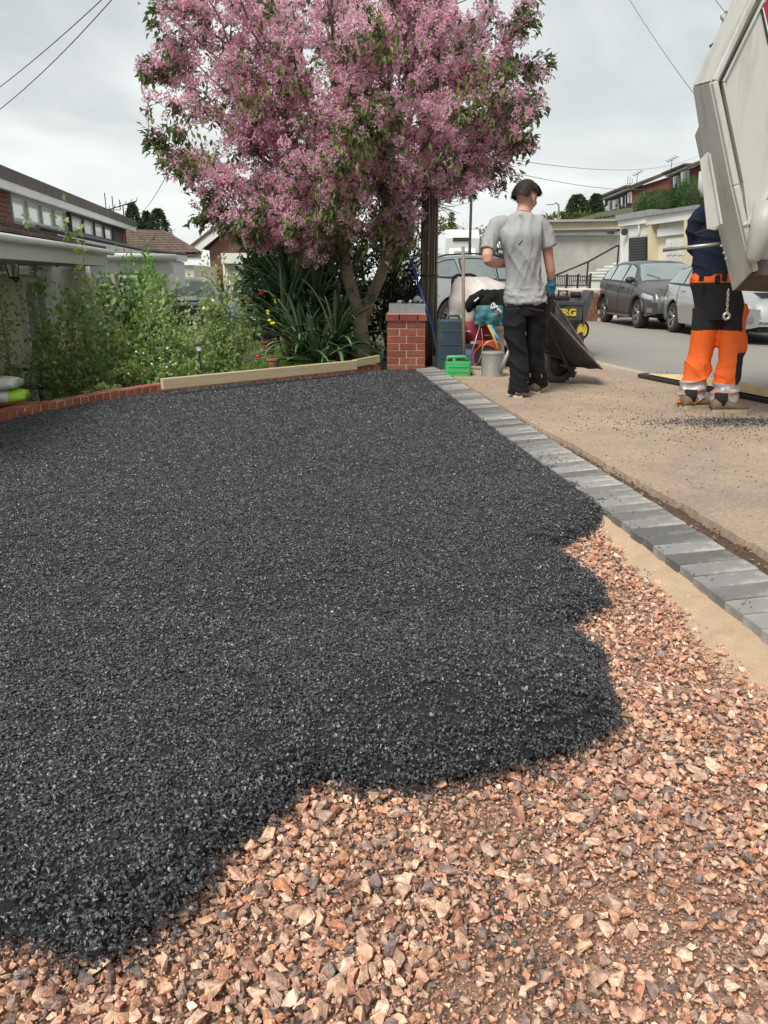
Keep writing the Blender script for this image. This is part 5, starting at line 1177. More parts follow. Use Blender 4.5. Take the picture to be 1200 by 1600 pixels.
def FYat(px): # line of the facade plane from px 800 (far) to px 970 (near)
    a = W(800, 430, 31.5); b = W(972, 430, 24.5); t = (px - 600) / FPX
    # X = t*zc, zc ~ Y*CP + .03
    lo, hi = 24.0, 33.0
    for _ in range(40):
        y = (lo + hi) / 2; xl = a.x + (b.x - a.x) * (y - a.y) / (b.y - a.y); xx = t * (y * CP + .0)
        if xl > xx: lo, hi = lo, y
        else: lo, hi = y, hi
    return (lo + hi) / 2
LN = mat('dark_coping', (.05, .05, .052), (.09, .09, .09), rough=.8)
YA, YB = 29.5, 24.4
facade(790, 367, 500, 972, 367, 500, YA, YB, 5, 'wall', K['pebbledash'], fl)
facade(790, 363.5, 368, 972, 361, 367.5, YA, YB, .3, 'white_band', K['white_paint'], fl, off=.12)
facade(790, 361.5, 364.5, 972, 358, 361.5, YA, YB, 5.3, 'coping', LN, fl, off=.25)
facade(790, 347, 363, 972, 345, 360, YA + 1.5, YB + 1.5, 6, 'upper_wall', K['cream_render'], fl)
facade(786, 344.5, 348, 974, 342, 345.5, YA + 1.5, YB + 1.5, 6.3, 'roof', mat('pale_roof_edge', (.35, .35, .32), rough=.8), fl, off=.15)
f_ = facade(877, 352.5, 361, 899, 352, 360.5, 28.4, 27.75, .1, 'window', K['white_paint'], fl, off=-.95); facade(879.5, 354.5, 360, 896.5, 354, 359.5, 28.35, 27.8, .1, 'pane', K['glass_curtain'], fl, off=-.90)
facade(962, 362, 366, 963.5, 362, 366, 24.7, 24.65, .1, 'bracket', LN, fl, off=.3); facade(966, 362, 366, 967.5, 362, 366, 24.6, 24.55, .1, 'bracket', LN, fl, off=.3)
# steps with a handrail in front of it
st = thing('garden_steps', 'white edged steps with thin metal handrail in front of the pebbledash wall', 'steps', (8.5, 25, -.1))
for k in range(6):
    px = 912 + k * 10; py = 437 - k * 4.8; Yk = 24.0
    x0, x1, z0, z1 = pq(px, py, 968, 450, Yk - .2 * (5 - k)); bx(M(), x0, x1, Yk - .2 * (5 - k), Yk + .3, -.1, z1).build('step', K['white_render'], st, bevel=.01)
    bx(M(), x0 - .03, x1, Yk - .2 * (5 - k) - .04, Yk + .26, z1, z1 + .05).build('tread', K['white_paint'], st)
hr = [W(868, 430, 22.6), W(919, 409, 22.9), W(962, 385, 23.2), W(967, 383, 23.2)]
M().tube(hr, .028, 6).build('handrail', K['dark_metal'], st, smooth=True)
for p in (hr[0], hr[1], hr[3]): M().tube([p, p - Vector((0, 0, .62))], .025, 6).build('post', K['dark_metal'], st)
# low garden wall with railings
gw = thing('garden_wall', 'low brown brick garden wall under the dark railings', 'wall', (6, 20.5, -.1)); YW = 21.3
x0, x1, z0, z1 = pq(872, 452, 936, 470, YW); nb_ = 9
for r_ in range(7):
    for c in range(nb_): 
        a = x0 + (x1 - x0) * (c + (.5 if r_ % 2 else 0)) / nb_; w_ = (x1 - x0) / nb_ - .01
        bx(M(), a, min(a + w_, x1 + .1), YW, YW + .2, -.1 + r_ * .105, -.1 + r_ * .105 + .095).build('brick', K['brick_old'], gw)
bx(M(), x0 + .02, x1 + .08, YW + .01, YW + .19, -.1, z1 - .06).build('mortar_bed', K['mortar'], gw); bx(M(), x0 - .03, x1 + .1, YW - .03, YW + .23, z1 - .03, z1 + .02).build('coping', K['cream_wall'], gw, bevel=.01)
rl = thing('railings', 'dark metal railings standing on the low brown garden wall', 'railings', ((x0 + x1) / 2, YW + .1, z1))
for k, px in enumerate((886, 904, 923)):
    q = W(px, 428 - k * .5, YW + .1); M().box((q.x, YW + .1, (q.z + z1) / 2), (.05, .05, q.z - z1)).build('post', K['dark_metal'], rl)
qa = W(870, 430, YW + .1); qb = W(923, 428, YW + .1)
for zc_ in (qa.z - .02, z1 + .1): M().box(((qa.x + qb.x) / 2, YW + .1, zc_), (qb.x - qa.x, .025, .03)).build('rail', K['dark_metal'], rl)
for k in range(19): x = qa.x + (qb.x - qa.x) * (k + .5) / 19; M().tube([(x, YW + .1, z1 + .06), (x, YW + .1, qa.z)], .010, 4).build('bar', K['dark_metal'], rl)
# white garages
gA = thing('white_garage', 'white rendered garage with black roller shutter and round plaque', 'garage', (8.2, 24, -.1))
Y0a, Y1a = 24.2, 22.9
facade(969, 340, 510, 1022, 338, 510, Y0a, Y1a, 6, 'wall', K['white_render'], gA)
facade(968, 337, 345, 1024, 327, 337, Y0a, Y1a, 6.2, 'coping', LN if False else mat('grey_coping', (.22, .22, .23), (.3, .3, .3), rough=.8), gA, off=.15)
facade(969, 345, 354, 1022, 337, 348, Y0a, Y1a, .3, 'fascia', K['white_paint'], gA, off=.08)
facade(984, 369, 500, 1019, 366, 500, 23.85, 23.0, .2, 'door_surround', mat('pale_grey_frame', (.5, .5, .48), rough=.8), gA, off=.06)
sh = facade(987, 372, 500, 1014, 370, 500, 23.75, 23.1, .1, 'shutter', mat('shutter_black', (.03, .033, .036), rough=.6), gA, off=.10)
for k in range(12):
    y_ = 374 + k * 4.2; facade(987.5, y_, y_ + 3.2, 1013.5, y_ - 1.4, y_ + 1.8, 23.74, 23.11, .03, 'slat', mat('shutter_slat', (.045, .05, .055), rough=.5) if k == 0 else bpy.data.materials['shutter_slat'], gA, off=.125)
q = W(973.5, 363, 24.0); M().lathe([(.001, 0), (.10, 0), (.10, .03), (.001, .03)], (q.x, q.y - .15, q.z), ax=(-.3, -1, 0), seg=16).build('plaque', K['black_plastic'], gA)
q = W(996, 357, 23.5); M().box((q.x, q.y - .12, q.z), (.05, .04, .3)).build('light_fitting', K['white_paint'], gA)
gB = thing('cream_garage', 'cream pillared garage with white up and over door behind the dark car', 'garage', (9.2, 22.5, -.1))
Y0b, Y1b = 22.9, 21.0
facade(1021, 337, 510, 1102, 328, 520, Y0b, Y1b, 6, 'wall', K['cream_wall'], gB)
facade(1021, 338, 352, 1104, 326.5, 341, Y0b, Y1b, .5, 'fascia', K['white_paint'], gB, off=.25)
facade(1020, 333, 338.5, 1105, 320.5, 327, Y0b, Y1b, 6.3, 'coping', bpy.data.materials['grey_coping'], gB, off=.32)
facade(1022, 352, 510, 1027, 351, 510, 22.85, 22.7, .4, 'pillar', K['cream_render'], gB, off=.2)
facade(1080, 344, 520, 1090, 342, 520, 21.5, 21.3, .5, 'pillar', K['cream_render'], gB, off=.25)
facade(1031, 358, 370, 1079, 352, 365, 22.6, 21.55, .3, 'lintel', K['white_paint'], gB, off=.1)
gd = facade(1043, 373, 500, 1079, 370, 500, 22.35, 21.55, .1, 'garage_door', K['white_paint'], gB, off=.06)
for k in range(5):
    for j in range(4): 
        p0_ = 1045 + j * 8.4; y_ = 378 + k * 12; facade(p0_, y_, y_ + 9, p0_ + 6.8, y_ - .8, y_ + 8.2, 22.3 - j * .187, 22.15 - j * .187, .03, 'door_panel', K['white_render'], gB, off=.085)
# brick houses on the bank
def bhouse(name, label, px0, pxc, px1, pt0, ptc, pt1, pb, Y0, Yc, Y1, winds, seed):
    t = thing(name, label, 'house', W(pxc, pb, Yc))
    if pxc > px0: 
        w1 = facade(px0, pt0, pb, pxc, ptc, pb, Y0, Yc, 4.0, 'wall', K['black_plastic'] if False else mat('dark_panel', (.07, .055, .05), (.1, .08, .07), scale=2, rough=.9), t)
    if px1 > pxc: facade(pxc, ptc, pb, px1, pt1, pb, Yc, Y1, 4.0, 'gable_wall', K['brick_far'], t)
    for (a, b, c, d, ya, yb) in winds:
        wf = facade(a, c, d, b, c - (b - a) * .22, d - (b - a) * .15, ya, yb, .15, 'window', K['white_paint'], t, off=.1)
        mw = (b - a); facade(a + mw * .16, c + 1.5, d - 1.5, a + mw * .46, c + 1.5 - mw * .07, d - 1.6, ya - (ya - yb) * .16, ya - (ya - yb) * .46, .05, 'pane', K['glass_curtain'], t, off=.15)
        facade(a + mw * .54, c + 1.5 - mw * .1, d - 1.9, a + mw * .86, c + 1.5 - mw * .17, d - 2.1, ya - (ya - yb) * .54, ya - (ya - yb) * .86, .05, 'pane', K['glass_dark'], t, off=.15)
    return t
h1 = bhouse('brick_house', 'farther brick house on the bank with four white windows under a dark roof', 945, 987, 1046, 312, 295, 276, 345, 62, 56, 54, [(952, 957, 314, 331, 61, 60.3), (959, 968, 313, 328, 60, 58.7), (972, 980, 307, 324, 58.4, 57.2), (983, 988, 301, 318, 56.6, 56)], 1)
facade(944, 309, 313.5, 988, 291, 296.5, 62, 56, .5, 'eaves', K['white_paint'], h1, off=.3); facade(943, 307, 310, 989, 289, 292.5, 61.9, 55.9, 4.5, 'roof', tile_m, h1, off=.5)
M().prism([W(987, 296, 55.8), W(1047, 271, 53.8), W(1047, 267.5, 53.8), W(987, 292, 55.8)], (0, .4, 0)).build('verge_board', K['white_paint'], h1)
M().prism([W(986, 292.5, 55.6), W(1047, 268, 53.6), W(1047, 265.5, 53.6), W(986, 290, 55.6)], (0, 6, 0)).build('gable_roof', tile_m, h1)
h2 = bhouse('brick_house', 'nearer brick house above the hedge partly hidden by the lorry', 1049, 1080, 1110, 275, 262, 250, 300, 50, 47, 46, [(1054, 1062, 276, 293, 49.4, 48.7), (1066, 1078, 268, 289, 48.2, 47.2)], 2)
facade(1047, 272, 276.5, 1082, 257, 262, 50.2, 46.8, .5, 'eaves', K['white_paint'], h2, off=.3); facade(1046, 270, 273, 1083, 255, 258, 50.2, 46.7, 5, 'roof', tile_m, h2, off=.5)
M().prism([W(1079, 263, 46.6), W(1125, 245, 45.6), W(1125, 241, 45.6), W(1079, 258.5, 46.6)], (0, .4, 0)).build('verge_board', K['white_paint'], h2)
M().prism([W(1078, 259.5, 46.4), W(1125, 241.5, 45.4), W(1125, 238.5, 45.4), W(1078, 256.5, 46.4)], (0, 6, 0)).build('gable_roof', tile_m, h2)
pc = thing('porch', 'small lean-to porch at the left end of the farther brick house', 'porch', W(938, 340, 60)); facade(934, 336, 350, 947, 336, 350, 60, 58, 1.5, 'wall', K['brick_far'], pc); M().prism([W(931, 335, 60), W(950, 324, 60), W(950, 329, 58), W(931, 339, 58)], (0, 0, .15)).build('roof', mat('grey_slate', (.3, .3, .31), rough=.7), pc)
aerial(996, 272, 52, .5, 1.2, 'small aerial on the farther brick house roof', n=4); aerial(1050, 250, 48, .5, 1.6, 'tall thin aerial between the two brick houses', n=4); aerial(984, 287, 55, .3, .8, 'short rod aerial over the white windows', yag=False)
# retaining bank behind garages, and a bank of ivy
bank = M(); rows_ = []
for (px, pt, Y_) in ((930, 348, 36), (985, 338, 34), (1050, 326, 31), (1130, 312, 29), (1300, 300, 27)):
    a = W(px, pt, Y_); rows_.append([Vector((a.x, Y_, -.2)), a, a + Vector((1.0, 9, .7)), a + Vector((3, 34, 2.0)), Vector((a.x + 3, Y_ + 34, -.2))])
bank.rings(rows_, close=False, cap=False); bank.build('bank', ground_m, None, kind='structure', smooth=True)
def hedge(name, label, c, d, n, lm, size, seed, cat='hedge', lump=.08, solid=.75, parent=None, rz=0.0, power=.5):
    """an uneven hedge volume: dark core with leaf shell"""
    rs = np.random.RandomState(seed); c = Vector(c); t = thing(name, label, cat, c - Vector((0, 0, d[2] / 2)), 0)
    u = rs.normal(size=(n, 3)); u /= np.abs(u ** 4).sum(1)[:, None] ** .25
    j = 1 + lump * (np.sin(u[:, 0] * 5 + seed) + np.sin(u[:, 1] * 7 + u[:, 2] * 6)) * .5
    r_ = rs.uniform(.82, 1.03, n) * j; ca, sa = math.cos(rz), math.sin(rz)
    L_ = u * r_[:, None] * np.array(d) / 2; P = np.stack([L_[:, 0] * ca - L_[:, 1] * sa, L_[:, 0] * sa + L_[:, 1] * ca, L_[:, 2]], -1) + np.array(c)
    v, f = place_leaves(P, u, size * rs.uniform(.5, 1.3, n), LEAF, rs, .7); np_mesh('foliage', v, f, lm, parent=t, kind='stuff')
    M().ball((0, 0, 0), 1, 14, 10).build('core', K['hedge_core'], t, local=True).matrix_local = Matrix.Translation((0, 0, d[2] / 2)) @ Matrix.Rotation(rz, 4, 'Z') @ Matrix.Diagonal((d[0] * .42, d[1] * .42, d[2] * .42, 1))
    return t
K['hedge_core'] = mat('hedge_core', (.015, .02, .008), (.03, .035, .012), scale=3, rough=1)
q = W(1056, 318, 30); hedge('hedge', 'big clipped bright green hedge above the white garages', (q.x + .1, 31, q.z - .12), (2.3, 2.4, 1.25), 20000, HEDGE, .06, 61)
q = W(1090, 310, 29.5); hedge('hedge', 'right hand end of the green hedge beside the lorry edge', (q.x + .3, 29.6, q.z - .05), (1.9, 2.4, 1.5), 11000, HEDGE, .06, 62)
q = W(968, 337, 38); hedge('ivy_bank', 'brown and green ivy bank below the farther brick house', (q.x + .3, 38, q.z - .45), (3.0, 2, .75), 5000, leaf_mat('leaf_ivy_brown', [(.08, .05, .03), (.05, .06, .02), (.12, .07, .045), (.03, .045, .015)]), .11, 63, rz=-.1)
q = W(1010, 330, 34); hedge('ivy_bank', 'yellow green strip of ivy left of the clipped hedge', (q.x, 34, q.z - .35), (1.3, 1.4, .6), 2200, GREEN_LIGHT, .10, 64)
# conifers, bare trees, bushes
conifer('conifer_tree', 'broad dark cypress left of the pair above the cream band', 903, 304, 56, 58, .5, n=12000, seed=5, pw=.42, size=.22)
conifer('conifer_tree', 'pointed dark cypress beside the brick house porch', 932, 303, 55, 60, .5, n=12000, seed=6, pw=.6, size=.22)
q = W(898, 345, 50); hedge('garden_shrub', 'low light green shrubs below the dark cypresses', (q.x, 50, q.z - .6), (4.6, 2.5, 1.9), 3000, GREEN_YEL, .25, 65, cat='shrub')
def bare_tree(px, Y, zb, top, label, seed, depth=4, w_=1.0, lm=TWIG_GREY, spread=.9, group=None):
    p = W(px, top, Y); rs = np.random.RandomState(seed); h = p.z - zb; t = thing('bare_tree', label, 'tree', (p.x, Y, zb), 0, group); m = M(); tips = []
    grow(m, Vector((p.x, Y, zb)), Vector((0, 0, 1)), h * .36, h * .016, depth, rs, tips, nb=(3, 5), shrink=.72, wig=.16, spread=spread, up=.15, seg=6); m.build('branches', lm, t, smooth=True); return t
bare_tree(735, 34, -.2, 300, 'fine leafless tree behind the thin lamp column', 71, depth=4, spread=1.3)
for i, (px, tp_, lab) in enumerate(((872, 320, 'leafless tree just right of the street lamp'), (893, 300, 'leafless tree behind the broad cypress'), (922, 290, 'bare tree between the two cypresses'), (945, 288, 'tall bare tree left of the farther brick house'), (850, 322, 'faint bare tree left of the street lamp'), (1030, 262, 'bare twigs behind the brick house roofs'))):
    bare_tree(px, 66 + i, -.2 if i < 5 else 3, tp_, lab, 80 + i, depth=4, lm=mat('twig_far', (.34, .31, .27), (.25, .22, .19), rough=.95) if i == 0 else bpy.data.materials['twig_far'], spread=.9)
q = W(714, 376, 36); hedge('evergreen_tree', 'yellow green rounded evergreen behind the white van', (q.x - .1, 36.5, 1.0), (3.0, 2.6, 4.1), 7000, GREEN_YEL, .17, 66, cat='tree', lump=.22)
q = W(707, 336, 24.6); conifer('evergreen_tree', 'small leader shoot standing out of the yellow evergreen', 706, 330, 36.5, 16, 1.5, n=500, lm=GREEN_YEL, seed=9, size=.17)
q = W(752, 370, 60); hedge('far_hedge', 'grey green tree belt beyond the white van', (q.x + 1.2, 64, .8), (7, 3, 5.0), 4000, leaf_mat('leaf_far', [(.08, .09, .05), (.11, .11, .07), (.06, .07, .045)]), .35, 67, lump=.3)
q = W(860, 350, 70); hedge('far_hedge', 'grey brown bushes below the street lamp', (q.x, 72, .6), (9, 3, 6.4), 3500, bpy.data.materials['leaf_far'], .35, 68, lump=.3)
# street lamp and lamp column
q = W(873, 350, 44); sl_ = thing('street_lamp', 'curved arm street lamp left of the dark cypresses', 'street lamp', (q.x, 44, 0))
t0 = W(873, 324, 44); a0_ = W(866, 318.5, 44); M().tube([(q.x, 44, -.1), (t0.x, 44, t0.z), (t0.x - .02, 44, t0.z + .12), (a0_.x + .1, 44, a0_.z + .05), (a0_.x - .05, 44, a0_.z)], [.07, .05, .045, .04, .04], 7).build('column', mat('lamp_grey', (.25, .26, .27), rough=.6), sl_, smooth=True)
M().box((a0_.x - .22, 44, a0_.z - .01), (.42, .2, .09)).build('lamp_head', K['white_render'], sl_, bevel=.03)
q = W(737, 290, 22.5); t = thing('lamp_column', 'thin dark column standing between the cherry and the young man', 'post', (q.x, 22.5, 0)); M().tube([(q.x, 22.5, -.1), (q.x, 22.5, 1.4), (q.x, 22.5, 7)], [.045, .04, .028], 8).build('shaft', K['dark_metal'], t, smooth=True)
M().box((q.x - .2, 22.5, 7.0), (.5, .16, .1)).build('lamp_head', K['dark_metal'], t, bevel=.02)
# ---------------------------------------------------------------- cars
def interp(tab, x): return float(np.interp(x, [a for a, b in tab], [b for a, b in tab]))
def car(name, label, loc, heading, L_, Wd, top, belt, paint, wheels, rr, glass, sill=.26, cladding=None, ws=(.55, 1.15), side=((-1.6, -.95), (-.9, -.05), (0, .85)), rim=None, roofrails=False, plate=None, lights=True, grille=True, group=None, hatchglass=None):
    """x forward, y left; top/belt are profiles along x"""
    t = thing(name, label, 'car', loc, heading, group); hl = L_ / 2
    def sec(x):
        zt = interp(top, x); zb = min(interp(belt, x), zt - .05); e = max(0, (abs(x) - (hl - .75)) / .75); fx = 1 - .20 * e ** 2.4
        hw = Wd / 2 * fx; g = min(1, max(0, (zt - zb - .05) / .30)); z0 = sill + (.10 * e ** 2)
        for xw in wheels:
            dx = abs(x - xw)
            if dx < rr + .045: z0 = max(z0, math.sqrt((rr + .045) ** 2 - dx * dx) + rr)
        tum = hw * .93 - (zt - zb) * .42
        re = tum * g + (hw * .86) * (1 - g)
        return [(hw * .96, z0), (hw, max(z0 + .01, .40)), (hw * 1.0, max(z0 + .02, .60)), (hw * .985, max(z0 + .03, zb - .10)), (hw * .945, max(z0 + .035, zb)), (re, max(zb + .01, zt - .075)), (re * .86, max(zb + .02, zt - .022)), (re * .45, zt - .004), (0, zt)]
    def pt(x, s, off=0.0, sd=1):
        S = sec(x); i = min(int(s), 7); u = s - i; y = S[i][0] * (1 - u) + S[i + 1][0] * u; z = S[i][1] * (1 - u) + S[i + 1][1] * u
        ny = (S[i + 1][1] - S[i][1]); nz = -(S[i + 1][0] - S[i][0]); l = math.hypot(ny, nz) or 1
        return Vector((x, (y + off * ny / l) * sd, z + off * nz / l))
    xs = sorted(set(np.round(np.concatenate([np.linspace(-hl, hl, 64)] + [xw + (rr + .045) * np.sin(np.linspace(-1.57, 1.57, 22)) for xw in wheels]), 4)))
    m = M(); rings_ = []
    for x in xs:
        S = sec(x); rings_.append([Vector((x, y, z)) for y, z in S] + [Vector((x, -y, z)) for y, z in reversed(S[:-1])])
    m.rings(rings_, cap=True, close=False); body = m.build('body', paint, t, local=True, auto=38)
    fl_ = M(); fl_.box((0, 0, sill + .12), (L_ - .35, Wd - .5, .26)); fl_.box((0, 0, .62), (L_ - .5, Wd - .55, .5)); fl_.build('underbody', K['black_plastic'], t, local=True)
    def patch(name, xa, xb, sa, sb, m_, sd=1, off=.004, n=6, ns=4, xc=None, xd=None, thick=0, parent=None):
        """quad patch: bottom edge xa..xb at sa, top edge xc..xd at sb"""
        xc = xa if xc is None else xc; xd = xb if xd is None else xd; mm = M(); g = []
        for j in range(ns + 1):
            v = j / ns; g.append([pt((xa + (xc - xa) * v) * (1 - i / n) + (xb + (xd - xb) * v) * i / n, sa + (sb - sa) * v, off, sd) for i in range(n + 1)])
        mm.rings(g, cap=False, close=False); return mm.build(name, m_, parent or t, local=True, smooth=True)
    seal = K['black_plastic']
    for sd in (1, -1):
        for k, (a, b) in enumerate(side):
            # slanted ends follow the pillars
            top0 = a + (.30 if k == 0 else .05); top1 = b - (.42 if k == len(side) - 1 else .03)
            patch('window_seal', a - .03, b + .03, 4.02, 5.0, seal, sd, .003, xc=top0 - .03, xd=top1 + .03)
            patch('side_window', a, b, 4.12, 4.93, glass, sd, .010, xc=top0, xd=top1)
        for xx in [side[-1][1] - .02, side[-2][1] + .02, side[0][1] - .1]:
            dg = [pt(xx, s, .002, sd) for s in np.linspace(.6, 4, 8)]; M().tube(dg, .006, 4).build('door_gap', seal, t, local=True)
        for xx in (side[-1][0] + .18, side[-2][0] + .14) if len(side) > 2 else (side[-1][0] + .2,):
            q = pt(xx, 3.15, .02, sd); M().box(q, (.19, .03, .028)).build('door_handle', paint, t, local=True, bevel=.008)
        q = pt(side[-1][1] - .12, 4.25, .12, sd); M().ball(q, (.09, .12, .075), 12, 8).build('wing_mirror', seal if cladding else paint, t, local=True, smooth=True)
        if lights:
            patch('headlight', hl - .62, hl - .06, 2.55, 3.45, K['lamp_glass'], sd, .012, xc=hl - .52, xd=hl - .16)
            patch('fog_lamp', hl - .30, hl - .10, .75, 1.35, K['steel'], sd, .010)
        patch('tail_light', -hl + .04, -hl + .42, 2.7, 3.7, K['tail_red'], sd, .010)
        if cladding:
            for xw in wheels:
                arc = [pt(xw + (rr + .075) * math.cos(a), 0, 0, sd) for a in np.linspace(.12, math.pi - .12, 16)]
                pts_ = [Vector((xw + (rr + .075) * math.cos(a), (Wd / 2 * .985) * sd, rr + (rr + .075) * math.sin(a))) for a in np.linspace(.0, math.pi, 16)]
                M().tube(pts_, .045, 6, flat=.6).build('wheel_arch', cladding, t, local=True, smooth=True)
            M().box((0, sd * (Wd / 2 - .03), sill + .03), (wheels[1] - wheels[0] - 2 * rr - .1, .06, .13)).build('side_skirt', cladding, t, local=True, bevel=.01)
            M().box((0, sd * (Wd / 2 + .0), sill + .0), (wheels[1] - wheels[0] - 2 * rr - .2, .03, .025)).build('chrome_strip', K['steel'], t, local=True)
        for xw in wheels:
            o = Vector((xw, sd * (Wd / 2 - .02), rr)); ax = (0, sd, 0)
            w_ = M(); w_.lathe([(rr * .66, -.21), (rr * .9, -.21), (rr * .985, -.17), (rr, -.1), (rr * .985, -.03), (rr * .9, .0), (rr * .68, .005), (rr * .66, -.01)], o, ax, 32, cap=False); wh = w_.build('wheel', K['black_rubber'], t, local=True, smooth=True)
            M().lathe([(rr * .67, .0), (rr * .62, -.01), (rr * .60, -.05), (rr * .6, -.12), (.001, -.13)], o, ax, 28, cap=False).build('rim', K['rim_dark'], wh, local=True, smooth=True)
            sp = M()
            for k in range(5):
                for dl in (-.17, .17):
                    a = k * 2 * math.pi / 5 + dl; a2 = k * 2 * math.pi / 5 + dl * .4; u = Vector((math.cos(a), 0, math.sin(a))); u2 = Vector((math.cos(a2), 0, math.sin(a2)))
                    sp.beam(o + u2 * .04 - Vector((0, sd * .03, 0)), o + u * rr * .63 - Vector((0, sd * .012, 0)), .03, .02, up=Vector((0, sd, 0)))
            sp.lathe([(rr * .61, -.02), (rr * .66, -.005), (rr * .66, .006), (rr * .62, .003)], o, ax, 28, cap=False); sp.lathe([(.001, -.01), (.05, -.015), (.06, -.04)], o, ax, 14)
            sp.build('spokes', rim or K['steel'], wh, local=True, kind='stuff')
    patch('windscreen', ws[0], ws[1], 5.55, 8, glass, 1, .006, n=8, ns=6); patch('windscreen', ws[0], ws[1], 5.55, 8, glass, -1, .006, n=8, ns=6)
    patch('rear_window', -hl + .22, -hl + .62, 5.6, 8, glass, 1, .006); patch('rear_window', -hl + .22, -hl + .62, 5.6, 8, glass, -1, .006)
    for yy_ in (-.35, .2): M().tube([pt(ws[1] - .02, 7.2 if yy_ < 0 else 7.6, .015, -1 if yy_ < 0 else 1), pt(ws[1] - .2, 6.3 if yy_ < 0 else 7.0, .02, -1 if yy_ < 0 else 1)], .008, 4).build('wiper', seal, t, local=True)
    if grille:
        g = M(); zf = .62; g.box((hl - .035, 0, zf), (.07, Wd * .46, .20)); g.build('grille', K['black_plastic'], t, local=True, bevel=.03)
        for k in range(4): M().box((hl + .006, 0, zf - .07 + k * .045), (.012, Wd * .40, .010)).build('grille_bar', K['steel'], t, local=True)
        M().box((hl - .06, 0, .34), (.14, Wd * .62, .14)).build('lower_intake', K['black_plastic'], t, local=True, bevel=.03)
    p = M().box((hl + .015, 0, .44), (.012, .50, .11)).build('number_plate', K['plate'], t, local=True)
    if plate: text_part(plate, .085, (hl + .024, 0, .44), (R(90), 0, R(90)), K['black_plastic'], p, name='plate_text', depth=.001)
    if roofrails:
        for sd in (1, -1): M().tube([pt(x, 5.9, .04, sd) for x in np.linspace(-hl * .72, .25, 8)], .018, 6).build('roof_rail', seal, t, local=True, smooth=True)
    return t
K['lamp_glass'] = mat('headlamp_glass', (.5, .52, .53), (.25, .26, .27), scale=9, rough=.08, spec=.9, coat=1)
K['tail_red'] = mat('tail_red', (.35, .02, .02), rough=.15, coat=1)
K['rim_dark'] = mat('rim_dark', (.05, .05, .05), rough=.5, metal=.5)
K['plate'] = mat('plate_white', (.7, .7, .65), rough=.5)
PG = mat('paint_gunmetal', (.055, .055, .057), (.062, .062, .064), scale=1, rough=.35, metal=.0, coat=.35)
PS = mat('paint_silver', (.42, .43, .43), (.45, .46, .46), scale=1, rough=.3, metal=.6, coat=1.0)
PW = mat('paint_white', (.72, .73, .72), rough=.25, coat=1.0); PB = mat('paint_navy', (.03, .05, .11), rough=.25, metal=.3, coat=1.0); PK = mat('paint_black', (.012, .012, .014), rough=.2, coat=1.0)
SUVT = [(-2.14, .70), (-2.12, .92), (-2.0, 1.10), (-1.72, 1.36), (-1.3, 1.49), (-.6, 1.54), (.1, 1.52), (.45, 1.44), (1.08, 1.06), (1.35, 1.00), (1.75, .93), (2.0, .84), (2.1, .70), (2.14, .52)]
SUVB = [(-2.14, .80), (-1.9, 1.08), (-1.0, 1.03), (.9, .96), (1.2, .92), (2.0, .78), (2.14, .5)]
HT = [(-2.2, .65), (-2.17, .95), (-2.05, 1.06), (-1.65, 1.33), (-1.1, 1.43), (-.4, 1.465), (.2, 1.44), (.5, 1.36), (1.2, .98), (1.5, .92), (1.9, .82), (2.1, .72), (2.2, .5)]
HB = [(-2.2, .8), (-1.9, 1.0), (-1.0, .95), (.9, .89), (1.2, .86), (2.0, .70), (2.2, .48)]
def place_car(px, Y, ext): pass
SIDE_SUV = ((-1.75, -1.02), (-.96, -.10), (-.03, .92))
ST_ = dict(ws=(.42, 1.05), side=SIDE_SUV)
# far dark SUV: front towards us, heading -Y
car('parked_car', 'dark grey crossover with black wheel arches parked facing us', (5.78 + .885, 19.65, -.10), R(-90) + R(1.5), 4.28, 1.77, SUVT, SUVB, PG, (-1.27, 1.30), .335, K['glass_car'], cladding=K['black_plastic'], **ST_, plate='LS18 DKV')
car('parked_car', 'silver hatchback parked in front of the dark crossover half hidden by the lorry', (6.12 + .88, 15.55, -.10), R(-90) + R(1), 4.40, 1.76, HT, HB, PS, (-1.30, 1.32), .315, K['glass_car'], sill=.22, ws=(.46, 1.15), side=((-1.75, -.98), (-.92, -.08), (-.02, .98)), plate='CK55 RVX')
# silver SUV behind the pile of tools, nose towards the right and us
ang = math.atan2(.61, .79)
car('parked_car', 'silver estate car parked across the footway behind the white sack', (1.85, 17.0, -.04), ang, 4.3, 1.82, [(a * 1.06, b * .985) for a, b in SUVT], [(a * 1.06, b * .985) for a, b in SUVB], PS, (-1.36, 1.38), .335, K['glass_car'], cladding=None, ws=(.44, 1.12), side=((-1.86, -1.1), (-1.02, -.10), (-.03, .98)), roofrails=True)
# cars beyond the left garden
car('parked_car', 'navy blue car parked beyond the lawn railings behind the strap leaves', (-3.45, 22.2, -.42), R(-82), 4.2, 1.75, HT, HB, PB, (-1.27, 1.30), .31, K['glass_dark'], sill=.22, ws=(.46, 1.15), side=((-1.75, -.98), (-.92, -.08), (-.02, .98)), group=None)
car('parked_car', 'black car half hidden behind the rounded pale shrub', (-5.5, 22.8, -.42), R(-78), 4.1, 1.72, HT, HB, PK, (-1.27, 1.30), .31, K['glass_dark'], sill=.22, ws=(.46, 1.15), side=((-1.75, -.98), (-.92, -.08), (-.02, .98)))
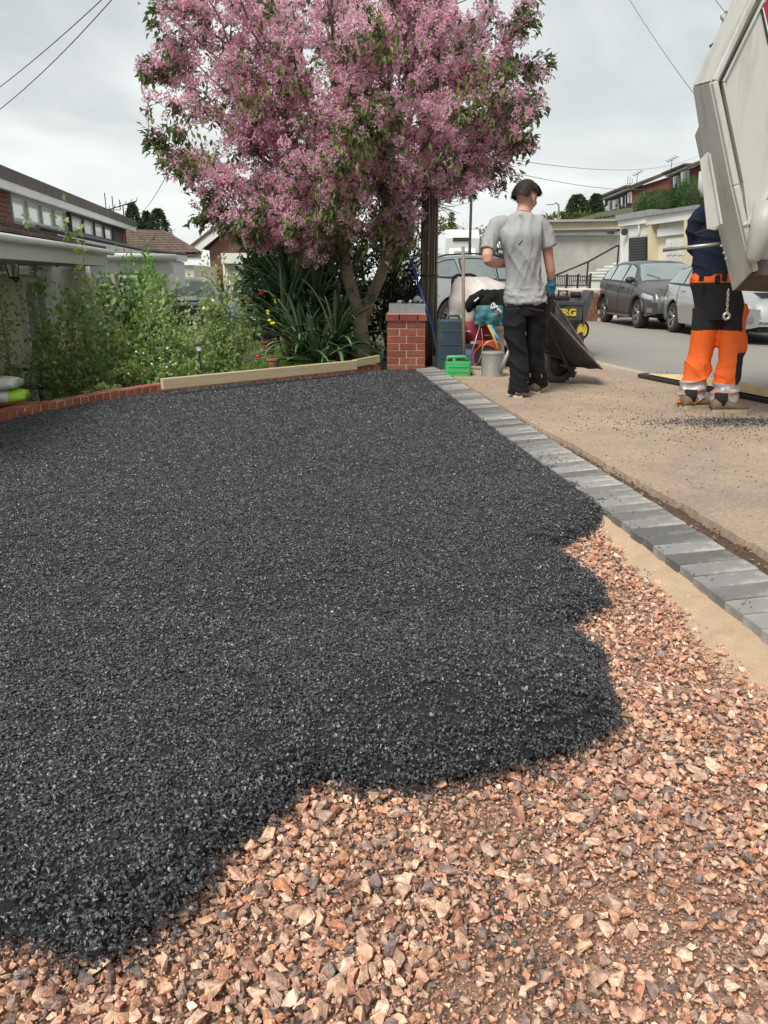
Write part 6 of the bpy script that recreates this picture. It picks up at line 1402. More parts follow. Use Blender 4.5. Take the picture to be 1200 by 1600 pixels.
# iron railings in front of them
q0 = W(318, 502, 17.0); q1 = W(440, 500, 16.0); rg = thing('garden_railings', 'thin black garden railings between the lawn and parked cars', 'railings', ((q0.x + q1.x) / 2, 16.5, -.4)); n_ = 30
for k in range(n_ + 1):
    p = q0.lerp(q1, k / n_); M().tube([(p.x, p.y, -.45), (p.x, p.y, .22)], .009, 5).build('bar', K['dark_metal'], rg)
for z in (-.3, .16): M().tube([(q0.x, q0.y, z), (q1.x, q1.y, z)], .012, 5).build('rail', K['dark_metal'], rg)
for (px, py, lab) in ((386, 468, 'red orange blooms hanging over the garden railings'),):
    c = W(px, py, 15.6); bush('red_flowers', lab, 'flowers', (c.x, 15.6, c.z - .6), .95, .8, .4, 500, GREEN_LIGHT, size=.06, stems=4, seed=91, flowers=(mat('flower_orange', (.75, .12, .05), rough=.7), 22, .05))
# white cab over van / motorhome
vn = thing('white_van', 'white high roofed van facing us behind the silver estate car', 'van', (2.9, 28.5, -.1)); YV = 27.0
xa, xb = W(695, 400, YV).x, W(748, 400, YV).x; cx = (xa + xb) / 2; zt = W(720, 358, YV).z; wv = xb - xa
b = M(); b.prism([(xa, YV, 1.35), (xa, YV - .25, W(720, 371, YV).z), (xa, YV + .25, zt), (xa, YV + 5.5, zt), (xa, YV + 5.5, .3), (xa, YV + .3, .3), (xa, YV + .3, 1.35)], (wv, 0, 0)).build('body', PW, vn, bevel=.04)
b = M(); b.prism([(xa + .12, YV - 1.35, .25), (xa + .12, YV - 1.35, .75), (xa + .12, YV - .95, 1.0), (xa + .12, YV - .2, 1.95), (xa + .12, YV + .4, 2.0), (xa + .12, YV + .4, .25)], (wv - .24, 0, 0)).build('cab', PW, vn, bevel=.05)
za = 1.10; M().prism([(xa + .22, YV - .895, 1.07), (xb - .22, YV - .895, 1.07), (xb - .28, YV - .27, 1.86), (xa + .28, YV - .27, 1.86)], (0, -.015, .012)).build('windscreen', K['glass_car'], vn)
p0 = W(708, 371, YV - .3); p1 = W(734, 377, YV - .3); M().box(((p0.x + p1.x) / 2, YV - .20, (p0.z + p1.z) / 2), (p1.x - p0.x, .1, p0.z - p1.z)).build('roof_vent', K['black_plastic'], vn, bevel=.01)
M().box((cx, YV - 1.36, .62), (wv * .5, .04, .14)).build('grille', K['black_plastic'], vn)
for s in (-1, 1):
    M().box((cx + s * (wv / 2 - .32), YV - 1.34, .66), (.26, .06, .18)).build('headlight', K['lamp_glass'], vn, bevel=.02); M().box((cx + s * (wv / 2 + .12), YV - .6, 1.35), (.14, .12, .3)).build('wing_mirror', K['black_plastic'], vn, bevel=.03)
    for yw in (YV - .6, YV + 3.6): M().lathe([(.001, -.1), (.2, -.1), (.33, -.1), (.35, -.05), (.35, .05), (.33, .1), (.2, .1), (.001, .08)], (cx + s * (wv / 2 - .2), yw, .25), (s, 0, 0), 20).build('wheel', K['black_rubber'], vn)
# side hedge/low wall strip visible left of the van, behind the pole
q = W(640, 470, 14); hw = thing('low_wall', 'pale low wall seen between the brick pillar and telegraph pole', 'wall', (q.x, 17, -.1)); x0, x1, z0, z1 = pq(600, 408, 700, 500, 18.0)
bx(M(), x0, x1, 18, 18.3, -.1, .95).build('wall', K['cream_wall'], hw); bx(M(), x0, x1, 17.94, 18.36, .95, 1.02).build('coping', K['cream_render'], hw, bevel=.01)
# ---------------------------------------------------------------- brick pillar with blocks on top
pl = thing('brick_pillar', 'square red brick gate pillar topped with grey blocks at the far tarmac corner', 'pillar', (.22, 9.25, -.02))
p0 = G(603, 579, .0); p1 = G(664, 576, .0); PX0, PX1 = p0.x + .015, p1.x; PYf = 9.02; PWD = PX1 - PX0
C_H = .0815; zb_ = -.03
def brk(x0, x1, y0, y1, z0, z1): 
    return M().box(((x0 + x1) / 2 + random.uniform(-.001, .001), (y0 + y1) / 2 + random.uniform(-.0015, .0015), (z0 + z1) / 2), (x1 - x0, y1 - y0, z1 - z0)).build('brick', K['brick_red'], pl, bevel=.003)
J = .011; half = PWD * .5; q1_ = PWD * .315
for c in range(7):
    z0 = zb_ + c * C_H; z1 = z0 + C_H - J
    if c % 2 == 0: xs_ = [(PX0, PX0 + half - J / 2), (PX0 + half + J / 2, PX1)]
    else: xs_ = [(PX0, PX0 + q1_ - J / 2), (PX0 + q1_ + J / 2, PX1 - q1_ * .75 - J / 2), (PX1 - q1_ * .75 + J / 2, PX1)]
    for a, b in xs_: brk(a, b, PYf, PYf + .105, z0, z1)
    for yk in range(2):
        y0 = PYf + .105 + J + yk * (.16 + J) - (0.05 if c % 2 else 0) * 0; brk(PX0, PX0 + .105, y0, y0 + .16, z0, z1); brk(PX1 - .105, PX1, y0, y0 + .16, z0, z1)
    brk(PX0, PX1, PYf + .105 + J + 2 * (.16 + J), PYf + .105 + 2 * (.16 + J) + .1, z0, z1)
zt_ = zb_ + 7 * C_H; o_ = .018
for a, b in ((PX0 - o_, PX0 + PWD * .30), (PX0 + PWD * .30 + J, PX1 - PWD * .22), (PX1 - PWD * .22 + J, PX1 + .012)): brk(a, b, PYf - o_, PYf + .20, zt_, zt_ + .07)
for a, b in ((PX0 - o_, PX0 + half), (PX0 + half + J, PX1 + .012)): brk(a, b, PYf + .20 + J, PYf + .47, zt_, zt_ + .07)
M().box(((PX0 + PX1) / 2, PYf + .225, (zb_ + zt_) / 2 - .01), (PWD - .008, .435, zt_ - zb_ + .02)).build('mortar', K['mortar'], pl)
M().box(((PX0 + PX1) / 2, PYf + .22, zt_ + .077), (PWD + .0, .46, .014)).build('mortar', K['mortar'], pl)
zc0 = zt_ + .085
for a, b, y0, y1 in ((PX0 + .02, PX0 + half - .004, PYf + .01, PYf + .22), (PX0 + half + .008, PX1 - .004, PYf + .012, PYf + .22), (PX0 + .02, PX0 + half, PYf + .23, PYf + .44), (PX0 + half + .01, PX1 - .01, PYf + .23, PYf + .44)):
    M().box(((a + b) / 2, (y0 + y1) / 2, zc0 + .05), (b - a, y1 - y0, .10)).build('concrete_block', K['concrete_block'], pl, bevel=.004)
M().box((PX0 + half + .002, PYf + .2, zc0 + .045), (.02, .36, .088)).build('mortar', K['mortar'], pl)
ZT = zc0 + .10
# bits left on top of the pillar
t = thing('gravel_pile', 'little heap of chippings and rags on top of the grey blocks', 'rubble', (PX1 - .2, PYf + .2, ZT)); rs = np.random.RandomState(4)
for k in range(12): 
    c = Vector((PX1 - .30 + rs.rand() * .26, PYf + .1 + rs.rand() * .2, ZT + .012 + .01 * rs.rand())); M().ball(c, (.025 + .02 * rs.rand(), .02, .013 + .01 * rs.rand()), 6, 4, rot=(0, 0, rs.rand() * 3)).build('chip', stone_tar_o if k % 3 else K['cream_wall'], t)
gl_m = mat('rag_grey', (.25, .26, .27), (.4, .4, .4), scale=9, rough=.9)
t = M(); t.rings([[Vector((PX1 - .09 + math.cos(a) * r_ * (1 + .2 * math.sin(3 * a + z_ * 20)), PYf + .28 + math.sin(a) * r_ * .7, ZT + z_)) for a in np.linspace(0, 5.65, 10)] for r_, z_ in ((.06, 0), (.062, .02), (.045, .05), (.03, .075), (.01, .085))]); t.build('crumpled_bag', gl_m, None, smooth=True, label='crumpled grey plastic bag on the pillar top beside the pole', cat='bag')
# long blue handled tool leaning against pole and pillar
t = thing('shovel', 'long blue handled shovel leaning between pillar and telegraph pole', 'shovel', (.66, 9.05, 0)); BLU = mat('blue_handle', (.02, .07, .32), (.03, .1, .4), scale=10, rough=.4)
a = W(641, 405, 9.62); b = W(678, 520, 9.1); c = W(686, 572, 9.02); M().tube([a, a.lerp(b, .5), b], .014, 8).build('shaft', BLU, t, smooth=True)
M().tube([b, c + Vector((0, 0, .05))], [.016, .02], 8).build('socket', K['dark_metal'], t); M().prism([c + Vector((-.08, 0, .12)), c + Vector((.08, 0, .12)), c + Vector((.07, .0, .0)), c + Vector((0, 0, -.04)), c + Vector((-.07, 0, 0))], (0, -.006, 0)).build('blade', K['dark_metal'], t)
# ---------------------------------------------------------------- containers
def rbox(m, c, d, r=.03, n=5, taper=1.0, rot=0.0, bulge=0.0, zs=None):
    """vertical rounded box as stacked rounded rects"""
    c = Vector(c); rr = []
    zs = zs or [0, .03, .5, .97, 1.0]
    for z in zs:
        k = 1 - (1 - taper) * z if taper < 1 else 1 + (taper - 1) * z; ins = r * .5 if z in (0, 1.0) else 0; hx = d[0] / 2 * k - ins; hy = d[1] / 2 * k - ins; ring = []
        for q, (sx, sy) in enumerate(((1, 1), (-1, 1), (-1, -1), (1, -1))):
            for i in range(n):
                a = q * math.pi / 2 + i / (n - 1) * math.pi / 2; p = Vector((sx * (hx - r) + math.cos(a) * r, sy * (hy - r) + math.sin(a) * r, 0)); p = Matrix.Rotation(rot, 3, 'Z') @ p; ring.append(c + p + Vector((0, 0, d[2] * z)))
        rr.append(ring)
    return m.rings(rr)
dq = G(704, 578); t = thing('drum_can', 'large scuffed dark blue drum jerrycan standing beside the pillar', 'jerrycan', (dq.x, dq.y + .12, 0)); DB = mat('drum_blue', (.018, .04, .065), (.035, .055, .06), scale=4, rough=.5, dirt=(.09, .10, .09), dscale=5, damt=.5, bump=.2)
DW = 44 / FPX * (dq.y * CP + .1); DH = .56
b = rbox(M(), (dq.x, dq.y + .14, .0), (DW, .26, DH), r=.04, zs=[0, .02, .3, .32, .34, .6, .62, .64, .9, .96, 1.0]); b.build('body', DB, t, auto=40)
M().lathe([(.035, 0), (.035, .03), (.03, .035)], (dq.x - .09, dq.y + .14, DH), seg=14).build('screw_cap', K['black_plastic'], t); M().tube([(dq.x - .03, dq.y + .14, DH - .01), (dq.x - .02, dq.y + .14, DH + .035), (dq.x + .09, dq.y + .14, DH + .035), (dq.x + .10, dq.y + .14, DH - .01)], .014, 8).build('handle', DB, t, smooth=True)
for k in range(3): M().box((dq.x, dq.y + .008, .13 + k * .15), (DW * .72, .008, .012)).build('rib', DB, t, bevel=.003)
# green jerry can
gq = G(716, 589); GW = .27; GRN = mat('can_green', (.05, .42, .13), (.04, .33, .10), scale=6, rough=.45, dirt=(.3, .33, .2), dscale=9, damt=.5, bump=.15); t = thing('fuel_can', 'small bright green plastic fuel can in front of the blue bucket', 'fuel can', (gq.x, gq.y + .08, 0))
h_ = .20; rbox(M(), (gq.x, gq.y + .08, 0), (GW, .15, h_ * .78), r=.025).build('body', GRN, t, auto=40)
for k in range(2): M().box((gq.x, gq.y + .002, .05 + k * .055), (GW * .8, .006, .008)).build('rib', GRN, t)
M().tube([(gq.x - .115, gq.y + .08, .145), (gq.x - .112, gq.y + .08, h_), (gq.x + .07, gq.y + .08, h_ + .005), (gq.x + .105, gq.y + .08, .15)], .017, 8).build('handle', GRN, t, smooth=True)
M().tube([(gq.x - .04, gq.y + .08, .15), (gq.x - .045, gq.y + .08, h_ - .01)], .022, 8).build('handle_post', GRN, t); M().lathe([(.026, 0), (.028, .035), (.024, .04)], (gq.x - .082, gq.y + .08, .15), ax=(-.3, 0, 1), seg=12).build('cap', K['black_plastic'], t)
# wooden handled tamper
tq = G(725, 586); t = thing('hand_tamper', 'upright wooden handled tamper with square black foot', 'tamper', (tq.x, tq.y, 0)); ttop = W(723.5, 385, tq.y + .03)
M().tube([(tq.x, tq.y, .07), (tq.x * .5 + ttop.x * .5, tq.y + .015, ttop.z / 2), ttop], [.0185, .0175, .0175], 10).build('handle', K['handle_wood'], t, smooth=True)
M().prism([(tq.x - .085, tq.y - .06, .0), (tq.x + .085, tq.y - .06, .0), (tq.x + .085, tq.y + .08, .0), (tq.x - .085, tq.y + .08, .0)], (0, 0, .022)).build('foot', K['black_rubber'], t, bevel=.004); M().lathe([(.05, .02), (.028, .035), (.026, .11), (.022, .12)], (tq.x, tq.y, 0), seg=12).build('socket', K['dark_metal'], t)
# blue bucket + crate of tools
bq = G(737, 578); t = thing('bucket', 'worn violet blue bucket with black rim behind the green can', 'bucket', (bq.x, bq.y + .14, 0)); BB = mat('bucket_blue', (.06, .09, .28), (.12, .14, .28), scale=7, rough=.55, dirt=(.35, .34, .34), dscale=10, damt=.6)
bx_, by_ = bq.x, bq.y + .15; M().lathe([(.10, 0), (.145, .27), (.150, .27), (.15, .28), (.139, .28), (.10, .02)], (bx_, by_, 0), seg=24, cap=False).build('body', BB, t, smooth=False); M().lathe([(.148, .26), (.162, .262), (.162, .29), (.148, .292)], (bx_, by_, 0), seg=24, cap=False).build('rim', K['black_plastic'], t)
M().lathe([(.001, .22), (.135, .22)], (bx_, by_, 0), seg=20).build('contents', K['soil'], t)
# galvanised watering can
wq = G(771, 590); GV = mat('galvanised', (.40, .41, .38), (.27, .28, .26), scale=9, rough=.55, metal=.45, bump=.15, dirt=(.5, .46, .36), dscale=7, damt=.5); wx, wy = wq.x, wq.y + .12
t = thing('watering_can', 'dented galvanised watering can with long spout and hoop handle', 'watering can', (wx, wy, 0)); wr = .118; M().lathe([(wr, 0), (wr * 1.01, .02), (wr, .03), (wr * .985, .24), (wr, .25), (wr * .97, .26)], (wx, wy, 0), seg=28).build('body', GV, t, auto=40)
M().lathe([(wr * 1.0, .0), (wr * 1.04, .004), (wr * 1.04, .016), (wr * 1.0, .02)], (wx, wy, .235), seg=28, cap=False).build('rim', GV, t)
sp0 = Vector((wx + .07, wy - .08, .05)); sp1 = Vector((wx + .15, wy - .14, .29)); M().tube([sp0, sp1], [.028, .016], 10).build('spout', GV, t, smooth=True); M().lathe([(.02, 0), (.034, .02), (.034, .028)], sp1, ax=sp1 - sp0, seg=14).build('rose_head', mat('brass_old', (.35, .3, .18), rough=.5, metal=.6), t)
M().tube([(wx + math.cos(a) * wr * 1.0, wy + .0, .26 + math.sin(a) * .115) for a in np.linspace(0, math.pi, 14)], .006, 6).build('hoop_handle', K['steel'], t, smooth=True)
# white bulk sack over a black framed roller handle
def cloth(name, outline_fn, m_, parent, nu=40, nv=28): pass
def drape(name, m_, corners, Y, bulge, seed, parent, nu=34, nv=26, fold=.02, thick=.012, zmin=None, freq=7):
    """cloth sheet through a px outline given as rows of (px_left, px_right, py), hanging over things; closed back"""
    rs = np.random.RandomState(seed); rows = []; pys = [c[2] for c in corners]; m = M()
    for j in range(nv + 1):
        v = j / nv; py = pys[0] + (pys[-1] - pys[0]) * v; xl = np.interp(py, pys, [c[0] for c in corners]); xr = np.interp(py, pys, [c[1] for c in corners]); ring = []
        for i in range(nu + 1):
            u = i / nu; yb = Y - bulge * math.sin(math.pi * u) ** .6 * (.35 + .65 * math.sin(math.pi * min(1, .15 + v * .8))) + fold * (math.sin(u * freq * 2 + v * 3 + seed) * (0.3 + v) + .6 * math.sin(u * 19 + v * 5 + seed * 2) + .8 * (float(fbm(u * 3, v * 3, 2.2, seed)) - .5) * 2)
            ring.append(W(xl + (xr - xl) * u + .8 * math.sin(v * 17 + seed), py, yb))
        rows.append(ring)
    m.rings(rows, cap=False, close=False); o = m.build(name, m_, parent, smooth=True)
    so = o.modifiers.new('solid', 'SOLIDIFY'); so.thickness = thick; so.offset = 1; return o
SKW = mat('sack_fabric', (.74, .72, .68), (.64, .61, .56), scale=6, rough=.85, bump=.35, bscale=40, dirt=(.55, .36, .24), dscale=3.5, damt=.55)
t = thing('bulk_sack', 'dirty white woven bulk sack slumped behind the tamper', 'sack', (1.2, 9.3, 0))
drape('sack_cloth', SKW, [(716, 760, 434), (708, 790, 445), (703, 800, 465), (700, 805, 490), (697, 800, 505), (693, 800, 516)], 9.5, .42, 3, t, fold=.018)
M().ball((1.13, 9.62, .36), (.36, .30, .42), 16, 10).build('contents', K['mortar'], t, smooth=True)
fr = thing('roller_frame', 'black bent tube handle frame sticking up behind the white sack', 'handle frame', (1.1, 9.8, 0)); pts_ = [W(705, 575, 9.9), W(707, 440, 9.75), W(709, 433, 9.75), W(714, 430, 9.75), W(735, 429, 9.75), W(742, 431, 9.75), W(746, 436, 9.75), W(752, 575, 9.95)]
M().tube(pts_, .017, 8).build('tube_handle', K['black_rubber'], fr, smooth=True); M().tube([W(708, 452, 9.74), W(709, 443, 9.74)], .02, 8).build('red_grip', mat('grip_red', (.5, .03, .03), rough=.6), fr)
# black jacket and teal cloth thrown over the sack
JK = mat('jacket_black', (.007, .007, .009), (.012, .012, .014), scale=8, rough=.9, bump=.4, bscale=30, spec=.25); TL = mat('teal_cloth', (.035, .15, .18), (.05, .19, .22), scale=8, rough=.85, bump=.3, bscale=50, dirt=(.3, .33, .3), dscale=9, damt=.3)
t = thing('jacket', 'black jacket with white print thrown over the white sack', 'jacket', (1.3, 9.0, .5))
drape('body', JK, [(755, 790, 454), (742, 815, 460), (733, 822, 468), (732, 822, 478), (752, 822, 484), (775, 822, 492), (785, 820, 497)], 9.1, .16, 5, t, fold=.02, thick=.02)
M().tube([W(752, 462, 9.0), W(738, 468, 8.95), W(731, 478, 8.93), W(735, 485, 8.95)], [.05, .055, .05, .04], 10).build('sleeve', JK, t, smooth=True)
WPR = mat('print_white', (.7, .7, .68), rough=.7); RPR = mat('print_red', (.35, .05, .05), rough=.7)
M().tube([W(741, 471, 8.86), W(745, 468, 8.86), W(748, 465, 8.86)], .009, 5).build('sleeve_logo', WPR, t)
for l in ([(767, 482), (768, 476), (771, 473), (775, 478), (779, 484), (783, 488)], [(768, 482), (773, 480), (778, 478)], [(777, 485), (781, 483)], [(771, 474), (773, 482)]): M().tube([W(a, b, 8.86) for a, b in l], .007, 5).build('print_line', WPR, t)
M().tube([W(770, 486, 8.87), W(777, 489, 8.87), W(783, 491, 8.87)], .007, 5).build('print_red', RPR, t)
t = thing('teal_cloth', 'teal green cloth hanging under the black jacket', 'cloth', (1.3, 9.0, .4)); drape('fabric', TL, [(744, 790, 478), (743, 795, 487), (742, 795, 500), (742, 794, 506), (748, 792, 509)], 8.98, .10, 8, t, fold=.012)
# red bag
RDM = mat('bag_red', (.32, .02, .05), (.22, .015, .035), scale=6, rough=.6, bump=.3, bscale=30); t = thing('red_bag', 'crimson tool bag with white stripe behind the bucket', 'bag', (1.05, 9.2, 0)); rbox(M(), (1.09, 9.24, .24), (.38, .24, .28), r=.04).build('bag_body', RDM, t, smooth=True, bevel=0)
rbox(M(), (1.09, 9.24, .0), (.40, .26, .245), r=.04).build('bag_base', RDM, t, smooth=True)
a = W(716, 522, 9.1); b = W(712, 538, 9.1); M().beam(a, b, .035, .01, up=Vector((0, 1, 0))).build('stripe', WPR, t); M().tube([W(706, 512, 9.1), W(712, 516, 9.08), W(735, 518, 9.08)], .01, 6).build('piping', WPR, t); M().beam(W(735, 536, 9.1), W(750, 534, 9.1), .03, .01, up=Vector((0, 1, 0))).build('panel', WPR, t)
# orange red cut-off machine with hoses
ORG = mat('machine_orange', (.55, .06, .02), (.42, .045, .015), scale=8, rough=.45, dirt=(.2, .15, .1), dscale=8, damt=.5); t = thing('cut_off_saw', 'orange red cut off saw lying behind the watering can', 'saw', (1.35, 8.95, 0)); sq = G(763, 578, 0); sx_, sy_ = sq.x, sq.y + .1
rbox(M(), (sx_, sy_, .06), (.26, .24, .26), r=.05).build('body', ORG, t, smooth=False); M().lathe([(.001, -.01), (.13, -.01), (.13, .01), (.001, .01)], (sx_ - .04, sy_ - .14, .14), (0, 1, 0), 24).build('disc', K['black_rubber'], t); M().lathe([(.14, -.02), (.15, -.02), (.15, .025), (.14, .025)], (sx_ - .04, sy_ - .14, .14), (0, 1, 0), 20, cap=False).build('guard', ORG, t)
M().tube([(sx_ - .08, sy_, .30), (sx_ - .06, sy_ - .05, .38), (sx_ + .06, sy_ - .05, .38), (sx_ + .1, sy_, .3)], .014, 8).build('handle', K['black_plastic'], t, smooth=True); M().lathe([(.06, 0), (.06, .03)], (sx_ + .06, sy_ - .125, .15), (0, -1, 0), 18).build('starter_cover', K['black_plastic'], t)
M().box((sx_ - .02, sy_ - .03, .03), (.2, .2, .05)).build('foot', K['dark_metal'], t)
for (pts2, r2, mm, nm, lab, ct) in (([(763, 508), (770, 522), (778, 545)], .016, mat('handle_yellow', (.6, .35, .05), rough=.5), 'tool_handle', 'short orange yellow tool handle standing behind the watering can', 'handle'),
                                   ([(767, 508), (773, 521), (780, 532)], .015, mat('handle_cyan', (.03, .32, .55), rough=.4), 'tool_handle', 'bright cyan blue handle beside the orange yellow one', 'handle'),
                                   ([(750, 508), (742, 535), (733, 563)], .007, K['steel'], 'metal_rod', 'thin steel rod leaning by the tamper', 'rod'),
                                   ([(752, 513), (754, 530), (754, 550), (748, 566), (740, 572)], .004, mat('cable_pink', (.5, .2, .15), rough=.6), 'cable', 'thin pinkish cable looping down by the saw', 'cable')):
    pp = [W(a, b, 8.72 + .05 * i) for i, (a, b) in enumerate(reversed(pts2))]; M().tube(pp, r2, 7).build(nm, mm, None, smooth=True, label=lab, cat=ct)
for (px, py, s, m1, nm, lab, ct) in ((744, 586, .05, K['cream_wall'], 'scrubbing_brush', 'pale bristled brush head lying between can and watering can', 'brush'), (753, 585, .045, K['black_plastic'], 'black_pot', 'small black pot beside the watering can', 'pot')):
    q = G(px, py); 
    if s > .047:
        t = thing(nm, lab, ct, q); M().box((q.x, q.y + .05, .075), (.12, .06, .025)).build('stock', K['timber_old'], t, bevel=.006)
        for i in range(5): M().box((q.x - .045 + i * .0225, q.y + .05, .031), (.012, .045, .062)).build('bristle_tuft', m1, t)
    else:
        t = thing(nm, lab, ct, q); M().lathe([(s * .8, 0), (s, .12), (s * .9, .12), (s * .7, .02)], (q.x, q.y + .08, 0), seg=16, cap=False).build('wall', m1, t); M().lathe([(.001, .1), (s * .9, .1)], (q.x, q.y + .08, 0), seg=16).build('contents', K['soil'], t)
t = M(); t.lathe([(.11, 0), (.14, .24), (.13, .24), (.10, .02)], (1.55, 9.2, 0), seg=20, cap=False); t.build('dark_bucket', K['black_plastic'], None, label='black bucket behind the watering can under the teal cloth', cat='bucket')
# ---------------------------------------------------------------- wheelbarrow tipped on its nose
def barrow():
    Yb = 7.45
    t = thing('wheelbarrow', 'battered black wheelbarrow tipped forward on its wheel by the young man', 'wheelbarrow', (1.95, Yb, 0))
    TR = mat('tray_black', (.012, .0125, .013), (.03, .032, .033), scale=7, rough=.55, bump=.4, bscale=50, dirt=(.09, .08, .07), dscale=8, damt=.5); EDG = mat('tray_edge', (.28, .20, .16), (.12, .09, .08), scale=20, rough=.8)
    # tray: open trough. rim quad (near side edge & far side edge) and bottom quad, in world
    def P(px, py, Y): return W(px, py, Y)
    n0, n1 = P(851, 478, Yb - .05), P(941, 577, Yb - .02)       # near rim: handle end, nose
    f0, f1 = P(866, 470, Yb + .62), P(931, 566, Yb + .50)       # far rim
    b0, b1 = P(849, 541, Yb + .08), P(898, 573, Yb + .10)       # bottom near edge
    g0, g1 = P(856, 536, Yb + .48), P(902, 568, Yb + .46)       # bottom far edge
    nm = n0.lerp(n1, .52) + Vector((.03, -.02, .015)); 
    def quad(a, b, c, d, n=6):
        m = M(); g = []
        for j in range(n + 1):
            v = j / n; g.append([a.lerp(b, i / n).lerp(d.lerp(c, i / n), v) + Vector((0, 0, .006 * math.sin(i * 2.1 + j * 1.7))) for i in range(n + 1)])
        return m.rings(g, cap=False, close=False)
    m = M()
    for q in ((n0, n1, b1, b0), (f0, f1, g1, g0), (b0, b1, g1, g0), (n0, f0, g0, b0), (n1, f1, g1, b1)):
        k = quad(*q); m.add(k.v, k.f)
    o = m.build('tray', TR, t, auto=50); so = o.modifiers.new('solid', 'SOLIDIFY'); so.thickness = .008; so.offset = 0
    M().tube([n0, n1, f1, f0, n0], .009, 8).build('tray_rim', EDG, t, smooth=True)
    # chippings stuck inside the tray
    rs_ = np.random.RandomState(9); pz = []
    for k in range(160):
        u, v = rs_.rand(2); q = b0.lerp(b1, u).lerp(g0.lerp(g1, u), v).lerp(n1.lerp(f1, v), max(0, u - .4) * rs_.rand()); pz.append((q.x, q.y, q.z + .01))
    vv, ff = scatter(HULL_S, np.array(pz), rs_.uniform(.005, .011, len(pz)), rs_, 1); np_mesh('stuck_chippings', vv, ff, stone_tar, parent=t, kind='stuff')
    # wheel
    wc = P(872, 573, Yb + .30); wr = .185; wc.z = wr; ax = Vector((.25, -.96, 0)).normalized()
    wh = M().lathe([(wr * .62, -.045), (wr * .85, -.05), (wr * .97, -.035), (wr, 0), (wr * .97, .035), (wr * .85, .05), (wr * .62, .045)], wc, ax, 30, cap=False).build('wheel', mat('tyre_muddy', (.06, .05, .042), (.11, .085, .065), scale=9, rough=.9, bump=.5, bscale=60), t, smooth=True)
    tr_ = M()
    for k in range(26):
        a = k * 2 * math.pi / 26; u_, v_, d_ = frame_of(ax); c = wc + (u_ * math.cos(a) + v_ * math.sin(a)) * wr; tr_.beam(c - ax * .035, c + ax * .035, .012, .014, up=(c - wc))
    tr_.build('tread', K['black_rubber'], wh, kind='stuff')
    M().lathe([(.001, -.02), (.03, -.045), (.05, -.03), (wr * .6, -.012), (wr * .63, -.045), (wr * .63, .045), (wr * .6, .012), (.05, .03), (.03, .045), (.001, .02)], wc, ax, 24, cap=False).build('hub', K['dark_metal'], wh)
    FR = K['dark_metal']
    # frame tubes: handles run from the man's hands down to the axle and nose guard
    for s, yo in ((-1, -.0), (1, .44)):
        h0 = P(861 + s * 1.5, 468, 6.85 + yo * .9); k1 = P(856, 505, Yb - .08 + yo); k2 = P(880, 560, Yb + .05 + yo * .8); k3 = P(896, 588, Yb + .12 + yo * .6)
        M().tube([h0, k1.lerp(h0, .2), k1, k2, k3], .017, 8).build('frame_tube', FR, t, smooth=True)
        M().tube([h0 + (h0 - k1).normalized() * .0, h0 + (k1 - h0).normalized() * -.11], .021, 8).build('hand_grip', K['black_rubber'], t, smooth=True)
        M().tube([P(852, 516, Yb + yo), P(846, 545, Yb - .06 + yo), P(853, 552, Yb + yo * 1.0), k2], .014, 7).build('leg', FR, t, smooth=True)
    M().tube([wc - ax * .16, wc + ax * .16], .013, 8).build('axle', K['steel'], t); M().tube([P(896, 588, Yb + .12), P(899, 582, Yb + .38)], .016, 8).build('nose_bar', FR, t)
    M().tube([wc + ax * .12, P(884, 562, Yb + .08)], .013, 6).build('strut', FR, t)
barrow()
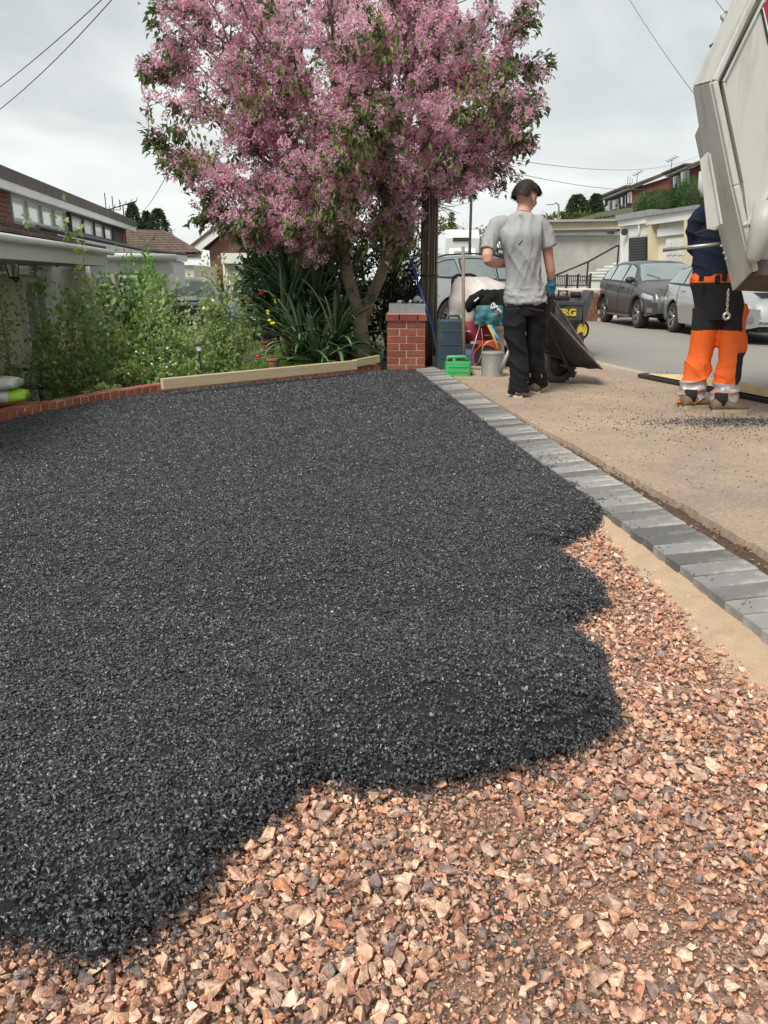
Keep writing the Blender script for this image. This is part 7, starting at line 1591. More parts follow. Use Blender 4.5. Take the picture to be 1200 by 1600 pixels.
# ---------------------------------------------------------------- dark grey tipping skip machine with yellow wheels
def loader():
    YL = 11.2; t = thing('power_barrow', 'dark grey powered site machine with yellow lettering behind the wheelbarrow', 'site machine', (2.85, YL + .4, -.1))
    GM = mat('machine_grey', (.055, .06, .065), (.075, .08, .085), scale=5, rough=.6, bump=.2, bscale=30, dirt=(.16, .15, .13), dscale=5, damt=.4); YM = mat('machine_yellow', (.85, .62, .06), rough=.45)
    a = W(862, 471, YL); b = W(911.5, 471, YL); c = W(913, 500, YL); w_ = b.x - a.x + .14; x0 = a.x - .14
    zt = a.z; zb = c.z; m = M(); m.prism([(x0, YL, zt), (x0, YL, zb), (x0 + .02, YL + .1, zb - .16), (x0 + .02, YL + .6, zb - .16), (x0, YL + .7, zb), (x0, YL + .7, zt)], (w_, 0, 0)); m.build('hopper', GM, t, bevel=.012)
    M().box((x0 + w_ / 2, YL - .006, zt - .035), (w_, .02, .03)).build('rim', GM, t, bevel=.005); M().box((x0 + .23, YL - .012, zt - .055), (.22, .02, .02)).build('grip_slot', K['black_plastic'], t)
    q = W(888, 488.5, YL); tx_ = text_part('YRG', .13, (q.x - .035, YL - .018, q.z), (R(90), 0, 0), YM, t, name='lettering', depth=.003, bold=.006, sx=1.15); tx_.location = Vector((q.x - .035, YL - .014, q.z)) - t.location
    M().prism([(x0 + w_, YL + .02, zt - .02), (x0 + w_ + .12, YL + .02, zt + .15), (x0 + w_ + .15, YL + .02, zt + .13), (x0 + w_ + .03, YL + .02, zt - .35)], (0, .5, 0)).build('tipping_lip', GM, t)
    M().box((x0 + w_ * .45, YL + .5, zt + .02), (w_ * .7, .4, .10)).build('engine_cover', K['black_plastic'], t, bevel=.03)
    M().tube([(x0 + .3, YL + .35, zt), (x0 + .3, YL + .3, zt + .14), (x0 + .42, YL + .3, zt + .14), (x0 + .42, YL + .35, zt)], .015, 6).build('engine_guard', K['dark_metal'], t)
    M().lathe([(.05, 0), (.05, .1), (.03, .12)], (x0 + .16, YL + .35, zt), seg=14).build('air_filter', K['black_plastic'], t); M().lathe([(.045, 0), (.045, .14)], (x0 + .5, YL + .42, zt + .08), (1, 0, 0), 14).build('exhaust', K['dark_metal'], t)
    for s, xx in ((0, x0 + .05), (1, x0 + w_ - .02)):
        for yk in (.15, .62):
            o = (xx, YL + yk, .10); wh = M().lathe([(.1, -.06), (.19, -.06), (.205, -.03), (.205, .03), (.19, .06), (.1, .06)], o, (1 if s else -1, 0, 0), 22, cap=False).build('wheel', K['black_rubber'], t)
            M().lathe([(.001, .04), (.1, .045), (.11, .065), (.001, .03)], o, (1 if s else -1, 0, 0), 18).build('rim', YM, wh)
    q = W(908, 516, YL + .05); M().lathe([(.06, -.03), (.10, -.03), (.115, 0), (.10, .03), (.06, .03)], (q.x, YL + .08, q.z), (.5, -.85, 0), 20, cap=True).build('yellow_disc', YM, t); M().lathe([(.112, -.04), (.13, -.04), (.13, .04), (.112, .04)], (q.x, YL + .08, q.z), (.5, -.85, 0), 20, cap=False).build('yellow_disc_rim', K['black_rubber'], t)
    M().box((x0 + w_ / 2, YL + .38, .17), (w_ * .6, .7, .12)).build('chassis', K['dark_metal'], t)
loader()
# yellow strip glimpsed between the legs: a spirit level / barrow edge
a = W(817, 532, 8.1); b = W(826, 560, 8.0); M().beam(a, b, .03, .05, up=Vector((0, 1, 0))).build('yellow_bar', mat('bar_yellow', (.7, .6, .03), rough=.5), None, label='short yellow bar seen between the young man\'s legs', cat='bar') if False else None
# ---------------------------------------------------------------- board with sand at the kerb
a = G(996, 588, .02); b = G(1075, 606, .02); c = G(1200, 632, .02); d = G(1330, 655, .02)
t = thing('sheet_board', 'long dark edged ramp board carrying yellow sand at the road edge', 'board', (a.x, a.y, 0)); n_ = Vector((.75, .66, 0))
m = M(); L0, L1 = Vector((a.x, a.y, .012)), Vector((d.x, d.y, .012)); m.prism([L0, L1, L1 + n_ * .62, L0 + n_ * .16], (0, 0, .035)); m.build('board', K['black_rubber'], t, bevel=.006)
YS = mat('yellow_sand', (.66, .52, .28), (.55, .42, .22), scale=9, rough=.95, bump=.6, bscale=120, bdist=.01); rr = []
for i in range(40):
    u = i / 39; p = L0.lerp(L1, .06 + .94 * u); w_ = .10 + .42 * u; rr.append([p + n_ * (.02 + w_ * v) + Vector((0, 0, .048 + .055 * math.sin(math.pi * v) * min(1, u * 4) * (1 + .3 * (float(fbm(u * 20, v * 2, 1, 3)) - .5)))) for v in np.linspace(0, 1, 12)])
M().rings(rr, cap=False, close=False).build('sand', YS, t, smooth=True, kind='stuff')
cr2 = []; 
for k in range(260):
    u, v = random.random(), random.random(); p = L0.lerp(L1, .1 + .9 * u) + n_ * (.03 + (.1 + .42 * u) * v); cr2.append((p.x, p.y, .055 + .05 * math.sin(math.pi * v)))
vv, ff = scatter(HULL_S, np.array(cr2), rs.uniform(.004, .008, len(cr2)), rs, 1); np_mesh('black_crumbs', vv, ff, stone_tar, parent=t, kind='stuff')
# ---------------------------------------------------------------- people
SKIN = mat('skin', (.52, .27, .19), (.58, .33, .24), scale=14, rough=.6, bump=.1, bscale=60, spec=.35)
def closed(m_, o, voxel, smooth_it=6):
    r = o.modifiers.new('remesh', 'REMESH'); r.mode = 'VOXEL'; r.voxel_size = voxel; r.use_smooth_shade = True
    if smooth_it:
        s = o.modifiers.new('smooth', 'SMOOTH'); s.iterations = smooth_it; s.factor = .5
def limb(m, pts, rad, seg=14, flat=None):
    """smooth tapering limb through pts"""
    P = [Vector(p) for p in pts]; n = len(P); out = []; ro = []
    for i in range(n - 1):
        p0 = P[max(i - 1, 0)]; p1 = P[i]; p2 = P[i + 1]; p3 = P[min(i + 2, n - 1)]
        for k in range(4):
            t = k / 4; out.append(.5 * ((2 * p1) + (p2 - p0) * t + (2 * p0 - 5 * p1 + 4 * p2 - p3) * t * t + (3 * p1 - p0 - 3 * p2 + p3) * t ** 3)); r0, r1 = rad[i], rad[i + 1]
            ro.append(tuple(a + (b - a) * t for a, b in zip(r0, r1)) if hasattr(r0, '__len__') else r0 + (r1 - r0) * t)
    out.append(P[-1]); ro.append(rad[-1]); m.tube(out, ro, seg); return out
def torso_rings(secs, n=24):
    """secs: (center, half width, half depth, yaw)"""
    S_ = [(Vector(c), a, b, y) for c, a, b, y in secs]; fine = []
    for i in range(len(S_) - 1):
        q = [S_[max(i - 1, 0)], S_[i], S_[i + 1], S_[min(i + 2, len(S_) - 1)]]
        for k in range(4):
            t = k / 4; f = lambda a0, a1, a2, a3: .5 * ((2 * a1) + (a2 - a0) * t + (2 * a0 - 5 * a1 + 4 * a2 - a3) * t * t + (3 * a1 - a0 - 3 * a2 + a3) * t ** 3)
            fine.append((f(q[0][0], q[1][0], q[2][0], q[3][0]), f(q[0][1], q[1][1], q[2][1], q[3][1]), f(q[0][2], q[1][2], q[2][2], q[3][2]), q[1][3]))
    fine.append(S_[-1]); secs = fine
    rr = []
    for c, a, b, yaw in secs:
        c = Vector(c); r = Matrix.Rotation(yaw, 3, 'Z'); rr.append([c + r @ Vector((math.copysign(abs(math.cos(t)) ** .85, math.cos(t)) * a, math.copysign(abs(math.sin(t)) ** .9, math.sin(t)) * b, 0)) for t in np.linspace(0, 2 * math.pi, n, endpoint=False)])
    return rr
def bake_cloth(o, fn, parent):
    """evaluate the modifiers, then press real folds into the surface"""
    dg = bpy.context.evaluated_depsgraph_get(); me = bpy.data.meshes.new_from_object(o.evaluated_get(dg)); o.modifiers.clear(); mats_ = list(o.data.materials); o.data = me
    me.materials.clear(); [me.materials.append(k) for k in mats_]
    n = len(me.vertices); co = np.empty(n * 3); me.vertices.foreach_get('co', co); co = co.reshape(-1, 3); no = np.empty(n * 3, dtype=np.float32); me.vertex_normals.foreach_get('vector', no) if hasattr(me, 'vertex_normals') else me.vertices.foreach_get('normal', no); no = no.reshape(-1, 3)
    A = np.array(wm(parent)); w = co @ A[:3, :3].T + A[:3, 3]; d = fn(w, no); co = co + no * d[:, None]; me.vertices.foreach_set('co', co.ravel()); me.update(); me.shade_smooth(); return o
def ridge(a, b, s, seed): 
    v = 1 - np.abs(2 * fbm(a, b, s, seed, 2) - 1) * 1.0; return v ** 3
def fold_tex(o, strength, size, seed=0, direction=None, stretch=None):
    tx = bpy.data.textures.new('folds', 'CLOUDS'); tx.noise_scale = size; tx.noise_depth = 2
    d = o.modifiers.new('folds', 'DISPLACE'); d.texture = tx; d.strength = strength; d.mid_level = .5; d.texture_coords = 'LOCAL'
def hand(m, wrist, dirv, palm_n, side, curl=.9, s=1.0):
    """palm with five separate bent fingers; dirv towards the finger tips, palm_n out of the palm, side towards the thumb"""
    d = Vector(dirv).normalized(); n = Vector(palm_n).normalized(); sd = Vector(side).normalized(); w = Vector(wrist)
    m.tube([w - d * .03 * s, w + d * .01 * s, w + d * .05 * s, w + d * .09 * s], [(.030 * s, .022 * s), (.034 * s, .020 * s), (.043 * s, .018 * s), (.040 * s, .015 * s)], 12, up=n)
    for k, (off, L_) in enumerate(((.030, .075), (.010, .085), (-.010, .08), (-.029, .062))):
        p = w + d * .085 * s + sd * off * s; q = p.copy(); dd = d.copy(); pts = [p - d * .02 * s, p]; 
        for j, fr in enumerate((.45, .32, .25)):
            ang = curl * (.75 if j else .5); dd = (dd * math.cos(ang) + n * math.sin(ang)).normalized(); q = q + dd * L_ * fr * s; pts.append(q.copy())
            n_local = n
        m.tube(pts, [.0098 * s, .0098 * s, .009 * s, .0084 * s, .007 * s], 8)
    p = w + d * .03 * s + sd * .032 * s; pts = [p - sd * .012 * s, p + sd * .012 * s + d * .02 * s, p + sd * .015 * s + d * .045 * s + n * .02 * s, p + sd * .002 * s + d * .065 * s + n * .038 * s]; m.tube(pts, [.013 * s, .012 * s, .0105 * s, .009 * s], 8)
def shoe(m, heel, direction, L_=.28, w=.095, h=.10):
    heel = Vector(heel); d = Vector(direction); d.z = 0; d.normalize(); s = Vector((-d.y, d.x, 0)); rr = []
    for u, ww, hh in ((0, .6, .75), (.04, .78, .95), (.15, .88, 1.0), (.3, .86, .98), (.45, .85, .78), (.62, .98, .58), (.8, .98, .46), (.93, .75, .38), (1.0, .35, .2)):
        c = heel + d * (u * L_); ring = []
        for k in range(14):
            a = 2 * math.pi * k / 14; ring.append(c + s * math.cos(a) * ww * w / 2 + Vector((0, 0, .018 + hh * h / 2 + math.sin(a) * hh * h / 2)))
        rr.append(ring)
    m.rings(rr)
def sole(heel, direction, L_=.28, w=.098, t_=.024):
    heel = Vector(heel); d = Vector(direction); d.z = 0; d.normalize(); s = Vector((-d.y, d.x, 0)); out = []
    for u, ww in ((0, .55), (.03, .75), (.15, .85), (.35, .78), (.5, .82), (.68, 1), (.85, .95), (.96, .65), (1.01, .25)): out.append(heel + d * u * L_ + s * ww * w / 2)
    for u, ww in reversed(((0, .55), (.03, .75), (.15, .85), (.35, .78), (.5, .82), (.68, 1), (.85, .95), (.96, .65), (1.01, .25))): out.append(heel + d * u * L_ - s * ww * w / 2)
    return M().prism([(p.x, p.y, heel.z) for p in out], (0, 0, t_))
def head(m, c, face, s=1.0, up=Vector((0, 0, 1))):
    """skull, jaw, nose, lips, brow, ears. c = middle of the head, face = looking direction"""
    f = Vector(face).normalized(); u = (up - f * up.dot(f)).normalized(); r = f.cross(u)
    def at(a, b, cc): return Vector(c) + f * a * s + r * b * s + u * cc * s
    def ell(pc, rad, seg=14): 
        mt = Matrix((f, r, u)).transposed(); rr = []
        for i in range(11):
            t = math.pi * (i + .001) / 10.002; rr.append([pc + mt @ Vector((rad[0] * s * math.sin(t) * math.cos(2 * math.pi * k / seg), rad[1] * s * math.sin(t) * math.sin(2 * math.pi * k / seg), rad[2] * s * math.cos(t))) for k in range(seg)])
        m.rings(rr)
    ell(at(-.012, 0, .028), (.094, .077, .088)); ell(at(.018, 0, -.035), (.066, .058, .078)); ell(at(.045, 0, -.085), (.030, .030, .026)); ell(at(.052, 0, .012), (.036, .055, .022))
    m.tube([at(.078, 0, .012), at(.094, 0, -.012), at(.108, 0, -.030), at(.088, 0, -.038)], [.010 * s, .011 * s, .014 * s, .010 * s], 8)
    ell(at(.078, 0, -.056), (.014, .024, .007)); ell(at(.076, 0, -.066), (.013, .021, .007)); 
    for q in (-1, 1): ell(at(.058, q * .038, -.025), (.024, .022, .022)); ell(at(-.008, q * .078, -.012), (.020, .009, .031)); ell(at(-.002, q * .079, -.034), (.009, .008, .012))
    return at, ell, f, r, u
def eyes(t, at, f):
    for q in (-1, 1):
        e = M(); e.ball(at(.069, q * .031, .0), .0125, 10, 8); e.build('eye', mat('eye_white', (.7, .68, .64), rough=.2) if 'eye_white' not in bpy.data.materials else bpy.data.materials['eye_white'], t, smooth=True)
        M().ball(at(.078, q * .031, .0), .0062, 8, 6).build('iris', K['black_plastic'], t, smooth=True)
def hair_cap(t, at, f, r, u, m_, n=900, seed=1, fringe=.05, back=-.085, length=.06, s=1.0, c=None):
    cap = M(); seg = 20; rr = []
    for i in range(8):
        th = i / 7 * 1.78; rr.append([None] * seg)
        for k in range(seg):
            a = 2 * math.pi * k / seg; low = (1.0 if math.cos(a) < .35 else .62) * (.72 if abs(a - 1.62) < .45 else 1); tt = th * low; x = -.014 + .106 * math.sin(tt) * math.cos(a) * (1 if math.cos(a) < 0 else .95); y = .084 * math.sin(tt) * math.sin(a); z = .028 + .100 * math.cos(tt); kk = 1 + .05 * math.sin(a * 7 + i * 2.3) * math.sin(i * 1.3 + a * 3); x *= kk; y *= kk
            rr[-1][k] = at(x, y, z)
    cap.rings(rr); cap.build('hair', m_, t, smooth=True)
    rs = np.random.RandomState(seed); lk = M()
    for i in range(n):
        a = rs.uniform(-math.pi, math.pi); tt = rs.uniform(.1, 1.84) * (1 if math.cos(a) < .35 else .66)
        if abs(a - 1.62) < .42 and tt > 1.15: tt *= .62
        base = Vector((-.014 + .100 * math.sin(tt) * math.cos(a), .086 * math.sin(tt) * math.sin(a), .030 + .098 * math.cos(tt))); nrm = Vector((math.sin(tt) * math.cos(a), math.sin(tt) * math.sin(a), math.cos(tt) * .6))
        dn = Vector((.35 * math.cos(a), .3 * math.sin(a), -1)) if math.cos(a) < .5 else Vector((.9, rs.uniform(-.4, .6), -.7)); L_ = length * rs.uniform(.6, 1.3)
        b1 = base + nrm * .008 + dn.normalized() * L_ * .5; b2 = base + nrm * .004 * rs.uniform(-1, 3) + dn.normalized() * L_ + Vector((rs.uniform(-.008, .008), rs.uniform(-.008, .008), 0))
        w = .004; sd = Vector((-math.sin(a), math.cos(a), 0))
        lk.add([at(*(base - sd * w)), at(*(base + sd * w)), at(*(b1 + sd * w)), at(*(b1 - sd * w)), at(*b2)], [(0, 1, 2, 3), (3, 2, 4)])
    lk.build('hair_locks', m_, t, kind='stuff')
# ---- young man in grey tee, seen from behind
def young_man():
    Y0 = 6.78; t = thing('person', 'young man in grey tee shirt and black trousers holding the wheelbarrow handle', 'person', (1.24, Y0, 0))
    def P(px, py, dy=0): return W(px, py, Y0 + dy)
    body = M()
    # legs inside the trousers
    hipL, kneeL, ankL = P(802, 470, .02), P(806, 540, .0), P(812, 602, -.01); hipR, kneeR, ankR = P(838, 470, .04), P(836, 540, .12), P(838, 596, .26)
    limb(body, [hipL, kneeL, ankL, ankL - Vector((0, 0, .04))], [.075, .055, .042, .04]); limb(body, [hipR, kneeR, ankR, ankR - Vector((0, 0, .04))], [.075, .055, .042, .04])
    yaw = -.12
    body.rings(torso_rings([(P(820, 486, .03), .14, .10, yaw), (P(820, 465, .03), .155, .105, yaw), (P(818, 435, .03), .135, .095, yaw), (P(815, 400, .02), .15, .10, yaw), (P(812, 370, .0), .165, .105, yaw), (P(812, 350, .02), .17, .09, yaw), (P(815, 338, .04), .11, .065, yaw), (P(817, 331, .05), .06, .055, yaw)]))
    limb(body, [P(817, 340, .05), P(819, 326, .065), P(822, 314, .085)], [.066, .060, .056])
    hc = P(823, 308, .09); face = Vector((.72, .62, -.28)); at, ell, f, r, u = head(body, hc, face, 1.07)
    # left arm: bent, forearm forward
    shL, elL, wrL = P(775, 352, .02), P(762, 405, -.10), P(800, 412, .20); limb(body, [shL, P(766, 380, -.03), elL, P(777, 411, .06), wrL], [.058, .050, .043, .041, .028])
    hand(body, wrL, (.5, .8, .1), (0, .2, -1), (0, .6, .9), .9)
    shR, elR, wrR = P(846, 352, .06), P(857, 402, .06), P(862, 440, .12); limb(body, [shR, P(853, 376, .05), elR, P(860, 422, .08), wrR], [.058, .050, .043, .040, .029])
    hand(body, wrR, (-.12, .02, -1), (-.2, .9, .1), (-.85, -.1, .1), .85)
    o = body.build('body', SKIN, t, smooth=True); closed(None, o, .0065, 4)
    eyes(t, at, f)
    hm = mat('hair_dark', (.016, .011, .008), (.03, .021, .015), scale=30, rough=.6, spec=.35, island=.35); hair_cap(t, at, f, r, u, hm, n=5200, length=.046)
    # T-shirt
    GT = mat('tee_grey', (.33, .34, .35), (.28, .29, .30), scale=5, rough=.85, bump=.3, bscale=25, bdist=.02, dirt=(.22, .17, .12), dscale=2.6, damt=.35)
    sh = M()
    sh.rings(torso_rings([(P(821, 473, .02), .178, .13, yaw), (P(820, 466, .02), .178, .13, yaw), (P(820, 448, .02), .156, .115, yaw), (P(818, 425, .01), .150, .112, yaw), (P(815, 395, .0), .160, .117, yaw), (P(813, 370, -.01), .176, .118, yaw), (P(812, 355, .01), .180, .10, yaw), (P(814, 343, .03), .145, .08, yaw), (P(817, 334, .05), .078, .068, yaw)], 28))
    limb(sh, [P(790, 350, .02), P(775, 354, .01), P(767, 375, -.03), P(762, 392, -.07)], [.070, .070, .070, .070], 16); limb(sh, [P(832, 348, .04), P(846, 354, .05), P(852, 372, .05), P(856, 386, .05)], [.070, .070, .069, .068], 16)
    o = sh.build('tee_shirt', GT, t, smooth=True); closed(None, o, .0075, 5)
    def tee(w, no):
        x = w[:, 0] - 1.22; z = w[:, 2]; ang = np.arctan2(w[:, 1] - Y0, x); diag = (x * .86 + z * .5); alng = (z * .86 - x * .5)
        d = .020 * (ridge(diag * 1.0, alng * .22, 9.0, 5) - .35) * np.clip((1.50 - z) / .25, 0, 1) + .012 * (ridge(x - z * .15, z * .2, 14.0, 9) - .3)
        hem = np.clip((.98 - z) / .16, 0, 1); d += .016 * hem * (ridge(x * 1.0, z * 1.6, 11, 3) - .3) + .004 * hem
        return d
    bake_cloth(o, tee, t)
    # raised diagonal creases
    for l in ([(783, 360), (795, 395), (815, 440)], [(795, 352), (808, 385), (835, 430)], [(806, 350), (822, 380), (848, 420)], [(818, 352), (832, 375), (851, 400)], [(788, 440), (805, 455), (825, 465)], [(845, 425), (838, 448), (825, 462)]):
        pass
    M().beam(P(810, 382, -.135), P(822, 371, -.125), .006, .003, up=Vector((0, 1, 0))).build('stain_mark', K['dark_metal'], t)
    for k in (-1, 1): M().tube([P(813.5 + k * 1.6, 338, -.062), P(813.5 + k * 1.2, 336, -.058)], .0035, 5).build('neck_print', K['dark_metal'], t)
    M().lathe([(.062, -.006), (.068, 0), (.062, .008)], P(817.5, 333, .055), (.1, .25, 1), 24, cap=False).build('collar', GT, t, smooth=True)
    # trousers
    TB_ = mat('trousers_black', (.008, .008, .010), (.013, .013, .015), scale=6, rough=.9, bump=.4, bscale=30, bdist=.02, spec=.25)
    tr = M()
    tr.rings(torso_rings([(P(820, 492, .03), .150, .115, yaw), (P(820, 478, .03), .166, .12, yaw), (P(820, 464, .02), .156, .112, yaw)], 24))
    limb(tr, [P(803, 478, .02), P(804, 510, .0), P(809, 555, .0), P(810, 590, -.02), P(811, 611, -.02)], [(.098, .105), (.096, .10), (.080, .083), (.082, .09), (.085, .095)], 18)
    limb(tr, [P(837, 478, .04), P(837, 510, .06), P(835, 550, .12), P(838, 580, .2), P(839, 600, .27)], [(.090, .10), (.086, .095), (.074, .08), (.076, .082), (.078, .085)], 18)
    o = tr.build('trousers', TB_, t, smooth=True); closed(None, o, .008, 4)
    bake_cloth(o, lambda w, no: .022 * (ridge(w[:, 0] * .8 + w[:, 1] * .4, w[:, 2] * .9 + w[:, 0] * .5, 6.5, 12) - .35) + .020 * np.clip((.32 - w[:, 2]) / .25, 0, 1) * (ridge(w[:, 0] * .5, w[:, 2] * 2.2 + w[:, 0], 7, 4) - .35), t)
    for (a, b, c, d, dy) in ((790, 484, 812, 482, -.12), (826, 482, 850, 486, -.11)): M().tube([P(a, b, dy), P(c, d, dy + .0)], .004, 5).build('pocket_seam', K['black_rubber'], t)
    for (a, b) in ((828, 583), (846, 584)): M().beam(P(a, b, .12), P(a + .5, b + 6, .12), .008, .004, up=Vector((0, 1, 0))).build('reflective_tab', K['steel'], t)
    SHM = mat('shoe_brown', (.12, .095, .07), (.2, .165, .12), scale=12, rough=.8)
    for (hx, hy, dy, dr) in ((812, 624, -.10, (-.10, 1)), (840, 612, .16, (-.25, 1))):
        g = G(hx, hy); h = Vector((g.x - (.02 if hx < 820 else 0), g.y, 0)); h = Vector((W(hx, 600, Y0 + dy).x, Y0 + dy, 0.002 + (0.0 if hx < 820 else .0)))
        m_ = M(); shoe(m_, h, (dr[0], dr[1], 0)); o = m_.build('shoe', SHM, t, smooth=True); sole(h, (dr[0], dr[1], 0)).build('shoe_sole', K['mortar'], o)
    # gloves
    GL = mat('glove_teal', (.02, .17, .21), (.03, .12, .30), scale=18, rough=.6, bump=.3, bscale=80)
    g = M(); hand(g, wrR + Vector((0, 0, .005)), (-.12, .02, -1), (-.2, .9, .1), (-.85, -.1, .1), .85, 1.16); limb(g, [P(861.5, 432, .11), P(862, 440, .12), P(862, 448, .12)], [.040, .038, .04]); o = g.build('glove', GL, t, smooth=True); closed(None, o, .0055, 1)
    g = M(); hand(g, wrL, (.5, .8, .1), (0, .2, -1), (0, .6, .9), .9, 1.14); o = g.build('glove', GL, t, smooth=True); closed(None, o, .0055, 1)
young_man()
# ---- worker in hi-vis trousers, upper body behind the lorry tail
def worker():
    Y0 = 6.2; t = thing('person', 'worker in orange and black high visibility trousers behind the lorry tail', 'person', (2.62, Y0, 0))
    def P(px, py, dy=0): return W(px, py, Y0 + dy)
    yaw = -.25; body = M()
    limb(body, [P(1105, 478, .05), P(1095, 555, .06), P(1082, 622, .0)], [.08, .058, .045]); limb(body, [P(1142, 478, .02), P(1140, 560, -.06), P(1131, 628, -.16)], [.08, .058, .045])
    body.rings(torso_rings([(P(1122, 480, .03), .15, .11, yaw), (P(1120, 440, .04), .15, .11, yaw), (P(1122, 395, .08), .155, .11, yaw), (P(1128, 350, .14), .18, .115, yaw), (P(1131, 328, .17), .18, .10, yaw), (P(1134, 312, .19), .11, .08, yaw), (P(1136, 302, .2), .065, .06, yaw)]))
    limb(body, [P(1136, 310, .2), P(1137, 296, .23), P(1138, 284, .25)], [.062, .057, .055]); hc = P(1140, 268, .28); at, ell, f, r, u = head(body, hc, Vector((.15, .98, -.2)), 1.0)
    wl = P(1124, 372, .62); limb(body, [P(1098, 335, .13), P(1090, 362, .15), P(1092, 388, .22), P(1106, 384, .42), wl], [.062, .054, .046, .044, .03]); hand(body, wl, (.3, .9, .1), (0, .3, -.9), (.2, 0, 1), .9)
    wr_ = P(1166, 380, .55); limb(body, [P(1166, 335, .16), P(1176, 365, .2), P(1176, 388, .26), P(1171, 384, .42), wr_], [.062, .054, .046, .044, .03]); hand(body, wr_, (-.1, .9, .1), (0, .3, -.9), (-.2, 0, 1), .9)
    o = body.build('body', SKIN, t, smooth=True); closed(None, o, .0075, 4); eyes(t, at, f)
    hair_cap(t, at, f, r, u, mat('hair_brown', (.06, .04, .025), rough=.7), n=700, length=.03)
    NV = mat('jumper_navy', (.008, .014, .030), (.012, .020, .040), scale=6, rough=.9, bump=.4, bscale=25, bdist=.02, spec=.25); j = M()
    j.rings(torso_rings([(P(1119, 432, .03), .172, .128, yaw), (P(1119, 424, .04), .170, .13, yaw), (P(1120, 395, .07), .172, .128, yaw), (P(1126, 352, .13), .192, .13, yaw), (P(1130, 330, .16), .190, .115, yaw), (P(1134, 314, .19), .125, .09, yaw), (P(1136, 306, .2), .075, .07, yaw)], 28))
    limb(j, [P(1106, 332, .14), P(1094, 340, .13), P(1087, 365, .15), P(1090, 390, .21), P(1104, 387, .40), P(1118, 376, .56)], [.078, .074, .068, .062, .056, .046], 16); limb(j, [P(1158, 332, .16), P(1168, 340, .17), P(1177, 366, .2), P(1178, 390, .25), P(1172, 387, .4), P(1167, 383, .5)], [.078, .074, .068, .062, .056, .046], 16)
    o = j.build('jumper', NV, t, smooth=True); closed(None, o, .008, 4); bake_cloth(o, lambda w, no: .020 * (ridge(w[:, 0] * .7, w[:, 2] * 1.5 + w[:, 0] * .6, 6.5, 22) - .35), t)
    # trousers: one garment, panels are coloured by height and side as sewn
    OR_ = mat('hi_vis_orange', (.80, .13, .010), (.70, .11, .010), scale=5, rough=.75, bump=.35, bscale=30, bdist=.02, dirt=(.35, .09, .03), dscale=6, damt=.3); BK = mat('workwear_black', (.008, .008, .010), (.014, .014, .016), scale=6, rough=.9, bump=.4, bscale=30, bdist=.02); RF = mat('reflective_grey', (.50, .46, .45), (.38, .34, .34), scale=20, rough=.4, metal=.3, bump=.3, bscale=60)
    tr = M(); tr.rings(torso_rings([(P(1122, 500, .03), .165, .125, yaw), (P(1121, 470, .03), .185, .138, yaw), (P(1119, 445, .03), .176, .132, yaw), (P(1118, 424, .04), .168, .125, yaw)], 26))
    limb(tr, [P(1104, 480, .05), P(1101, 515, .05), P(1095, 555, .05), P(1085, 592, .02), P(1080, 618, .0), P(1079, 630, .0)], [(.105, .115), (.10, .105), (.092, .098), (.088, .09), (.090, .095), (.092, .098)], 20)
    limb(tr, [P(1143, 480, .02), P(1143, 515, -.01), P(1141, 560, -.06), P(1135, 600, -.12), P(1131, 628, -.17), P(1130, 640, -.17)], [(.105, .118), (.104, .11), (.095, .10), (.090, .095), (.092, .098), (.093, .10)], 20)
    o = tr.build('trousers', [BK, OR_, RF], t, smooth=True); closed(None, o, .0065, 4); bake_cloth(o, lambda w, no: .022 * (ridge(w[:, 0] * 1.2, w[:, 2] * .8 + w[:, 0] * .8, 6.0, 14) - .35) * 1.3 + .034 * np.clip((.45 - w[:, 2]) / .3, 0, 1) * (ridge(w[:, 0] * .7, w[:, 2] * 2.0 - w[:, 0] * .8, 6.5, 6) - .35), t)
    # panel layout is decided on the finished cloth surface
    dg = bpy.context.evaluated_depsgraph_get(); ev = o.evaluated_get(dg); me = bpy.data.meshes.new_from_object(ev); o.modifiers.clear(); old = o.data; o.data = me
    me.materials.clear(); [me.materials.append(k) for k in (BK, OR_, RF)]; A = wm(t)
    zbelt0, zbelt1 = P(0, 441, .0).z, P(0, 428, 0).z; zhem = P(0, 517, 0).z; zr1, zr0 = P(0, 596, -.05).z, P(0, 624, -.05).z; zk1, zk0 = P(0, 549, 0).z, P(0, 596, 0).z; zc = P(0, 633, -.1).z
    xm = P(1121, 520).x
    for p in me.polygons:
        w = A @ p.center; k = 0; dx = w.x - P(1121, 500).x
        if w.z > zbelt0 and w.z < zbelt1: k = 1
        elif w.z >= zhem - .01 * math.sin(w.x * 9): k = 0
        elif w.z > zr1: k = 1
        elif w.z > zr0 - .0: k = 2 if not (zr0 + (zr1 - zr0) * .50 < w.z < zr0 + (zr1 - zr0) * .56) else 1
        elif w.z > zr0 - .03: k = 1
        else: k = 0
        # side panel to the outside of the right leg is orange up to the pocket, knee pad black
        if k == 0 and w.x > xm + .135 and zhem <= w.z < zbelt0 - .07: k = 1
        if zk0 < w.z < zk1 and w.x > xm + .105: k = 0
        if zk0 < w.z < zk1 - .03 and -.07 < w.x - xm < -.005 and w.y > Y0 + .05: k = 0
        p.material_index = k
    me.shade_smooth()
    # belt loops and pocket flap
    for (a, b) in ((1096, 434), (1121, 436), (1132, 433)): M().box(P(a, b, -.11), (.035, .02, .055)).build('belt_loop', BK, t, bevel=.004)
    BT = mat('boot_tan', (.13, .085, .05), (.20, .14, .085), scale=10, rough=.85, dirt=(.12, .1, .08), dscale=10, damt=.5)
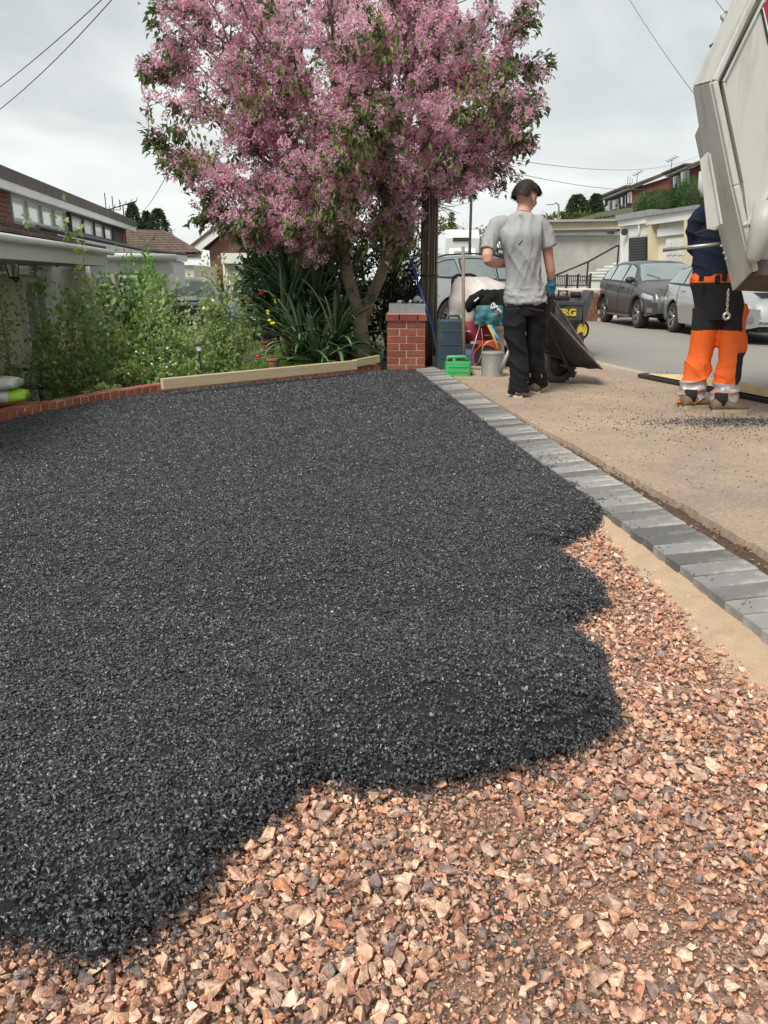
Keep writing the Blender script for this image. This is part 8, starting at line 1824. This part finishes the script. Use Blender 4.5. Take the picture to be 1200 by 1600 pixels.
    for (hx, dy, dr) in ((1070, -.10, (.93, .36)), (1116, -.28, (.99, .12))):
        h = Vector((W(hx, 600, Y0 + dy).x, Y0 + dy, 0.004)); m_ = M(); shoe(m_, h, (dr[0], dr[1], 0), .31, .105, .095); o = m_.build('boot', BT, t, smooth=True); sole(h, (dr[0], dr[1], 0), .315, .115, .03).build('boot_sole', K['timber_old'], o)
        M().tube([h + Vector((dr[0] * .07, dr[1] * .07, .06)), h + Vector((dr[0] * .07, dr[1] * .07, .15))], [.048, .050], 12).build('boot_collar', BK, o, smooth=True)
worker()
# ---------------------------------------------------------------- tipper lorry tail at the right edge
def lorry():
    YA_, YB_ = 5.15, 5.42
    t = thing('tipper_lorry', 'dirty cream white raised lorry tail filling the right edge of the picture', 'lorry', (4.6, 5.6, -.1))
    LW = mat('lorry_white', (.50, .50, .46), (.44, .44, .41), scale=1.3, rough=.55, bump=.15, bscale=14, dirt=(.20, .17, .12), dscale=4, damt=.55, stretch=(2.2, 2.2, .35)); LG = mat('lorry_grey', (.40, .40, .37), (.34, .34, .31), scale=1.5, rough=.45, dirt=(.22, .2, .17), dscale=3, damt=.5); LD = mat('lorry_dark', (.035, .032, .03), (.10, .085, .07), scale=6, rough=.7, bump=.3)
    def P(px, py, Y=YA_): return W(px, py, Y)
    # rear end frame: sides between the near (front) and the far outline
    F_ = [P(1225, -115), P(1172, 0), P(1112, 128), P(1145, 290), P(1176, 424), P(1330, 432)]
    B_ = [P(1200, -110, YB_), P(1148, 0, YB_), P(1086, 135, YB_), P(1110, 290, YB_), P(1148, 453, YB_), P(1300, 462, YB_)]
    m = M(); n = len(F_)
    for i in range(n - 2): m.add([F_[i], F_[i + 1], B_[i + 1], B_[i]], [(0, 1, 2, 3)])
    o = m.build('end_frame', LW, t); so = o.modifiers.new('solid', 'SOLIDIFY'); so.thickness = .03; so.offset = 0
    # main body: solid volume behind and to the right
    right = [Vector((5.6, YA_ + .02, p.z)) for p in (F_[0], F_[-1])]
    M().prism([F_[0] + Vector((.05, .06, 0)), F_[1] + Vector((.05, .06, 0)), F_[2] + Vector((.05, .06, 0)), F_[3] + Vector((.05, .06, 0)), F_[4] + Vector((.05, .06, .02)), Vector((5.2, YA_ + .06, F_[4].z + .5)), Vector((5.4, YA_ + .06, F_[0].z + .4))], (.55, 1.75, 0)).build('body', LW, t)
    # outer flange strip: raised edge all along the corner
    for a, b in zip(F_[1:4], F_[2:5]): M().beam(a + Vector((.012, -.012, 0)), b + Vector((.012, -.012, 0)), .035, .03, up=Vector((0, 1, 0))).build('corner_bead', LW, t, bevel=.008)
    M().beam(F_[0] + Vector((.012, -.012, 0)), F_[1] + Vector((.012, -.012, 0)), .035, .03, up=Vector((0, 1, 0))).build('corner_bead', LW, t, bevel=.008)
    # recessed channel then the big side panel
    def strip(name, l, off0, off1, m_, dz=0.0, th=.012, yo=0.0):
        a = [P(*q) for q in l]; b = [P(q[0] + off1[0], q[1] + off1[1]) for q in l]; a = [P(q[0] + off0[0], q[1] + off0[1]) for q in l]; mm = M()
        for i in range(len(l) - 1): mm.prism([a[i] + Vector((0, yo, 0)), a[i + 1] + Vector((0, yo, 0)), b[i + 1] + Vector((0, yo, 0)), b[i] + Vector((0, yo, 0))], (0, th, 0))
        return mm.build(name, m_, t, bevel=.003)
    strip('upper_channel', [(1180, 0), (1117, 127)], (0, 0), (9, 2), LG, yo=.025)
    strip('upper_lip', [(1191, 0), (1128, 128)], (0, 0), (3, 1), LW, yo=-.015, th=.05)
    strip('lower_channel', [(1119, 130), (1152, 288), (1182, 420)], (0, 0), (7, 0), LW, yo=.02)
    strip('lower_lip', [(1128, 130), (1160, 285), (1167, 345)], (0, 0), (4, 0), LW, yo=-.015, th=.05)
    M().prism([P(1195, 0), P(1131, 130), P(1164, 285), P(1170, 340), P(1215, 278), P(1400, 60), P(1400, -80)], (0, .02, 0)).build('side_panel', LW, t)
    # diagonal ribs
    for k, (dx) in enumerate((0, 7, 14)):
        M().beam(P(1166 + dx, 352 + dx * .9, YA_ - .01), P(1216 + dx, 280 + dx * .9, YA_ - .01), .022 if k != 1 else .012, .035 if k != 1 else .015, up=Vector((0, 1, 0))).build('diagonal_rib', LW if k != 1 else LG, t, bevel=.004)
    M().prism([P(1168, 350), P(1178, 362), P(1240, 290), P(1400, 300), P(1400, 432), P(1178, 424)], (0, .03, 0)).build('lower_panel', LG, t)
    # rounded conical bracket
    a, b = P(1205, 318, YA_ - .06), P(1176, 404, YA_ - .06); M().tube([a, a.lerp(b, .5), b, b + Vector((0, .02, -.03))], [.10, .075, .045, .02], 16).build('conical_bracket', LG, t, smooth=True)
    M().ball(P(1164, 351, YA_ - .02), .018, 10, 8).build('bolt', LW, t, smooth=True)
    # underside and lower beam in a near-black mottled brown
    M().prism([F_[4], B_[4], P(1152, 454, YB_ + .25), P(1400, 466, YB_ + .25), F_[5]], (0, .0, .012)).build('underside', LD, t)
    M().beam(P(1180, 418, YA_ - .0), P(1330, 424, YA_ - .0), .05, .10).build('lower_beam', LD, t, bevel=.01)
    # hinge plate on the end face
    ta = [P(1097, 250, YA_ + .07), P(1109, 238, YA_ + .05), P(1120, 290, YA_ + .02), P(1127, 352, YA_ + .02), P(1120, 360, YA_ + .04), P(1108, 358, YA_ + .06), P(1105, 330, YA_ + .08)]
    M().prism(ta, (-.02, -.012, 0)).build('hinge_plate', LW, t, bevel=.003); M().beam(P(1108, 240, YA_ + .02), P(1127, 350, YA_ - .0), .014, .012, up=Vector((0, 1, 0))).build('plate_flange', LW, t)
    M().prism([P(1127, 285, YA_ - .005), P(1143, 290, YA_ - .02), P(1150, 330, YA_ - .02), P(1131, 352, YA_ - .0)], (-.003, -.006, 0)).build('lower_plate', LG, t) if False else None
    M().tube([P(1097, 268, YB_ - .02), P(1095, 292, YB_ - .02), P(1099, 305, YB_ - .02), P(1101, 300, YB_ - .02)], .02, 8).build('latch', LW, t, smooth=True)
    # eye, small lug, tail rod, chain
    e = P(1134, 25, YB_ - .02); M().tube([e + Vector((math.cos(a) * .028, 0, math.sin(a) * .024)) for a in np.linspace(.3, 2 * math.pi - .6, 12)], .007, 6).build('lifting_eye', K['steel'], t, smooth=True)
    M().beam(P(1109, 73, YB_), P(1116, 68, YB_ - .02), .012, .012).build('lug', K['black_plastic'], t)
    M().tube([P(1036, 391, YB_ + .25), P(1142, 379, YB_ + .02)], .0125, 8).build('tail_rod', K['steel'], t, smooth=True); M().tube([P(1087, 366, YB_ + .3), P(1135, 352, YB_ + .06)], .012, 8).build('dark_rod', K['dark_metal'], t, smooth=True)
    c0 = P(1138, 452, YB_ - .05); c1 = P(1136, 487, YB_ - .05); nl = 8
    for k in range(nl):
        c = c0.lerp(c1, (k + .5) / nl); r_ = (c1 - c0).length / nl * .68; ax = Vector((1, 0, 0)) if k % 2 else Vector((0, 1, 0)); M().tube([c + ax * math.cos(a) * r_ * .5 + Vector((0, 0, 1)) * math.sin(a) * r_ for a in np.linspace(0, 2 * math.pi, 11)], .0035, 5, cap=False).build('chain_link', K['steel'], t, smooth=True)
    e = P(1135, 494, YB_ - .05); M().tube([e + Vector((math.cos(a) * .020, 0, math.sin(a) * .020)) for a in np.linspace(0, 2 * math.pi, 15)], .009, 8, cap=False).build('chain_ring', K['steel'], t, smooth=True)
    for (a, b) in ((1127, 384), (1131, 395), (1134, 404)): M().ball(P(a, b, YB_ - .05), .009, 8, 6).build('rivet', LW, t)
    # red chevron on the side panel
    RD = mat('decal_red', (.30, .015, .045), rough=.4); BKd = mat('decal_black', (.02, .02, .02), rough=.4)
    M().prism([P(1200, -5, YA_ - .012), P(1193, 10, YA_ - .012), P(1201, 48, YA_ - .012), P(1260, 110, YA_ - .012), P(1290, -60, YA_ - .012), P(1225, -50, YA_ - .012)], (0, .008, 0)).build('red_marking', RD, t)
    M().prism([P(1189, 15, YA_ - .010), P(1191, 14, YA_ - .010), P(1202, 66, YA_ - .010), P(1200, 68, YA_ - .010)], (0, .006, 0)).build('black_outline', BKd, t); M().prism([P(1191.5, 12, YA_ - .014), P(1193, 11, YA_ - .014), P(1203, 56, YA_ - .014), P(1201.5, 58, YA_ - .014)], (0, .006, 0)).build('white_outline', K['white_paint'], t)
    # chassis and wheels, beyond the frame
    M().box((4.9, 6.6, .62), (2.6, .25, .22)).build('chassis', K['dark_metal'], t); M().box((4.9, 5.75, .62), (2.6, .25, .22)).build('chassis', K['dark_metal'], t)
    for y_ in (5.55, 6.85):
        wh = M().lathe([(.2, -.14), (.42, -.14), (.47, -.1), (.47, .1), (.42, .14), (.2, .14)], (5.0, y_, .37), (0, 1, 0), 30, cap=True).build('wheel', K['black_rubber'], t); M().lathe([(.001, -.1), (.24, -.1), (.26, -.15)], (5.0, y_, .37), (0, 1, 0), 24, cap=False).build('rim', K['steel'], wh)
    M().tube([(4.2, 6.1, .7), (4.6, 6.1, 1.3)], .06, 10).build('tipping_ram', K['steel'], t)
lorry()
